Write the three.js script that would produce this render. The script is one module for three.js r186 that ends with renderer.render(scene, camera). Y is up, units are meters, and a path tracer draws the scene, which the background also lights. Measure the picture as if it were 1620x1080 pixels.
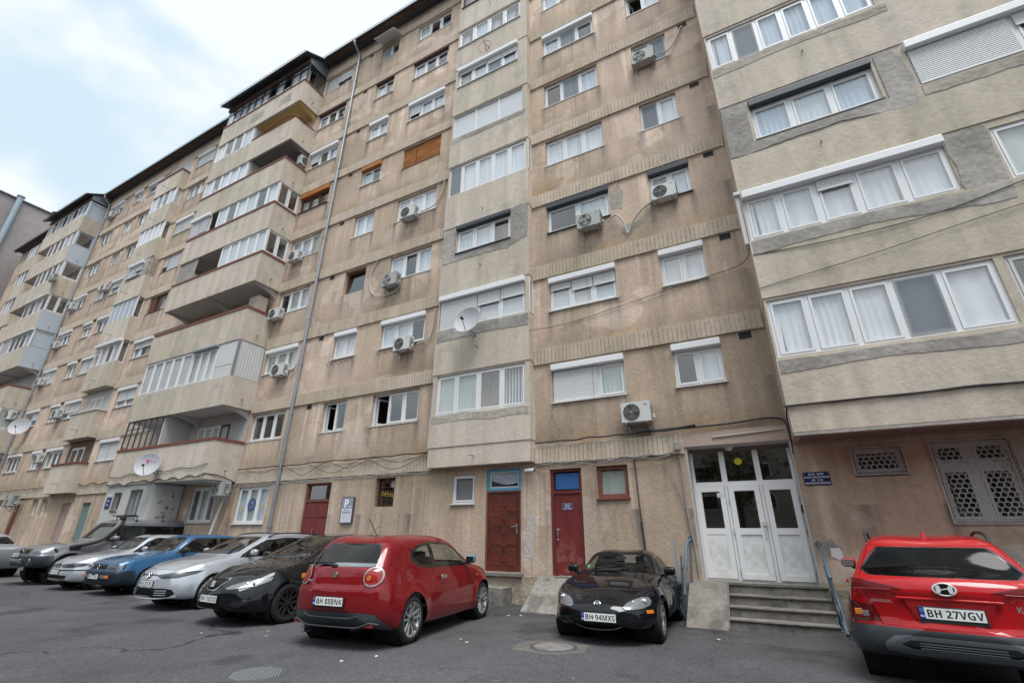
import * as THREE from 'three';
import { mergeGeometries } from 'three/addons/utils/BufferGeometryUtils.js';
import { RoundedBoxGeometry } from 'three/addons/geometries/RoundedBoxGeometry.js';

// ---------------------------------------------------------------- camera, sky, sun, exposure
const scene = new THREE.Scene();
const CAM = { h: 1.46, D: 11.0, f: 735.88, pitch: 0.396065696, yaw: 0.48979236, roll: 0.00675773058 };
const camera = new THREE.PerspectiveCamera(2 * Math.atan(540 / CAM.f) * 180 / Math.PI, 1024 / 682, 0.1, 600);
{
  const { pitch: p, yaw: y, roll: r } = CAM;
  const w = new THREE.Vector3(-Math.sin(y) * Math.cos(p), Math.sin(p), -Math.cos(y) * Math.cos(p));
  const rt = new THREE.Vector3(Math.cos(y), 0, -Math.sin(y));
  const up = new THREE.Vector3().crossVectors(rt, w);
  const r2 = rt.clone().multiplyScalar(Math.cos(r)).addScaledVector(up, Math.sin(r));
  const u2 = up.clone().multiplyScalar(Math.cos(r)).addScaledVector(rt, -Math.sin(r));
  camera.matrixAutoUpdate = true;
  camera.position.set(0, CAM.h, CAM.D);
  camera.quaternion.setFromRotationMatrix(new THREE.Matrix4().makeBasis(r2, u2, w.clone().negate()));
  camera.updateMatrixWorld(true);
}

// seeded noise
function rng(seed) { let s = seed >>> 0; return () => { s = (s + 0x6D2B79F5) | 0; let t = Math.imul(s ^ (s >>> 15), 1 | s); t = (t + Math.imul(t ^ (t >>> 7), 61 | t)) ^ t; return ((t ^ (t >>> 14)) >>> 0) / 4294967296; }; }
const PERM = new Float32Array(65536); { const r = rng(77); for (let i = 0; i < 65536; i++) PERM[i] = r(); }
const hsh = (x, y) => PERM[((x * 73 + y * 5077 + ((x * y) & 31) * 1301) & 65535)];
function vn(x, y) {
  const xi = Math.floor(x), yi = Math.floor(y); let fx = x - xi, fy = y - yi;
  fx = fx * fx * (3 - 2 * fx); fy = fy * fy * (3 - 2 * fy);
  const a = hsh(xi, yi), b = hsh(xi + 1, yi), c = hsh(xi, yi + 1), d = hsh(xi + 1, yi + 1);
  return a + (b - a) * fx + (c - a) * fy + (a - b - c + d) * fx * fy;
}
function fbm(x, y, o = 4) { let s = 0, a = 0.5, n = 0; for (let i = 0; i < o; i++) { s += a * vn(x, y); n += a; x = x * 2.03 + 17.3; y = y * 2.03 + 9.1; a *= 0.5; } return s / n; }
// noise that repeats every p cells (tiles)
function vnt(x, y, p) {
  const xi = Math.floor(x), yi = Math.floor(y); let fx = x - xi, fy = y - yi; const m = (v) => ((v % p) + p) % p;
  fx = fx * fx * (3 - 2 * fx); fy = fy * fy * (3 - 2 * fy);
  const a = hsh(m(xi), m(yi)), b = hsh(m(xi + 1), m(yi)), c = hsh(m(xi), m(yi + 1)), d = hsh(m(xi + 1), m(yi + 1));
  return a + (b - a) * fx + (c - a) * fy + (a - b - c + d) * fx * fy;
}
function fbmt(x, y, p, o = 4) { let s = 0, a = 0.5, n = 0; for (let i = 0; i < o; i++) { s += a * vnt(x, y, p); n += a; x *= 2; y *= 2; p *= 2; a *= 0.5; } return s / n; }
const sst = (a, b, x) => { x = Math.min(1, Math.max(0, (x - a) / (b - a))); return x * x * (3 - 2 * x); };
const lerp = (a, b, t) => a + (b - a) * t;

// the sky: pale blue with soft bright cloud, brightest towards the veiled sun
const SUN = new THREE.Vector3(0.27, 0.91, 0.31).normalize();
{
  const W = 1024, H = 512, d = new Float32Array(W * H * 4);
  for (let j = 0; j < H; j++) for (let i = 0; i < W; i++) {
    const th = ((j + 0.5) / H - 0.5) * Math.PI, ph = ((i + 0.5) / W - 0.5) * 2 * Math.PI;
    const y = Math.sin(th), x = Math.cos(th) * Math.cos(ph), z = Math.cos(th) * Math.sin(ph);
    const yy = Math.max(y, 0.02), px = x / (yy + 0.3), pz = z / (yy + 0.3);
    const wx = fbm(px * 1.3 + 40, pz * 1.3 + 11, 3) - 0.5, wz = fbm(px * 1.3 + 9, pz * 1.3 + 71, 3) - 0.5;
    let c = fbm(px * 4.6 + wx * 1.5 + 31.4, pz * 4.6 + wz * 1.5 + 12.2, 7);
    c = sst(0.36, 0.64, c);
    const hz = Math.pow(1 - Math.min(1, yy), 2.4);
    c = Math.min(1, c + hz * 0.42);
    const s = Math.max(0, x * SUN.x + y * SUN.y + z * SUN.z), glow = 0.25 * Math.pow(s, 4);
    const b = [0.61, 0.77, 0.885], k = [0.88, 0.93, 0.975];
    const o = (j * W + i) * 4;
    for (let q = 0; q < 3; q++) d[o + q] = (lerp(b[q], k[q], c) + glow) * 0.378;
    d[o + 3] = 1;
  }
  const t = new THREE.DataTexture(d, W, H, THREE.RGBAFormat, THREE.FloatType);
  t.mapping = THREE.EquirectangularReflectionMapping; t.magFilter = t.minFilter = THREE.LinearFilter; t.colorSpace = THREE.LinearSRGBColorSpace; t.needsUpdate = true;
  scene.background = t; scene.environment = t;
}
const sun = new THREE.DirectionalLight(new THREE.Color(1, 0.985, 0.965), 1.2);
sun.position.copy(SUN).multiplyScalar(90).add(new THREE.Vector3(-15, 0, 0)); sun.target.position.set(-15, 0, 0);
sun.castShadow = true; sun.shadow.radius = 60; sun.shadow.mapSize.set(4096, 4096);
Object.assign(sun.shadow.camera, { left: -50, right: 50, top: 50, bottom: -50, near: 1, far: 220 });
scene.add(sun, sun.target);
const renderer = new THREE.WebGLRenderer({ antialias: true });
renderer.setSize(1024, 682); renderer.toneMapping = THREE.LinearToneMapping; renderer.toneMappingExposure = 2.85;
renderer.shadowMap.enabled = true;

// ---------------------------------------------------------------- helpers
const names = {};
function numbered(n) { const k = names[n] = (names[n] ?? -1) + 1; return k ? n + '_' + String(k).padStart(3, '0') : n; }
const V = (x, y, z) => new THREE.Vector3(x, y, z);
const C = (r, g, b) => new THREE.Color().setRGB(r, g, b);
function sh(m) { m.castShadow = m.receiveShadow = true; return m; }
function part(name, geo, mat, parent, label) {
  const g = Array.isArray(geo) ? join(geo) : geo;
  const m = sh(new THREE.Mesh(g, mat)); m.name = name; if (label) m.userData.label = label; parent.add(m); return m;
}
function thing(name, label, category, pos = [0, 0, 0], rot = 0, group) {
  const o = new THREE.Group(); o.name = numbered(name); o.position.set(...pos); o.rotation.y = rot;
  o.userData = { label, category }; if (group) o.userData.group = group; scene.add(o); return o;
}
function single(name, geo, mat, label, category, group) {
  const g = Array.isArray(geo) ? join(geo) : geo; const m = sh(new THREE.Mesh(g, mat)); m.name = numbered(name);
  m.userData = { label, category }; if (group) m.userData.group = group; scene.add(m); return m;
}
function struct(name, geo, mat) { const m = sh(new THREE.Mesh(Array.isArray(geo) ? join(geo) : geo, mat)); m.name = numbered(name); m.userData.kind = 'structure'; scene.add(m); return m; }
function join(list) {
  const l = list.filter(Boolean).map((g) => { let q = g.index ? g.toNonIndexed() : g; for (const k of Object.keys(q.attributes)) if (!['position', 'normal', 'uv'].includes(k)) { if (q === g) q = g.clone(); q.deleteAttribute(k); } if (!q.attributes.uv) { q = q.clone(); q.setAttribute('uv', new THREE.BufferAttribute(new Float32Array(q.attributes.position.count * 2), 2)); } return q; });
  return l.length === 1 ? l[0] : mergeGeometries(l);
}
// box from corner ranges, uv in metres
function bx(x0, x1, y0, y1, z0, z1) {
  const g = new THREE.BoxGeometry(x1 - x0, y1 - y0, z1 - z0); g.translate((x0 + x1) / 2, (y0 + y1) / 2, (z0 + z1) / 2);
  const p = g.attributes.position, n = g.attributes.normal, u = g.attributes.uv;
  for (let i = 0; i < p.count; i++) { const X = Math.abs(n.getX(i)) > 0.5, Y = Math.abs(n.getY(i)) > 0.5; u.setXY(i, X ? p.getX(i) + p.getZ(i) : p.getX(i), Y ? p.getY(i) + p.getZ(i) : p.getY(i)); }
  return g;
}
function rb(sx, sy, sz, r = 0.02, x = 0, y = 0, z = 0, seg = 2) { const g = new RoundedBoxGeometry(sx, sy, sz, seg, Math.min(r, sx * 0.49, sy * 0.49, sz * 0.49)); g.translate(x, y, z); return g; }
function tube(pts, r, seg = 0, rs = 6, closed = false) { const c = new THREE.CatmullRomCurve3(pts.map((p) => p.isVector3 ? p : V(...p)), closed, 'centripetal'); return new THREE.TubeGeometry(c, seg || Math.max(4, pts.length * 5), r, rs, closed); }
function rod(a, b, r, rs = 8) { a = V(...a); b = V(...b); const d = b.clone().sub(a), L = d.length(); const g = new THREE.CylinderGeometry(r, r, L, rs); g.translate(0, L / 2, 0); g.applyQuaternion(new THREE.Quaternion().setFromUnitVectors(V(0, 1, 0), d.normalize())); g.translate(a.x, a.y, a.z); return g; }
function cyl(r0, r1, h, axis, x, y, z, rs = 24) { const g = new THREE.CylinderGeometry(r0, r1, h, rs); if (axis === 'z') g.rotateX(Math.PI / 2); if (axis === 'x') g.rotateZ(-Math.PI / 2); g.translate(x, y, z); return g; }
function plate(x0, x1, y0, y1, z1, th, holes = []) {      // wall slab with openings, front face at z1, uv in metres
  const s = new THREE.Shape([[x0, y0], [x1, y0], [x1, y1], [x0, y1]].map((p) => new THREE.Vector2(...p)));
  for (const [a, b, c, d] of holes) s.holes.push(new THREE.Path([[a, c], [a, d], [b, d], [b, c]].map((p) => new THREE.Vector2(...p))));
  const g = new THREE.ExtrudeGeometry(s, { depth: th, bevelEnabled: false }); g.translate(0, 0, z1 - th); return g;
}
function dtex(W, H, fn, srgb = true, wrap = true) {
  const d = new Uint8Array(W * H * 4), o = [0, 0, 0];
  for (let j = 0; j < H; j++) for (let i = 0; i < W; i++) { fn(i / W, j / H, o, i, j); const k = (j * W + i) * 4; for (let q = 0; q < 3; q++) d[k + q] = Math.max(0, Math.min(255, o[q])); d[k + 3] = 255; }
  const t = new THREE.DataTexture(d, W, H); t.colorSpace = srgb ? THREE.SRGBColorSpace : THREE.NoColorSpace; t.magFilter = THREE.LinearFilter; t.minFilter = THREE.LinearMipmapLinearFilter; t.generateMipmaps = true;
  t.wrapS = t.wrapT = wrap === 'mirror' ? THREE.MirroredRepeatWrapping : THREE.RepeatWrapping; t.needsUpdate = true; return t;
}
function rep(t, sx, sy) { const c = t.clone(); c.repeat.set(1 / sx, 1 / sy); c.needsUpdate = true; return c; }
const std = (c, r = 0.7, o = {}) => new THREE.MeshStandardMaterial({ color: c, roughness: r, ...o });
const phys = (c, r, o = {}) => new THREE.MeshPhysicalMaterial({ color: c, roughness: r, ...o });

// ---------------------------------------------------------------- floor levels and materials
const HEAD = [3.07, 5.73, 8.40, 11.06, 13.71, 16.34, 18.94, 21.53, 24.10];     // window heads by storey (0 = ground floor)
const BELT0 = HEAD.map((h) => h + 0.06); BELT0[0] = 3.16;

// stucco colour: storey panels, streaks below sills and bands, blotches; 26.2 m square, mirrored
const stuccoMap = dtex(2048, 2048, (u, v, o) => {
  const x = u * 26.2, y = v * 26.2;
  const big = fbm(x * 0.22 + 3, y * 0.28 + 8, 3) - 0.5, mid = fbm(x * 1.1, y * 1.3 + 40, 4) - 0.5, fine = fbm(x * 18, y * 18, 3) - 0.5;
  const streak = fbm(x * 3.4 + 7, y * 0.16 + 3, 4) - 0.5, streak2 = fbm(x * 9 + 1, y * 0.5 + 90, 3);
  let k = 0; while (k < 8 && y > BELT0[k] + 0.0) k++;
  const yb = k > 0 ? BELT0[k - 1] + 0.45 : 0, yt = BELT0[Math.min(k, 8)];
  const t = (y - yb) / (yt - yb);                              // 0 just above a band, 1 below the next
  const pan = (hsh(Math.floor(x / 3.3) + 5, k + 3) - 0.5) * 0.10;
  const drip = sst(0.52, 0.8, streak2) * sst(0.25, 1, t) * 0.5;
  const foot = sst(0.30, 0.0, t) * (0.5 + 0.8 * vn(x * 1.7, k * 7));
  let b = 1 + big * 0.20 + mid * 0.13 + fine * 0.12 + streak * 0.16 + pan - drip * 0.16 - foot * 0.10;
  const low = sst(9, 1.0, y); b *= 1 - low * 0.05;  // lower storeys darkened in the colour for the weaker light near the ground
  const orange = sst(0.55, 0.75, fbm(x * 0.8 + 60, y * 1.6, 3)) * foot;
  // rain marks: drips from the ends of sills, pale run-off, darker tone just above the bands
  let drips = 0, pale = 0; const sill = HEAD[k] - 1.04;
  if (y < sill) for (const [a, e] of [[0.42, 1.5], [2.68, 4.64], [9.13, 11.05], [12.25, 13.35], [15.36, 17.25], [23.4, 25.2]]) if (x > a - 0.25 && x < e + 0.25) {
    const w = Math.max(Math.exp(-Math.pow((x - a) / 0.10, 2)), Math.exp(-Math.pow((x - e) / 0.10, 2))), f = sst(1.25, 0.05, sill - y);
    drips += f * (w * 0.9 + 0.45 * sst(0.45, 0.75, fbm(x * 11, k * 5 + y * 0.25, 3))) * (0.4 + 0.9 * hsh(Math.round(a * 7), k));
  }
  pale = sst(0.60, 0.78, fbm(x * 5 + 31, y * 0.22 + k * 9, 3)) * sst(0.05, 0.6, t) * (0.5 + 0.8 * vn(x * 0.6, k * 3.1));
  const patch = sst(0.655, 0.68, fbm(x * 0.75 + 90, y * 0.9 + 17, 3));
  const crn = fbm(x * 0.45 + (fbm(x * 2, y * 2, 3) - 0.5) * 0.7 + 3, y * 0.45 + 50, 2), crack = sst(0.006, 0.001, Math.abs(crn - 0.5)) * sst(0.5, 0.62, fbm(x * 0.7 + 5, y * 0.7, 2));
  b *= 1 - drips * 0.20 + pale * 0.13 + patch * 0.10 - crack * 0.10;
  const gr = Math.min(1, drips * 0.6 + patch * 0.6 + pale * 0.5);
  o[0] = 191 * b + orange * 5 - gr * 4; o[1] = 170 * b; o[2] = (151 - low * 2) * b - orange * 9 + big * 8 + gr * 6;
}, true, 'mirror');
// paler grey render of balconies and loggias
const renderMap = dtex(1024, 1024, (u, v, o) => {
  const x = u * 13, y = v * 13;
  const big = fbm(x * 0.5 + 3, y * 0.5 + 8, 4) - 0.5, fine = fbm(x * 16, y * 16, 3) - 0.5, st = fbm(x * 4.5 + 2, y * 0.35, 4) - 0.5, sp = sst(0.62, 0.8, fbm(x * 2.2, y * 2.4 + 7, 4));
  const b = 1 + big * 0.18 + fine * 0.11 + st * 0.17 - sp * 0.05;
  o[0] = 193 * b; o[1] = 182 * b; o[2] = 167 * b + big * 10;
}, true, 'mirror');
const fineBump = dtex(512, 512, (u, v, o) => { const n = fbmt(u * 24, v * 24, 24, 5) * 0.6 + fbmt(u * 90, v * 90, 90, 2) * 0.55; o[0] = o[1] = o[2] = n * 230; }, false);
const coarseBump = dtex(512, 512, (u, v, o) => { const n = fbmt(u * 10, v * 10, 10, 6); o[0] = o[1] = o[2] = n * 255; }, false);
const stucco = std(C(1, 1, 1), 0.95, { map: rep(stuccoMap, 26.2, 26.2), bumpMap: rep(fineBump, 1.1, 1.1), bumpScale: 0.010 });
const render1 = std(C(1, 1, 1), 0.93, { map: rep(renderMap, 13, 13), bumpMap: rep(fineBump, 1.3, 1.3), bumpScale: 0.006 });
const renderDark = std(C(0.80, 0.79, 0.78), 0.93, { map: rep(renderMap, 13, 13), bumpMap: rep(fineBump, 1.3, 1.3), bumpScale: 0.006 });  // weathered side render, with part of its shade put into the colour
const beltMat = std(C(1.0, 0.95, 0.90), 0.95, { map: rep(renderMap, 13, 13), bumpMap: rep(fineBump, 0.9, 0.9), bumpScale: 0.008 });
const cementMap = dtex(512, 512, (u, v, o) => { const x = u * 6, y = v * 6; const b = 1 + (fbm(x * 1.1, y * 1.1, 4) - 0.5) * 0.4 + (fbm(x * 14, y * 14, 3) - 0.5) * 0.2; o[0] = 158 * b; o[1] = 153 * b; o[2] = 147 * b; }, true, 'mirror');
const cement = std(C(1, 1, 1), 0.95, { map: rep(cementMap, 6, 6), bumpMap: rep(coarseBump, 1.6, 1.6), bumpScale: 0.02 });
const plinthMat = std(C(1.16, 1.02, 0.87), 0.95, { map: rep(cementMap, 6, 6), bumpMap: rep(coarseBump, 1.2, 1.2), bumpScale: 0.03 });
const cementPale = std(C(1.18, 1.14, 1.08), 0.95, { map: rep(cementMap, 6, 6), bumpMap: rep(coarseBump, 1.6, 1.6), bumpScale: 0.02 });
const yellowRender = std(C(0.62, 0.44, 0.19), 0.9, { bumpMap: rep(fineBump, 1.3, 1.3), bumpScale: 0.006 });
const whiteWall = std(C(0.50, 0.49, 0.475), 0.9, { bumpMap: rep(coarseBump, 1.5, 1.5), bumpScale: 0.008 });
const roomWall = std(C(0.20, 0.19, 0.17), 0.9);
const pvc = phys(C(0.78, 0.79, 0.80), 0.32, { clearcoat: 0.3, clearcoatRoughness: 0.3 });
const doorDirt = dtex(256, 512, (u, v, o) => { const y = v * 4, n = fbm(u * 9, v * 30, 4), d = sst(1.0, 0.62, y) * sst(0.25, 0.7, n) * 0.5 * 0.6; o[0] = 240 - d * 62; o[1] = 240 - d * 66; o[2] = 240 - d * 76; }, true, 'mirror');
const pvcDoor = phys(C(1, 1, 1), 0.38, { map: rep(doorDirt, 2, 4) });
const pvcOld = std(C(0.60, 0.60, 0.58), 0.5);
const darkFrame = std(C(0.045, 0.05, 0.062), 0.4);
const brownFrame = std(C(0.085, 0.03, 0.018), 0.55);
const rustPaint = std(C(0.19, 0.062, 0.042), 0.65, { bumpMap: rep(coarseBump, 0.7, 0.7), bumpScale: 0.004 });
const slatWhite = std(C(0.66, 0.67, 0.68), 0.45);
const slatGrey = std(C(0.30, 0.31, 0.33), 0.45);
const woodMap = dtex(256, 256, (u, v, o) => { const g = fbm(u * 3, v * 60, 4) - 0.5, s = fbm(u * 2 + 5, v * 5, 3) - 0.5; const b = 1 + g * 0.5 + s * 0.5; o[0] = 176 * b; o[1] = 108 * b; o[2] = 44 * b; }, true, 'mirror');
const woodSlat = std(C(1, 1, 1), 0.6, { map: rep(woodMap, 1.2, 1.2) });
const zinc = std(C(0.30, 0.32, 0.35), 0.42, { metalness: 0.55, bumpMap: rep(coarseBump, 0.8, 0.8), bumpScale: 0.002 });
const zincBlue = std(C(0.33, 0.39, 0.44), 0.4, { metalness: 0.3 });
const roofMetal = std(C(0.075, 0.08, 0.09), 0.55, { metalness: 0.3 });
const soffitWood = std(C(0.125, 0.072, 0.048), 0.8, { bumpMap: rep(coarseBump, 0.8, 0.8), bumpScale: 0.006 });
const dark = std(C(0.012, 0.012, 0.013), 0.7);
const black = std(C(0.02, 0.02, 0.021), 0.6);
const steel = std(C(0.45, 0.46, 0.48), 0.35, { metalness: 0.8 });
const curtainW = new THREE.MeshPhysicalMaterial({ color: C(0.90, 0.91, 0.93), roughness: 0.95, transmission: 0.12, thickness: 0, side: THREE.DoubleSide });
const curtainB = new THREE.MeshPhysicalMaterial({ color: C(0.74, 0.80, 0.88), roughness: 0.95, transmission: 0.15, thickness: 0, side: THREE.DoubleSide });
const curtainG = new THREE.MeshPhysicalMaterial({ color: C(0.62, 0.68, 0.62), roughness: 0.95, transmission: 0.15, thickness: 0, side: THREE.DoubleSide });
const meshScreen = new THREE.MeshPhysicalMaterial({ color: C(0.58, 0.60, 0.62), roughness: 0.8, transmission: 0.92, thickness: 0, side: THREE.DoubleSide });
const glass = new THREE.MeshPhysicalMaterial({ color: C(0.93, 0.95, 0.96), roughness: 0.015, metalness: 0, transmission: 1, thickness: 0, ior: 2.45, side: THREE.DoubleSide });
const glassMilk = new THREE.MeshPhysicalMaterial({ color: C(0.70, 0.76, 0.82), roughness: 0.16, transmission: 0.45, thickness: 0, ior: 1.6, side: THREE.DoubleSide });
const glassBlue = new THREE.MeshPhysicalMaterial({ color: C(0.06, 0.19, 0.42), roughness: 0.25, transmission: 0.1, thickness: 0, ior: 1.5, side: THREE.DoubleSide });
// ---------------------------------------------------------------- flat print
function canvasTex(w, h, fn) { const c = document.createElement('canvas'); c.width = w; c.height = h; fn(c.getContext('2d'), w, h); const t = new THREE.CanvasTexture(c); t.colorSpace = THREE.SRGBColorSpace; t.anisotropy = 4; return t; }
const faceMat = (t, r = 0.5) => std(C(1, 1, 1), r, { map: t });
function planarUV(g, w, h) { const p = g.attributes.position, u = g.attributes.uv; for (let i = 0; i < p.count; i++) u.setXY(i, p.getX(i) / w + 0.5, p.getY(i) / h + 0.5); return g; }

// ================================================================ ground
const asphaltMap = dtex(2048, 2048, (u, v, o) => {
  const x = u * 18, y = v * 18;
  const big = fbm(x * 0.28 + 2, y * 0.28 + 9, 4) - 0.5, mid = fbm(x * 1.7, y * 1.7, 4) - 0.5, fine = fbm(x * 42, y * 42, 2) - 0.5;
  const patch = sst(0.545, 0.565, fbm(x * 0.16 + 70, y * 0.2 + 30, 2));
  const wx = (fbm(x * 1.4, y * 1.4 + 50, 4) - 0.5) * 1.5, wy = (fbm(x * 1.4 + 33, y * 1.4, 4) - 0.5) * 1.5;
  const cn = fbm((x + wx) * 0.30 + 11, (y + wy) * 0.30 + 4, 2); const cr = sst(0.010, 0.002, Math.abs(cn - 0.52)) * sst(0.34, 0.54, fbm(x * 0.4 + 8, y * 0.4 + 2, 2)); const cn2 = fbm((x + wy) * 0.7 + 51, (y + wx) * 0.7 + 24, 2), cr2 = sst(0.010, 0.002, Math.abs(cn2 - 0.5)) * sst(0.52, 0.66, fbm(x * 0.33 + 28, y * 0.33 + 12, 2));
  const oil = sst(0.66, 0.80, fbm(x * 0.8 + 21, y * 0.8 + 6, 3));
  const tyre = sst(0.52, 0.72, fbm(x * 0.9 + 3, y * 0.12 + 44, 3)) * 0.5; const sx = Math.abs(((x + (fbm(y * 0.9, 7, 3) - 0.5) * 0.25) % 6.1) - 3.3), sy = Math.abs(((y + (fbm(x * 0.9, 17, 3) - 0.5) * 0.25) % 7.3) - 2.2); const seam = Math.max(sst(0.022, 0.006, sx), sst(0.022, 0.006, sy)) * sst(0.45, 0.6, fbm(x * 0.5, y * 0.5 + 9, 3));
  const grit = hsh((u * 2048) | 0, ((v * 2048) | 0) + 13) > 0.986 ? 0.30 : 0;
  let b = 1 + big * 0.30 + mid * 0.22 + fine * 0.38 + grit - patch * 0.13 - cr * 0.45 - cr2 * 0.16 - oil * 0.24 - tyre * 0.12 - seam * 0.32;
  o[0] = 80 * b; o[1] = 80 * b; o[2] = 82.5 * b;
}, true, 'mirror');
const aggBump = dtex(1024, 1024, (u, v, o) => { const n = vnt(u * 120, v * 120, 120) * 0.5 + vnt(u * 260, v * 260, 260) * 0.35 + fbmt(u * 10, v * 10, 10, 3) * 0.3; o[0] = o[1] = o[2] = n * 220; }, false);
const asphalt = std(C(1, 1, 1), 0.92, { map: rep(asphaltMap, 18, 18), bumpMap: rep(aggBump, 1.6, 1.6), bumpScale: 0.012 });
{
  const g = new THREE.PlaneGeometry(420, 260, 1, 1); g.rotateX(-Math.PI / 2); g.translate(-40, 0, 60);
  const p = g.attributes.position, u = g.attributes.uv; for (let i = 0; i < p.count; i++) u.setXY(i, p.getX(i), -p.getZ(i));
  struct('asphalt_ground', g, asphalt);
  const g2 = new THREE.PlaneGeometry(420, 200, 1, 1); g2.rotateX(-Math.PI / 2); g2.translate(-40, -0.01, -160); const p2 = g2.attributes.position, u2 = g2.attributes.uv; for (let i = 0; i < p2.count; i++) u2.setXY(i, p2.getX(i), -p2.getZ(i));
  struct('rear_ground', g2, asphalt);
}

// ================================================================ the apartment block
const B = thing('apartment_building', 'long nine storey apartment block with stained beige stucco, balconies and mixed windows', 'apartment building');
const holes = [];                                            // openings in the main wall (z = 0)
const rw = rng(11);

function slats(w, h, mat) {                                   // corrugated roller curtain, hung from y = 0 down
  const n = Math.max(2, Math.round(h / 0.048)), L = [];
  const pos = [], idx = [], uv = []; const st = h / n; let c = 0;
  for (let i = 0; i < n; i++) for (const [a, b] of [[0, 0], [0.3, 0.009], [0.8, 0.009], [1, 0]]) { const y = -(i + a) * st; pos.push(0, y, b, w, y, b); uv.push(0, y, w, y); c++; }
  for (let i = 0; i < c - 1; i++) { const a = i * 2; idx.push(a, a + 2, a + 1, a + 1, a + 2, a + 3); }
  const g = new THREE.BufferGeometry(); g.setAttribute('position', new THREE.Float32BufferAttribute(pos, 3)); g.setAttribute('uv', new THREE.Float32BufferAttribute(uv, 2)); g.setIndex(idx);
  const q = g.toNonIndexed(); q.computeVertexNormals(); return q;
}
function drape(w, h, seed, amp = 0.010 + (seed * 7 % 5) * 0.003) {            // hanging cloth with folds
  const n = Math.max(10, Math.round(w / 0.022)), g = new THREE.PlaneGeometry(w, h, n, 4); g.translate(w / 2, h / 2, 0);
  const p = g.attributes.position; const f = 26 + (seed % 7) * 5;
  for (let i = 0; i < p.count; i++) { const x = p.getX(i), y = p.getY(i); const s = 0.6 + 0.4 * (1 - y / h); p.setZ(i, s * amp * (Math.sin(x * f + 1.5 * Math.sin(x * 7 + seed)) + 0.5 * Math.sin(x * f * 0.43 + seed * 2.1))); }
  g.computeVertexNormals(); return g;
}
let winN = 0;
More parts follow.
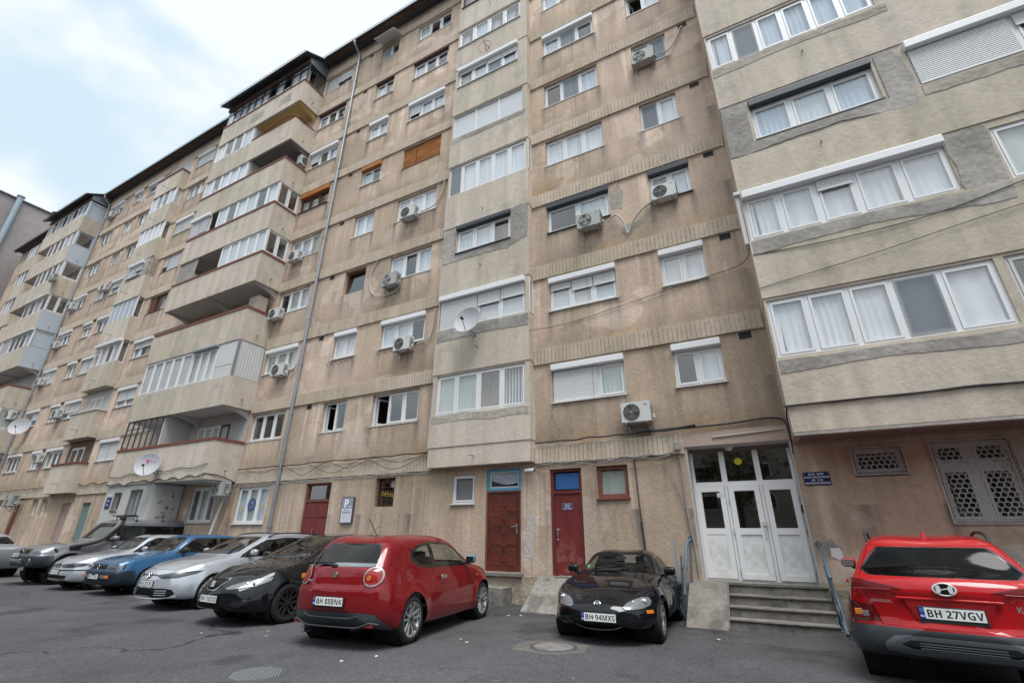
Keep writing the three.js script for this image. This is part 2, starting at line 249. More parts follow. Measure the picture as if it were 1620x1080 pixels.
// a window: frame mesh with panes, shutters, curtains and sill as sub-parts. Local origin lower left, outside is +z.
function win(parent, w, h, o = {}) {
  const fr = o.frame || pvc, P = o.panes || [1, 1], tot = P.reduce((a, b) => a + b, 0);
  const rh = o.roll ? (o.rollH ?? 0.17) : 0, H = h - rh, F = o.border ?? 0.05, M = o.mull ?? 0.065, S = 0.045;
  const inner = w - 2 * F - M * (P.length - 1); let x = F; const cells = [];
  for (const f of P) { const cw = inner * f / tot; cells.push([x, x + cw]); x += cw + M; }
  const y0 = F, y1 = H - F, T = o.transom;                      // transom: height of a cross bar
  const rows = T ? [[y0, T - M / 2], [T + M / 2, y1]] : [[y0, y1]];
  const G = [plate(0, w, 0, H, 0, 0.06, cells.flatMap(([a, b]) => rows.map(([c, d]) => [a, b, c, d])))];
  const cur = o.cur || '';
  const op = (i) => cur[i] === 'o';
  cells.forEach(([a, b], i) => { if (!o.thin && !op(i)) rows.forEach(([c, d]) => G.push(plate(a + 0.004, b - 0.004, c + 0.004, d - 0.004, 0.012, 0.05, [[a + S, b - S, c + S, d - S]]))); });
  winN++; const f = part('window', G, fr, parent, o.label);
  cells.forEach(([a, b], i) => rows.forEach(([c, d], j) => {
    const e = o.thin ? 0 : S, pw = b - a - 2 * e, ph = d - c - 2 * e; let ch = cur[i] || '.'; if (ch === 'b' && !o.lace) { const q = hsh(winN * 13 + i * 5, 77 + i); ch = q < 0.22 ? '.' : q < 0.5 ? 'h' : 'b'; }
    if (ch === 'o') {                                            // sash swung inwards
      const k = part('sash', plate(0, pw, 0, ph, 0, 0.05, [[0.05, pw - 0.05, 0.05, ph - 0.05]]), fr, f); k.position.set(a + e, c + e, -0.06); k.rotation.y = 1.25;
      return;
    }
    const pane = part('pane', new THREE.PlaneGeometry(pw, ph), o.glass || glass, f); pane.position.set((a + b) / 2, (c + d) / 2, -0.012 - 0.0); 
    const jt = rng(Math.round((a + w * 7 + ph * 13 + (o.seed || 0)) * 1000)); pane.rotation.set((jt() - 0.5) * 0.012, (jt() - 0.5) * 0.012, 0);
    if (ch === 't') pane.rotation.x = -0.1;
    if (j === 0) {
      const full = y1 - y0 - 0.02;
      if (ch === 'w' || ch === 'b' || ch === 'g') { const dr = part('curtain', drape(b - a + 0.06, full, i + (o.seed || 0)), ch === 'w' ? curtainW : ch === 'b' ? curtainB : curtainG, f); dr.position.set(a - 0.03, y0, -0.075); }
      if (ch === 'h') { const dr = part('curtain', drape((b - a) * 0.55, full, i + 3), curtainW, f); dr.position.set(a, y0, -0.18); }
      if (ch === 'm') { const dr = part('curtain', drape(b - a + 0.06, full, i + 2), curtainB, f); dr.position.set(a - 0.03, y0, -0.085); const s = part('insect_screen', new THREE.PlaneGeometry(b - a - 0.02, full), meshScreen, f); s.position.set((a + b) / 2, (y0 + y1) / 2, 0.018); }
      if (ch === 'p') { const s = part('blind_panel', bx(0, b - a, 0, full, -0.01, 0), slatWhite, f); s.position.set(a, y0, -0.05); }
      if (ch === 'l') { const s = part('louvre_blind', slats(b - a, full, 0), slatGrey, f); s.position.set(a, y1, -0.07); }
      if (ch === 'v') { const L = []; for (let q = 0; q < 7; q++) L.push(bx(a + (q + 0.12) * (b - a) / 7, a + (q + 0.62) * (b - a) / 7, y0, y1, -0.15, -0.145)); part('vertical_blind', L, curtainW, f); }
    }
  }));
  if (o.roll) part('shutter_box', rb(w + 0.02, rh, 0.20, 0.02, w / 2, H + rh / 2, 0.06), o.roll, f);
  if (o.shut) cells.forEach(([a, b], i) => { const s = o.shut[i] || 0; if (s > 0) { const m = part('roller_shutter', slats(b - a + 0.03, (y1 - y0 + 0.05) * s, 0), o.slat || slatWhite, f); m.position.set(a - 0.015, y1 + 0.03, 0.035); const e = part('shutter_rail', bx(0, b - a + 0.03, -0.045, 0, 0, 0.02), o.slat || slatWhite, f); e.position.set(a - 0.015, y1 + 0.03 - (y1 - y0 + 0.05) * s + 0.02, 0.033); } });
  if (o.sill !== 0) part('sill', bx(-0.02, w + 0.02, -0.035, -0.004, -0.05, o.sillD ?? 0.12), o.sillM || (fr === pvc ? pvcOld : fr), f);
  return f;
}
// a window in the main wall
function W(x0, x1, k, o = {}) {
  const y1 = o.y1 ?? HEAD[k], y0 = o.y0 ?? y1 - (o.h ?? 1.04);
  holes.push([x0, x1, y0, y1]);
  const f = win(B, x1 - x0, y1 - y0, o); f.position.set(x0, y0, o.z ?? (o.roll ? -0.07 : -0.10)); return f;
}
const R = { roll: pvc }, RD = { roll: darkFrame, sillM: darkFrame };
const c1 = [-1.5, -0.42], c2 = [-4.64, -2.68], c3 = [-11.05, -9.13], c4 = [-13.35, -12.25], c5 = [-17.25, -15.36];
// column beside the entrance
W(...c1, 1, { ...R, cur: '.w', label: 'window with white roller shutter box and half drawn curtain above the entrance' }); W(...c1, 2, { ...R, cur: 'pw' }); W(...c1, 3, { ...RD, cur: 'bb', seed: 2 });
W(...c1, 4, { cur: 'mw' }); W(...c1, 5, { cur: 'mm' }); W(...c1, 6, { cur: 'ow' }); W(...c1, 7, { cur: 'ww' }); W(...c1, 8, {});
// wide windows right of the bay
W(...c2, 1, { ...R, panes: [1.95, 1], shut: [1, 0], cur: '.g', seed: 5 }); W(...c2, 2, { ...R, panes: [1, 1, 1], shut: [0.22, 0.38, 0.38], cur: 'ppp', seed: 1 });
W(...c2, 3, { ...RD, panes: [1, 1], cur: 'bw', seed: 3 }); W(...c2, 4, { panes: [1, 1, 1], cur: 'www', seed: 9 }); W(...c2, 5, { panes: [1, 1, 1], cur: 'bmb' });
W(...c2, 6, { ...R, panes: [1, 1, 1], cur: 'bmb', seed: 4 }); W(...c2, 7, { panes: [1, 1, 1], cur: 'b.b' }); W(...c2, 8, { panes: [1, 1, 1] });
// wide windows left of the bay
W(...c3, 1, { panes: [1, 1, 1], cur: 'o..' , label: 'white three pane window with its left sash swung open' }); W(...c3, 2, { ...R, panes: [1, 1, 1], cur: 'wwb', seed: 3 }); W(...c3, 3, { panes: [1, 1, 1], cur: 'wtw' }); W(...c3, 4, { panes: [1, 1, 1], cur: 'www', seed: 6 });
W(...c3, 5, { panes: [1, 2], frame: brownFrame, shut: [1, 1], slat: woodSlat, mull: 0.05, label: 'window closed by brown wooden roller shutters' });
W(...c3, 6, { ...R, panes: [1, 1, 1], shut: [0.62, 0, 0], cur: '.bb' }); W(...c3, 7, { panes: [1, 1, 1], roll: brownFrame, rollH: 0.12, cur: 'b.b' }); W(...c3, 8, { panes: [1, 1, 1], cur: 'wtb' });
// small windows beside the downpipe
W(...c4, 1, { cur: 'o.' }); W(...c4, 2, { ...R, cur: 'ww', seed: 8 }); W(...c4, 3, { panes: [1], frame: brownFrame, cur: 't', z: -0.16 }); W(...c4, 4, { cur: 'ww', seed: 2 });
W(...c4, 5, { cur: 'bb', frame: pvcOld, roll: woodSlat, rollH: 0.24 }); W(...c4, 6, { ...R, cur: 'wb' }); W(...c4, 7, { cur: 'wb', frame: pvcOld, roll: brownFrame, rollH: 0.1 }); W(...c4, 8, { cur: 'm.', h: 0.88 });
// windows beside the large balconies
W(...c5, 1, { panes: [1, 1, 1], cur: '...', seed: 4 }); W(...c5, 2, { ...R, panes: [1, 1, 1], cur: 'ggg' }); W(...c5, 3, { panes: [1, 1, 1], cur: 'bgb' }); W(...c5, 4, { panes: [1, 1, 1], cur: 'bbg' });
W(...c5, 5, { panes: [1, 1, 1], frame: brownFrame, cur: 'gg.', roll: woodSlat, rollH: 0.27 }); W(...c5, 6, { ...R, panes: [1, 1, 1], shut: [0.6, 0, 0], cur: '..b' }); W(...c5, 7, { panes: [1, 1, 1], roll: brownFrame, rollH: 0.12, cur: 'bb.' });
W(...c5, 8, { panes: [1, 1.6], shut: [1, 0.55], cur: 'bb' });
// left of the large balconies
const c6 = [-29.0, -27.2];
W(...c6, 1, { ...R, panes: [1, 1], shut: [1, 1] }); W(...c6, 2, { ...R, panes: [1, 1], shut: [0.6, 0.6], cur: 'bb' }); W(...c6, 3, { ...R, panes: [1, 1.7], shut: [0.34, 0.34], cur: 'bb' });
W(...c6, 4, { panes: [1, 1.7], frame: brownFrame, shut: [1, 0], slat: rustPaint, cur: '.b', label: 'rust brown framed window with its left shutter closed' }); W(...c6, 5, { panes: [1, 3], frame: darkFrame, shut: [0.62, 1], cur: '..' }); W(...c6, 6, { ...R, panes: [1, 1.5], shut: [1, 1] });
W(...c6, 7, { panes: [1, 1, 1], cur: 'bbw' }); W(...c6, 8, { ...R, panes: [1, 1], shut: [1, 1] });
const c7 = [-34.9, -33.0], cS = [-36.7, -35.6], c8 = [-40.1, -38.25];
W(...c7, 1, { ...R, panes: [1, 1, 1], cur: 'gbb' }); W(...c7, 2, { ...R, panes: [1, 1, 1], shut: [0.6, 0.6, 0.6], cur: 'bbb' }); W(...c7, 3, { ...R, panes: [1, 1], shut: [0.95, 0.9] }); W(...c7, 4, { ...R, panes: [1, 1, 1], cur: 'bbw' });
W(...c7, 5, { ...R, panes: [1, 1], shut: [0.4, 0.4], cur: 'bb' }); W(...c7, 6, { panes: [1, 1, 1], cur: 'b.w' }); W(...c7, 7, { panes: [1, 1, 1], cur: '.ww' }); W(...c7, 8, { ...R, panes: [1, 1], cur: '.b' });
W(...cS, 1, { ...R, cur: 'bb' }); W(...cS, 2, { ...R, shut: [0.6, 0.6], cur: 'bb' }); W(...cS, 3, { ...R, cur: 'bw' }); W(...cS, 4, { ...R, shut: [0.2, 0.2], cur: 'bw' });
W(...cS, 5, { ...R, cur: 'bb' }); W(...cS, 6, { cur: 'bm', frame: pvcOld }); W(...cS, 7, { cur: 'wb' }); W(...cS, 8, { ...R, cur: 'gg' });
W(...c8, 1, { ...R, panes: [1, 1, 1], cur: '.b.' }); W(...c8, 2, { ...R, panes: [1, 1], shut: [0.0, 0.55], cur: 'gb' }); W(...c8, 3, { ...R, panes: [1, 1, 1], shut: [0.9, 0.9, 0.9] }); W(...c8, 4, { ...R, panes: [1, 1, 1], shut: [0.2, 0.2, 0.2], cur: 'bbb' });
W(...c8, 5, { ...R, panes: [1, 1, 1], cur: 'wb.' }); W(...c8, 6, { panes: [1, 1, 1], cur: 'bb.' }); W(...c8, 7, { panes: [1, 1, 1], cur: '.bb' }); W(...c8, 8, { ...R, panes: [1, 1, 1], shut: [0, 0, 0.4], cur: '.b.' });
for (let k = 1; k <= 7; k++) W(-49.9, -48.3, k, { panes: [1, 1], cur: 'bw', roll: k % 2 ? pvc : undefined });

// ---- ground floor openings
function doorHole(x0, x1, y0, y1) { holes.push([x0, x1, y0, y1]); }
W(-7.7, -6.96, 0, { y0: 2.25, y1: 3.0, panes: [1], cur: 'l', z: -0.06, label: 'small white framed window with grey slats behind its pane' });
W(-3.57, -2.82, 0, { y0: 2.28, y1: 3.01, panes: [1], frame: rustPaint, border: 0.09, cur: 'g', z: -0.06, thin: true, label: 'small window in a rust red frame' });
W(-10.5, -9.75, 0, { y0: 2.23, y1: 3.05, panes: [1], frame: brownFrame, thin: true, z: -0.16, sillM: rustPaint, label: 'dark shop window behind iron bars' });
W(-17.1, -15.42, 0, { y0: 1.8, y1: 3.03, panes: [1, 1, 1], cur: 'bgb', z: -0.06 });
W(-20.0, -18.4, 0, { y0: 1.86, y1: 3.1, panes: [1, 1, 1], cur: '.gb', z: -0.05 });
W(-33.3, -32.6, 0, { y0: 2.3, y1: 3.07, panes: [1], z: -0.14 }); W(-34.4, -33.7, 0, { y0: 2.3, y1: 3.07, panes: [1], z: -0.14 }); W(-39.3, -38.3, 0, { y0: 2.3, y1: 3.1, panes: [1, 1], z: -0.14 });
W(1.48, 2.27, 0, { y0: 2.55, y1: 3.04, panes: [1], frame: pvcOld, z: -0.12 });
W(2.68, 3.74, 0, { y0: 1.72, y1: 3.06, panes: [1.0, 1.0], transom: 0.93, cur: '..', frame: pvcOld, z: -0.12, mull: 0.13 });
W(5.2, 6.4, 0, { y0: 1.72, y1: 3.06, panes: [1, 1], z: -0.12 });

// doors
const redDoorMap = dtex(256, 512, (u, v, o) => { const wv = sst(0.50, 0.30, v) * sst(0.5, 0.72, fbm(u * 9, v * 26, 4)) , n = fbm(u * 5, v * 9, 4) - 0.5; const b = 1 + n * 0.4; o[0] = lerp(108 * b, 142, wv * 0.6); o[1] = lerp(36 * b, 104, wv * 0.6); o[2] = lerp(34 * b, 94, wv * 0.6); }, true, 'mirror');
const redDoor = std(C(1, 1, 1), 0.55, { map: rep(redDoorMap, 1.6, 3.2) });
const brownDoorMap = dtex(256, 512, (u, v, o) => { const n = fbm(u * 6, v * 12, 4) - 0.5, r = sst(0.45, 0.1, v) * 0.6 + sst(0.5, 0.75, fbm(u * 3, v * 5, 3)) * 0.4; const b = 1 + n * 0.45; o[0] = lerp(84, 122, r) * b; o[1] = lerp(41, 56, r) * b; o[2] = lerp(33, 34, r) * b; }, true, 'mirror');
const brownDoor = std(C(1, 1, 1), 0.45, { map: rep(brownDoorMap, 1.6, 2.6) });
{ // brown panelled steel door with blue transom window
  doorHole(-6.6, -5.58, 0.66, 3.09);
  const d = part('door', [bx(-6.56, -5.62, 0.67, 2.5, -0.10, -0.05)], brownDoor, B, 'worn brown steel door with raised panels');
  const P = []; for (let i = 0; i < 4; i++) for (const sx of [0, 1]) P.push(rb(0.27, i === 1 || i === 2 ? 0.24 : 0.36, 0.012, 0.005, -6.3 + sx * 0.42, 0.98 + i * 0.40 + (i > 1 ? 0.04 : 0), -0.047));
  for (let i = 0; i < 5; i++) P.push(rb(0.13, 0.13, 0.012, 0.005, -6.09, 0.95 + i * 0.32, -0.047)); part('door_panel', P, brownDoor, d);
  part('handle', [rb(0.035, 0.24, 0.02, 0.01, -5.72, 1.62, -0.04), rod([-5.72, 1.68, -0.03], [-5.72, 1.68, 0.02], 0.012), rod([-5.72, 1.68, 0.02], [-5.85, 1.68, 0.02], 0.011)], steel, d);
  part('door_frame', [bx(-6.6, -6.555, 0.66, 2.54, -0.14, -0.02), bx(-5.625, -5.58, 0.66, 2.54, -0.14, -0.02), bx(-6.555, -5.625, 2.5, 2.54, -0.14, -0.02)], rustPaint, d);
  const t = part('transom_window', plate(-6.6, -5.58, 2.545, 3.09, -0.03, 0.08, [[-6.52, -5.66, 2.61, 3.03]]), std(C(0.09, 0.32, 0.50), 0.6), B, 'transom window in a peeling sky blue frame');
  part('inner_frame', plate(-6.52, -5.66, 2.61, 3.03, -0.06, 0.03, [[-6.48, -5.70, 2.65, 2.99]]), pvcOld, t);
  const pn = part('pane', new THREE.PlaneGeometry(0.78, 0.34), glass, t); pn.position.set(-6.09, 2.82, -0.075);
  const cl = new THREE.PlaneGeometry(0.80, 0.32, 24, 10), p = cl.attributes.position; for (let i = 0; i < p.count; i++) { const x = p.getX(i), y = p.getY(i), q = (x + 0.4) / 0.8; const sag = Math.pow(Math.abs(q - 0.62), 1.6) * 0.42; p.setY(i, 0.17 - (0.16 - y) * Math.max(0.04, 0.96 - sag * 1.9)); p.setZ(i, 0.012 * Math.sin(q * 9 + y * 30) + 0.01 * Math.sin((q - 0.6) * 22 * (y + 0.3))); } cl.computeVertexNormals();
  const cm = part('hanging_cloth', cl, curtainB, t); cm.position.set(-6.09, 2.83, -0.105);
}
{ // red wooden door with blue panel in the transom
  doorHole(-4.77, -3.95, 0.62, 3.0);
  const d = part('door', [bx(-4.69, -4.02, 0.64, 2.42, -0.12, -0.07), bx(-4.36, -4.345, 0.66, 2.4, -0.07, -0.066)], redDoor, B, 'peeling dark red wooden door with a blue plaque');
  part('door_frame', [bx(-4.77, -4.69, 0.62, 3.0, -0.16, -0.04), bx(-4.02, -3.95, 0.62, 3.0, -0.16, -0.04), bx(-4.69, -4.02, 2.93, 3.0, -0.16, -0.04), bx(-4.69, -4.02, 2.42, 2.49, -0.16, -0.04)], std(C(0.13, 0.022, 0.02), 0.6), d);
  part('transom_panel', bx(-4.66, -4.05, 2.52, 2.9, -0.11, -0.09), std(C(0.03, 0.12, 0.34), 0.5, { bumpMap: rep(coarseBump, 0.5, 0.5), bumpScale: 0.004 }), d);
  part('handle', [rb(0.035, 0.2, 0.02, 0.008, -4.63, 1.55, -0.06), rod([-4.63, 1.6, -0.06], [-4.63, 1.6, -0.01], 0.011), rod([-4.63, 1.6, -0.01], [-4.54, 1.6, -0.01], 0.011), rb(0.05, 0.05, 0.02, 0.008, -4.63, 1.39, -0.06)], steel, d);
  const pm = canvasTex(256, 160, (c, w, h) => { c.fillStyle = '#101c50'; c.fillRect(0, 0, w, h); c.strokeStyle = '#dfe3ee'; c.lineWidth = 5; c.strokeRect(6, 6, w - 12, h - 12); c.fillStyle = '#eef1f8'; c.font = 'bold 34px sans-serif'; c.textAlign = 'center'; ['PUBELELE', 'INTERZIS', 'SUNA  SONE'].forEach((t, i) => c.fillText(t, w / 2, 50 + i * 42)); });
  const pl = single('door_plaque', rb(0.25, 0.15, 0.008, 0.003), faceMat(pm), 'small dark blue plaque with white lettering on the red door', 'sign'); planarUV(pl.geometry, 0.25, 0.15); pl.position.set(-4.36, 2.12, -0.064);
}
{ // red double door
  doorHole(-13.56, -12.38, 0.6, 3.02);
  const rd = std(C(0.17, 0.03, 0.03), 0.6, { bumpMap: rep(coarseBump, 0.9, 0.9), bumpScale: 0.006 });
  const d = part('double_door', [bx(-13.5, -12.98, 0.62, 2.42, -0.13, -0.08), bx(-12.96, -12.44, 0.62, 2.42, -0.13, -0.085), bx(-13.0, -12.94, 0.62, 2.42, -0.085, -0.075)], rd, B, 'red metal double door with glazed transom');
  const P = []; for (const sx of [-13.24, -12.70]) for (const [y, hh] of [[1.0, 0.5], [1.6, 0.5], [2.15, 0.36]]) P.push(rb(0.40, hh, 0.02, 0.008, sx, y, -0.078)); part('door_panel', P, rd, d);
  part('door_frame', plate(-13.56, -12.38, 0.6, 3.02, -0.06, 0.1, [[-13.5, -12.44, 0.62, 2.44], [-13.48, -12.46, 2.52, 2.95]]), rustPaint, d);
  const pn = part('pane', new THREE.PlaneGeometry(1.02, 0.43), glass, d); pn.position.set(-12.97, 2.735, -0.12);
  part('handle', rod([-13.02, 1.45, -0.05], [-13.02, 1.65, -0.05], 0.012), steel, d);
}
function plainDoor(x0, x1, y1, mat, label) { doorHole(x0, x1, 0.4, y1); const d = part('door', [bx(x0 + 0.05, x1 - 0.05, 0.42, y1 - 0.04, -0.13, -0.09), bx((x0 + x1) / 2 - 0.006, (x0 + x1) / 2 + 0.006, 0.42, y1 - 0.04, -0.09, -0.085)], mat, B, label); part('door_frame', plate(x0, x1, 0.4, y1, -0.07, 0.1, [[x0 + 0.05, x1 - 0.05, 0.42, y1 - 0.04]]), mat, d); part('handle', rod([x1 - 0.12, 1.4, -0.09], [x1 - 0.12, 1.4, -0.04], 0.02), steel, d); }
plainDoor(-28.75, -27.95, 2.78, std(C(0.15, 0.23, 0.23), 0.7), 'faded teal door'); plainDoor(-30.8, -29.95, 2.8, std(C(0.42, 0.30, 0.28), 0.75), 'faded pink door'); plainDoor(-36.55, -35.8, 2.86, std(C(0.24, 0.06, 0.04), 0.6), 'rust red door');
plainDoor(-42.6, -41.8, 2.8, std(C(0.2, 0.05, 0.04), 0.6), 'rust red door'); 

// ---- main entrance
const EX0 = -1.47, EX1 = 0.51, EY0 = 0.66, EY1 = 3.28, EZ = -0.34;
doorHole(EX0 - 0.03, EX1 + 0.03, EY0, EY1);
{
  const u = [EX0, -0.82, -0.15, EX1], yT = 2.52;                   // uprights and transom
  const door = part('entrance_door', plate(EX0, EX1, EY0, EY1, EZ, 0.07, [0, 1, 2].map((i) => [u[i] + 0.055, u[i + 1] - 0.055, yT + 0.05, EY1 - 0.07]).concat([0, 1, 2].map((i) => [u[i] + (i ? 0.03 : 0.055), u[i + 1] - (i < 2 ? 0.03 : 0.055), EY0 + 0.03, yT - 0.03]))), pvcDoor, B, 'white entrance door of three glazed leaves below a transom');
  for (let i = 0; i < 3; i++) {
    const a = u[i] + 0.05, b = u[i + 1] - 0.05;
    const lf = part('door_leaf', plate(a - 0.012, b + 0.012, EY0 + 0.035, yT - 0.035, EZ + 0.014 + (i ? 0.02 : 0), 0.07, [[a + 0.09, b - 0.09, EY0 + 0.13, EY0 + 0.86], [a + 0.09, b - 0.09, EY0 + 0.98, yT - 0.15]]), pvcDoor, B);
    part('door_panel', rb(b - a - 0.17, 0.74, 0.03, 0.012, (a + b) / 2, EY0 + 0.495, EZ - 0.01), pvcDoor, lf);
    const p1 = part('pane', new THREE.PlaneGeometry(b - a - 0.18, yT - 0.15 - EY0 - 0.98), glass, lf); p1.position.set((a + b) / 2, (yT - 0.15 + EY0 + 0.98) / 2, EZ - 0.03);
    const p2 = part('pane', new THREE.PlaneGeometry(u[i + 1] - u[i] - 0.1, EY1 - yT - 0.11), glass, door); p2.position.set((u[i] + u[i + 1]) / 2, (yT + EY1) / 2, EZ - 0.035);
    if (i) part('hinge', [0.2, 0.95, 1.55].map((y) => rb(0.025, 0.09, 0.03, 0.008, i === 1 ? u[1] + 0.03 : u[3] - 0.03, EY0 + y, EZ + 0.045)), pvcOld, lf);
    if (i === 1) part('handle', [rb(0.10, 0.09, 0.03, 0.01, b - 0.0, 1.72, EZ + 0.06), rod([b - 0.02, 1.6, EZ + 0.05], [b - 0.02, 1.42, EZ + 0.05], 0.012)], pvcOld, lf);
  }
  part('notice_paper', bx(-1.02, -0.86, 2.25, 2.34, EZ + 0.013, EZ + 0.017), std(C(0.7, 0.7, 0.7), 0.9), door);
  part('round_sticker', cyl(0.075, 0.075, 0.004, 'z', -0.5, 2.98, EZ - 0.027, 24), std(C(0.72, 0.60, 0.03), 0.6), door, 'round yellow sticker');
  part('reveal', [bx(EX0 - 0.028, EX0 - 0.002, EY0, EY1, EZ - 0.06, 0.002), bx(EX1 + 0.002, EX1 + 0.028, EY0, EY1, EZ - 0.06, 0.002), bx(EX0, EX1, EY1 - 0.002, EY1 + 0.02, EZ - 0.06, 0.003)], whiteWall, B);
  part('ceiling_lamp', [cyl(0.10, 0.10, 0.04, 'y', -0.62, EY1 - 0.022, -0.17), cyl(0.085, 0.05, 0.05, 'y', -0.62, EY1 - 0.065, -0.17)], pvcOld, B);
  part('intercom', rb(0.05, 0.16, 0.03, 0.008, EX1 - 0.005, 1.98, -0.14), dark, B);
}

// ---- the walls themselves
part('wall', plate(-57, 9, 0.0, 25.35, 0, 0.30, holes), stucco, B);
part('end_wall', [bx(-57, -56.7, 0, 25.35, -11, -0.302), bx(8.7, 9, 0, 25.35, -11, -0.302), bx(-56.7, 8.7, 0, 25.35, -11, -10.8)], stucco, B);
part('plinth', [bx(-5.56, -4.8, 0.0, 0.585, 0.0, 0.07), bx(-57, -6.6, 0.0, 0.56, 0.0, 0.05), bx(-3.93, -1.76, 0, 0.57, 0, 0.06), bx(0.66, 9, 0, 0.62, 0, 0.05), bx(-6.6, -5.56, 0, 0.6, 0, 0.06)], plinthMat, B);
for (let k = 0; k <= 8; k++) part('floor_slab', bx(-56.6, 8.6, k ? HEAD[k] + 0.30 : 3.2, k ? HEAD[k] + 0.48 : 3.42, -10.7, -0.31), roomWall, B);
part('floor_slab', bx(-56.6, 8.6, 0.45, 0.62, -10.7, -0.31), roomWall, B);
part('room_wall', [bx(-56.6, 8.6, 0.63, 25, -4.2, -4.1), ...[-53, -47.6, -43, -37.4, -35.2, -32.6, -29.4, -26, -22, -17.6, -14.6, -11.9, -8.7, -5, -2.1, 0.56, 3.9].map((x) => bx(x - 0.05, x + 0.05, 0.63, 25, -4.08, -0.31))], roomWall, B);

// ribbed bands at the floor levels
function ribBand(x0, x1, y0, h = 0.45, depth = 0.062, seed = 1) {
  const r = rng(seed), L = [bx(x0, x1, y0, y0 + h, 0, depth - 0.02)]; let x = x0 + 0.02, seam = x0 + 2.8 + r();
  while (x < x1 - 0.08) { const w = 0.088 + r() * 0.012; if (x > seam) { x += 0.03; seam += 2.9 + r() * 0.4; } L.push(bx(x, Math.min(x1, x + w), y0 + 0.002 + r() * 0.006, y0 + h - 0.004 - r() * 0.02, depth - 0.02, depth - 0.004 + r() * 0.005)); x += w + 0.013 + r() * 0.005; }
  const m = part('ribbed_band', L, beltMat, B); m.userData.kind = 'stuff'; return m;
}
for (let k = 0; k <= 8; k++) {
  const y = BELT0[k];
  ribBand(-5.16, k ? 0.53 : -1.52, y, 0.45, 0.062, 10 + k); ribBand(-17.36, -8.41, y, 0.45, 0.062, 30 + k);
  part('ribbed_band', [bx(-29.58, -24.2, y, y + 0.43, 0, 0.06)], beltMat, B);
  if (k) { part('ribbed_band', bx(-40.75, -32.4, y, y + 0.43, 0, 0.06), beltMat, B); part('ribbed_band', bx(-50.4, -47.6, y, y + 0.43, 0, 0.06), beltMat, B); }
  else part('ribbed_band', [bx(-40.75, -32.4, y, y + 0.43, 0, 0.05)], beltMat, B);
}
part('lintel_band', bx(-1.52, 0.53, 3.30, 3.60, 0, 0.03), std(C(0.46, 0.36, 0.30), 0.9, { bumpMap: rep(coarseBump, 1.1, 1.1), bumpScale: 0.006 }), B);
// small vent openings below the bands
for (let k = 0; k <= 8; k++) for (const x of [0.12, -14.1, -35.4 + 0.0]) { if (k === 0) continue; const v = part('vent_opening', plate(x - 0.15, x + 0.15, BELT0[k] - 0.21, BELT0[k] - 0.004, 0.006, 0.008, [[x - 0.13, x + 0.13, BELT0[k] - 0.19, BELT0[k] - 0.02]]), stucco, B); part('vent_shade', bx(x - 0.13, x + 0.13, BELT0[k] - 0.19, BELT0[k] - 0.02, 0.001, 0.003), dark, v); }  // flat dark sheet stands for the shade inside each vent hole

for (const [x, y0, y1] of [[-8.62, 0.6, 3.12], [-14.55, 0.6, 3.1], [-5.3, 0.6, 3.1], [-3.5, 3.66, 25.2], [-12.6, 3.66, 5.72], [-14.6, 5.8, 25.2], [-38.0, 3.62, 25], [-33.0, 3.62, 25]]) part('panel_joint', Array.from({ length: Math.ceil((y1 - y0) / 0.5) }, (_, i) => { const a = y0 + i * 0.5, b = Math.min(y1, a + 0.498), j = (hsh(i, Math.round(x * 9)) - 0.5) * 0.012; return bx(x + j - 0.004, x + j + 0.004, a, b, 0.0005, 0.002); }), std(C(0.16, 0.125, 0.095), 0.95), B).userData.kind = 'stuff';
// ---- irregular cement repairs
function patchGeo(pts, hole, z, th = 0.012, seed = 1, amp = 1) {    // a third value 1 keeps the edge that starts there straight
  const o = [];
  for (let i = 0; i < pts.length; i++) { const [ax, ay, st] = pts[i], [cx, cy] = pts[(i + 1) % pts.length]; if (st) { o.push(new THREE.Vector2(ax, ay)); continue; } const n = Math.max(1, Math.round(Math.hypot(cx - ax, cy - ay) / 0.06)); for (let j = 0; j < n; j++) { const t = j / n, x = lerp(ax, cx, t), y = lerp(ay, cy, t), e = Math.min(1, Math.min(j, n - j) / 3) * amp; o.push(new THREE.Vector2(x + e * ((fbm(x * 1.5 + seed * 9, y * 1.5 + 5, 5) - 0.5) * 0.22), y + e * ((fbm(x * 1.1 + 50, y * 1.1 + seed * 7, 5) - 0.5) * 0.28 + (vn(x * 19, y * 19 + seed) - 0.5) * 0.03))); } }
  const s = new THREE.Shape(o); for (const h of (hole || [])) s.holes.push(new THREE.Path([[h[0], h[2]], [h[0], h[3]], [h[1], h[3]], [h[1], h[2]]].map((p) => new THREE.Vector2(...p))));
  const g = new THREE.ExtrudeGeometry(s, { depth: th, bevelEnabled: false }); g.translate(0, 0, z); return g;
}

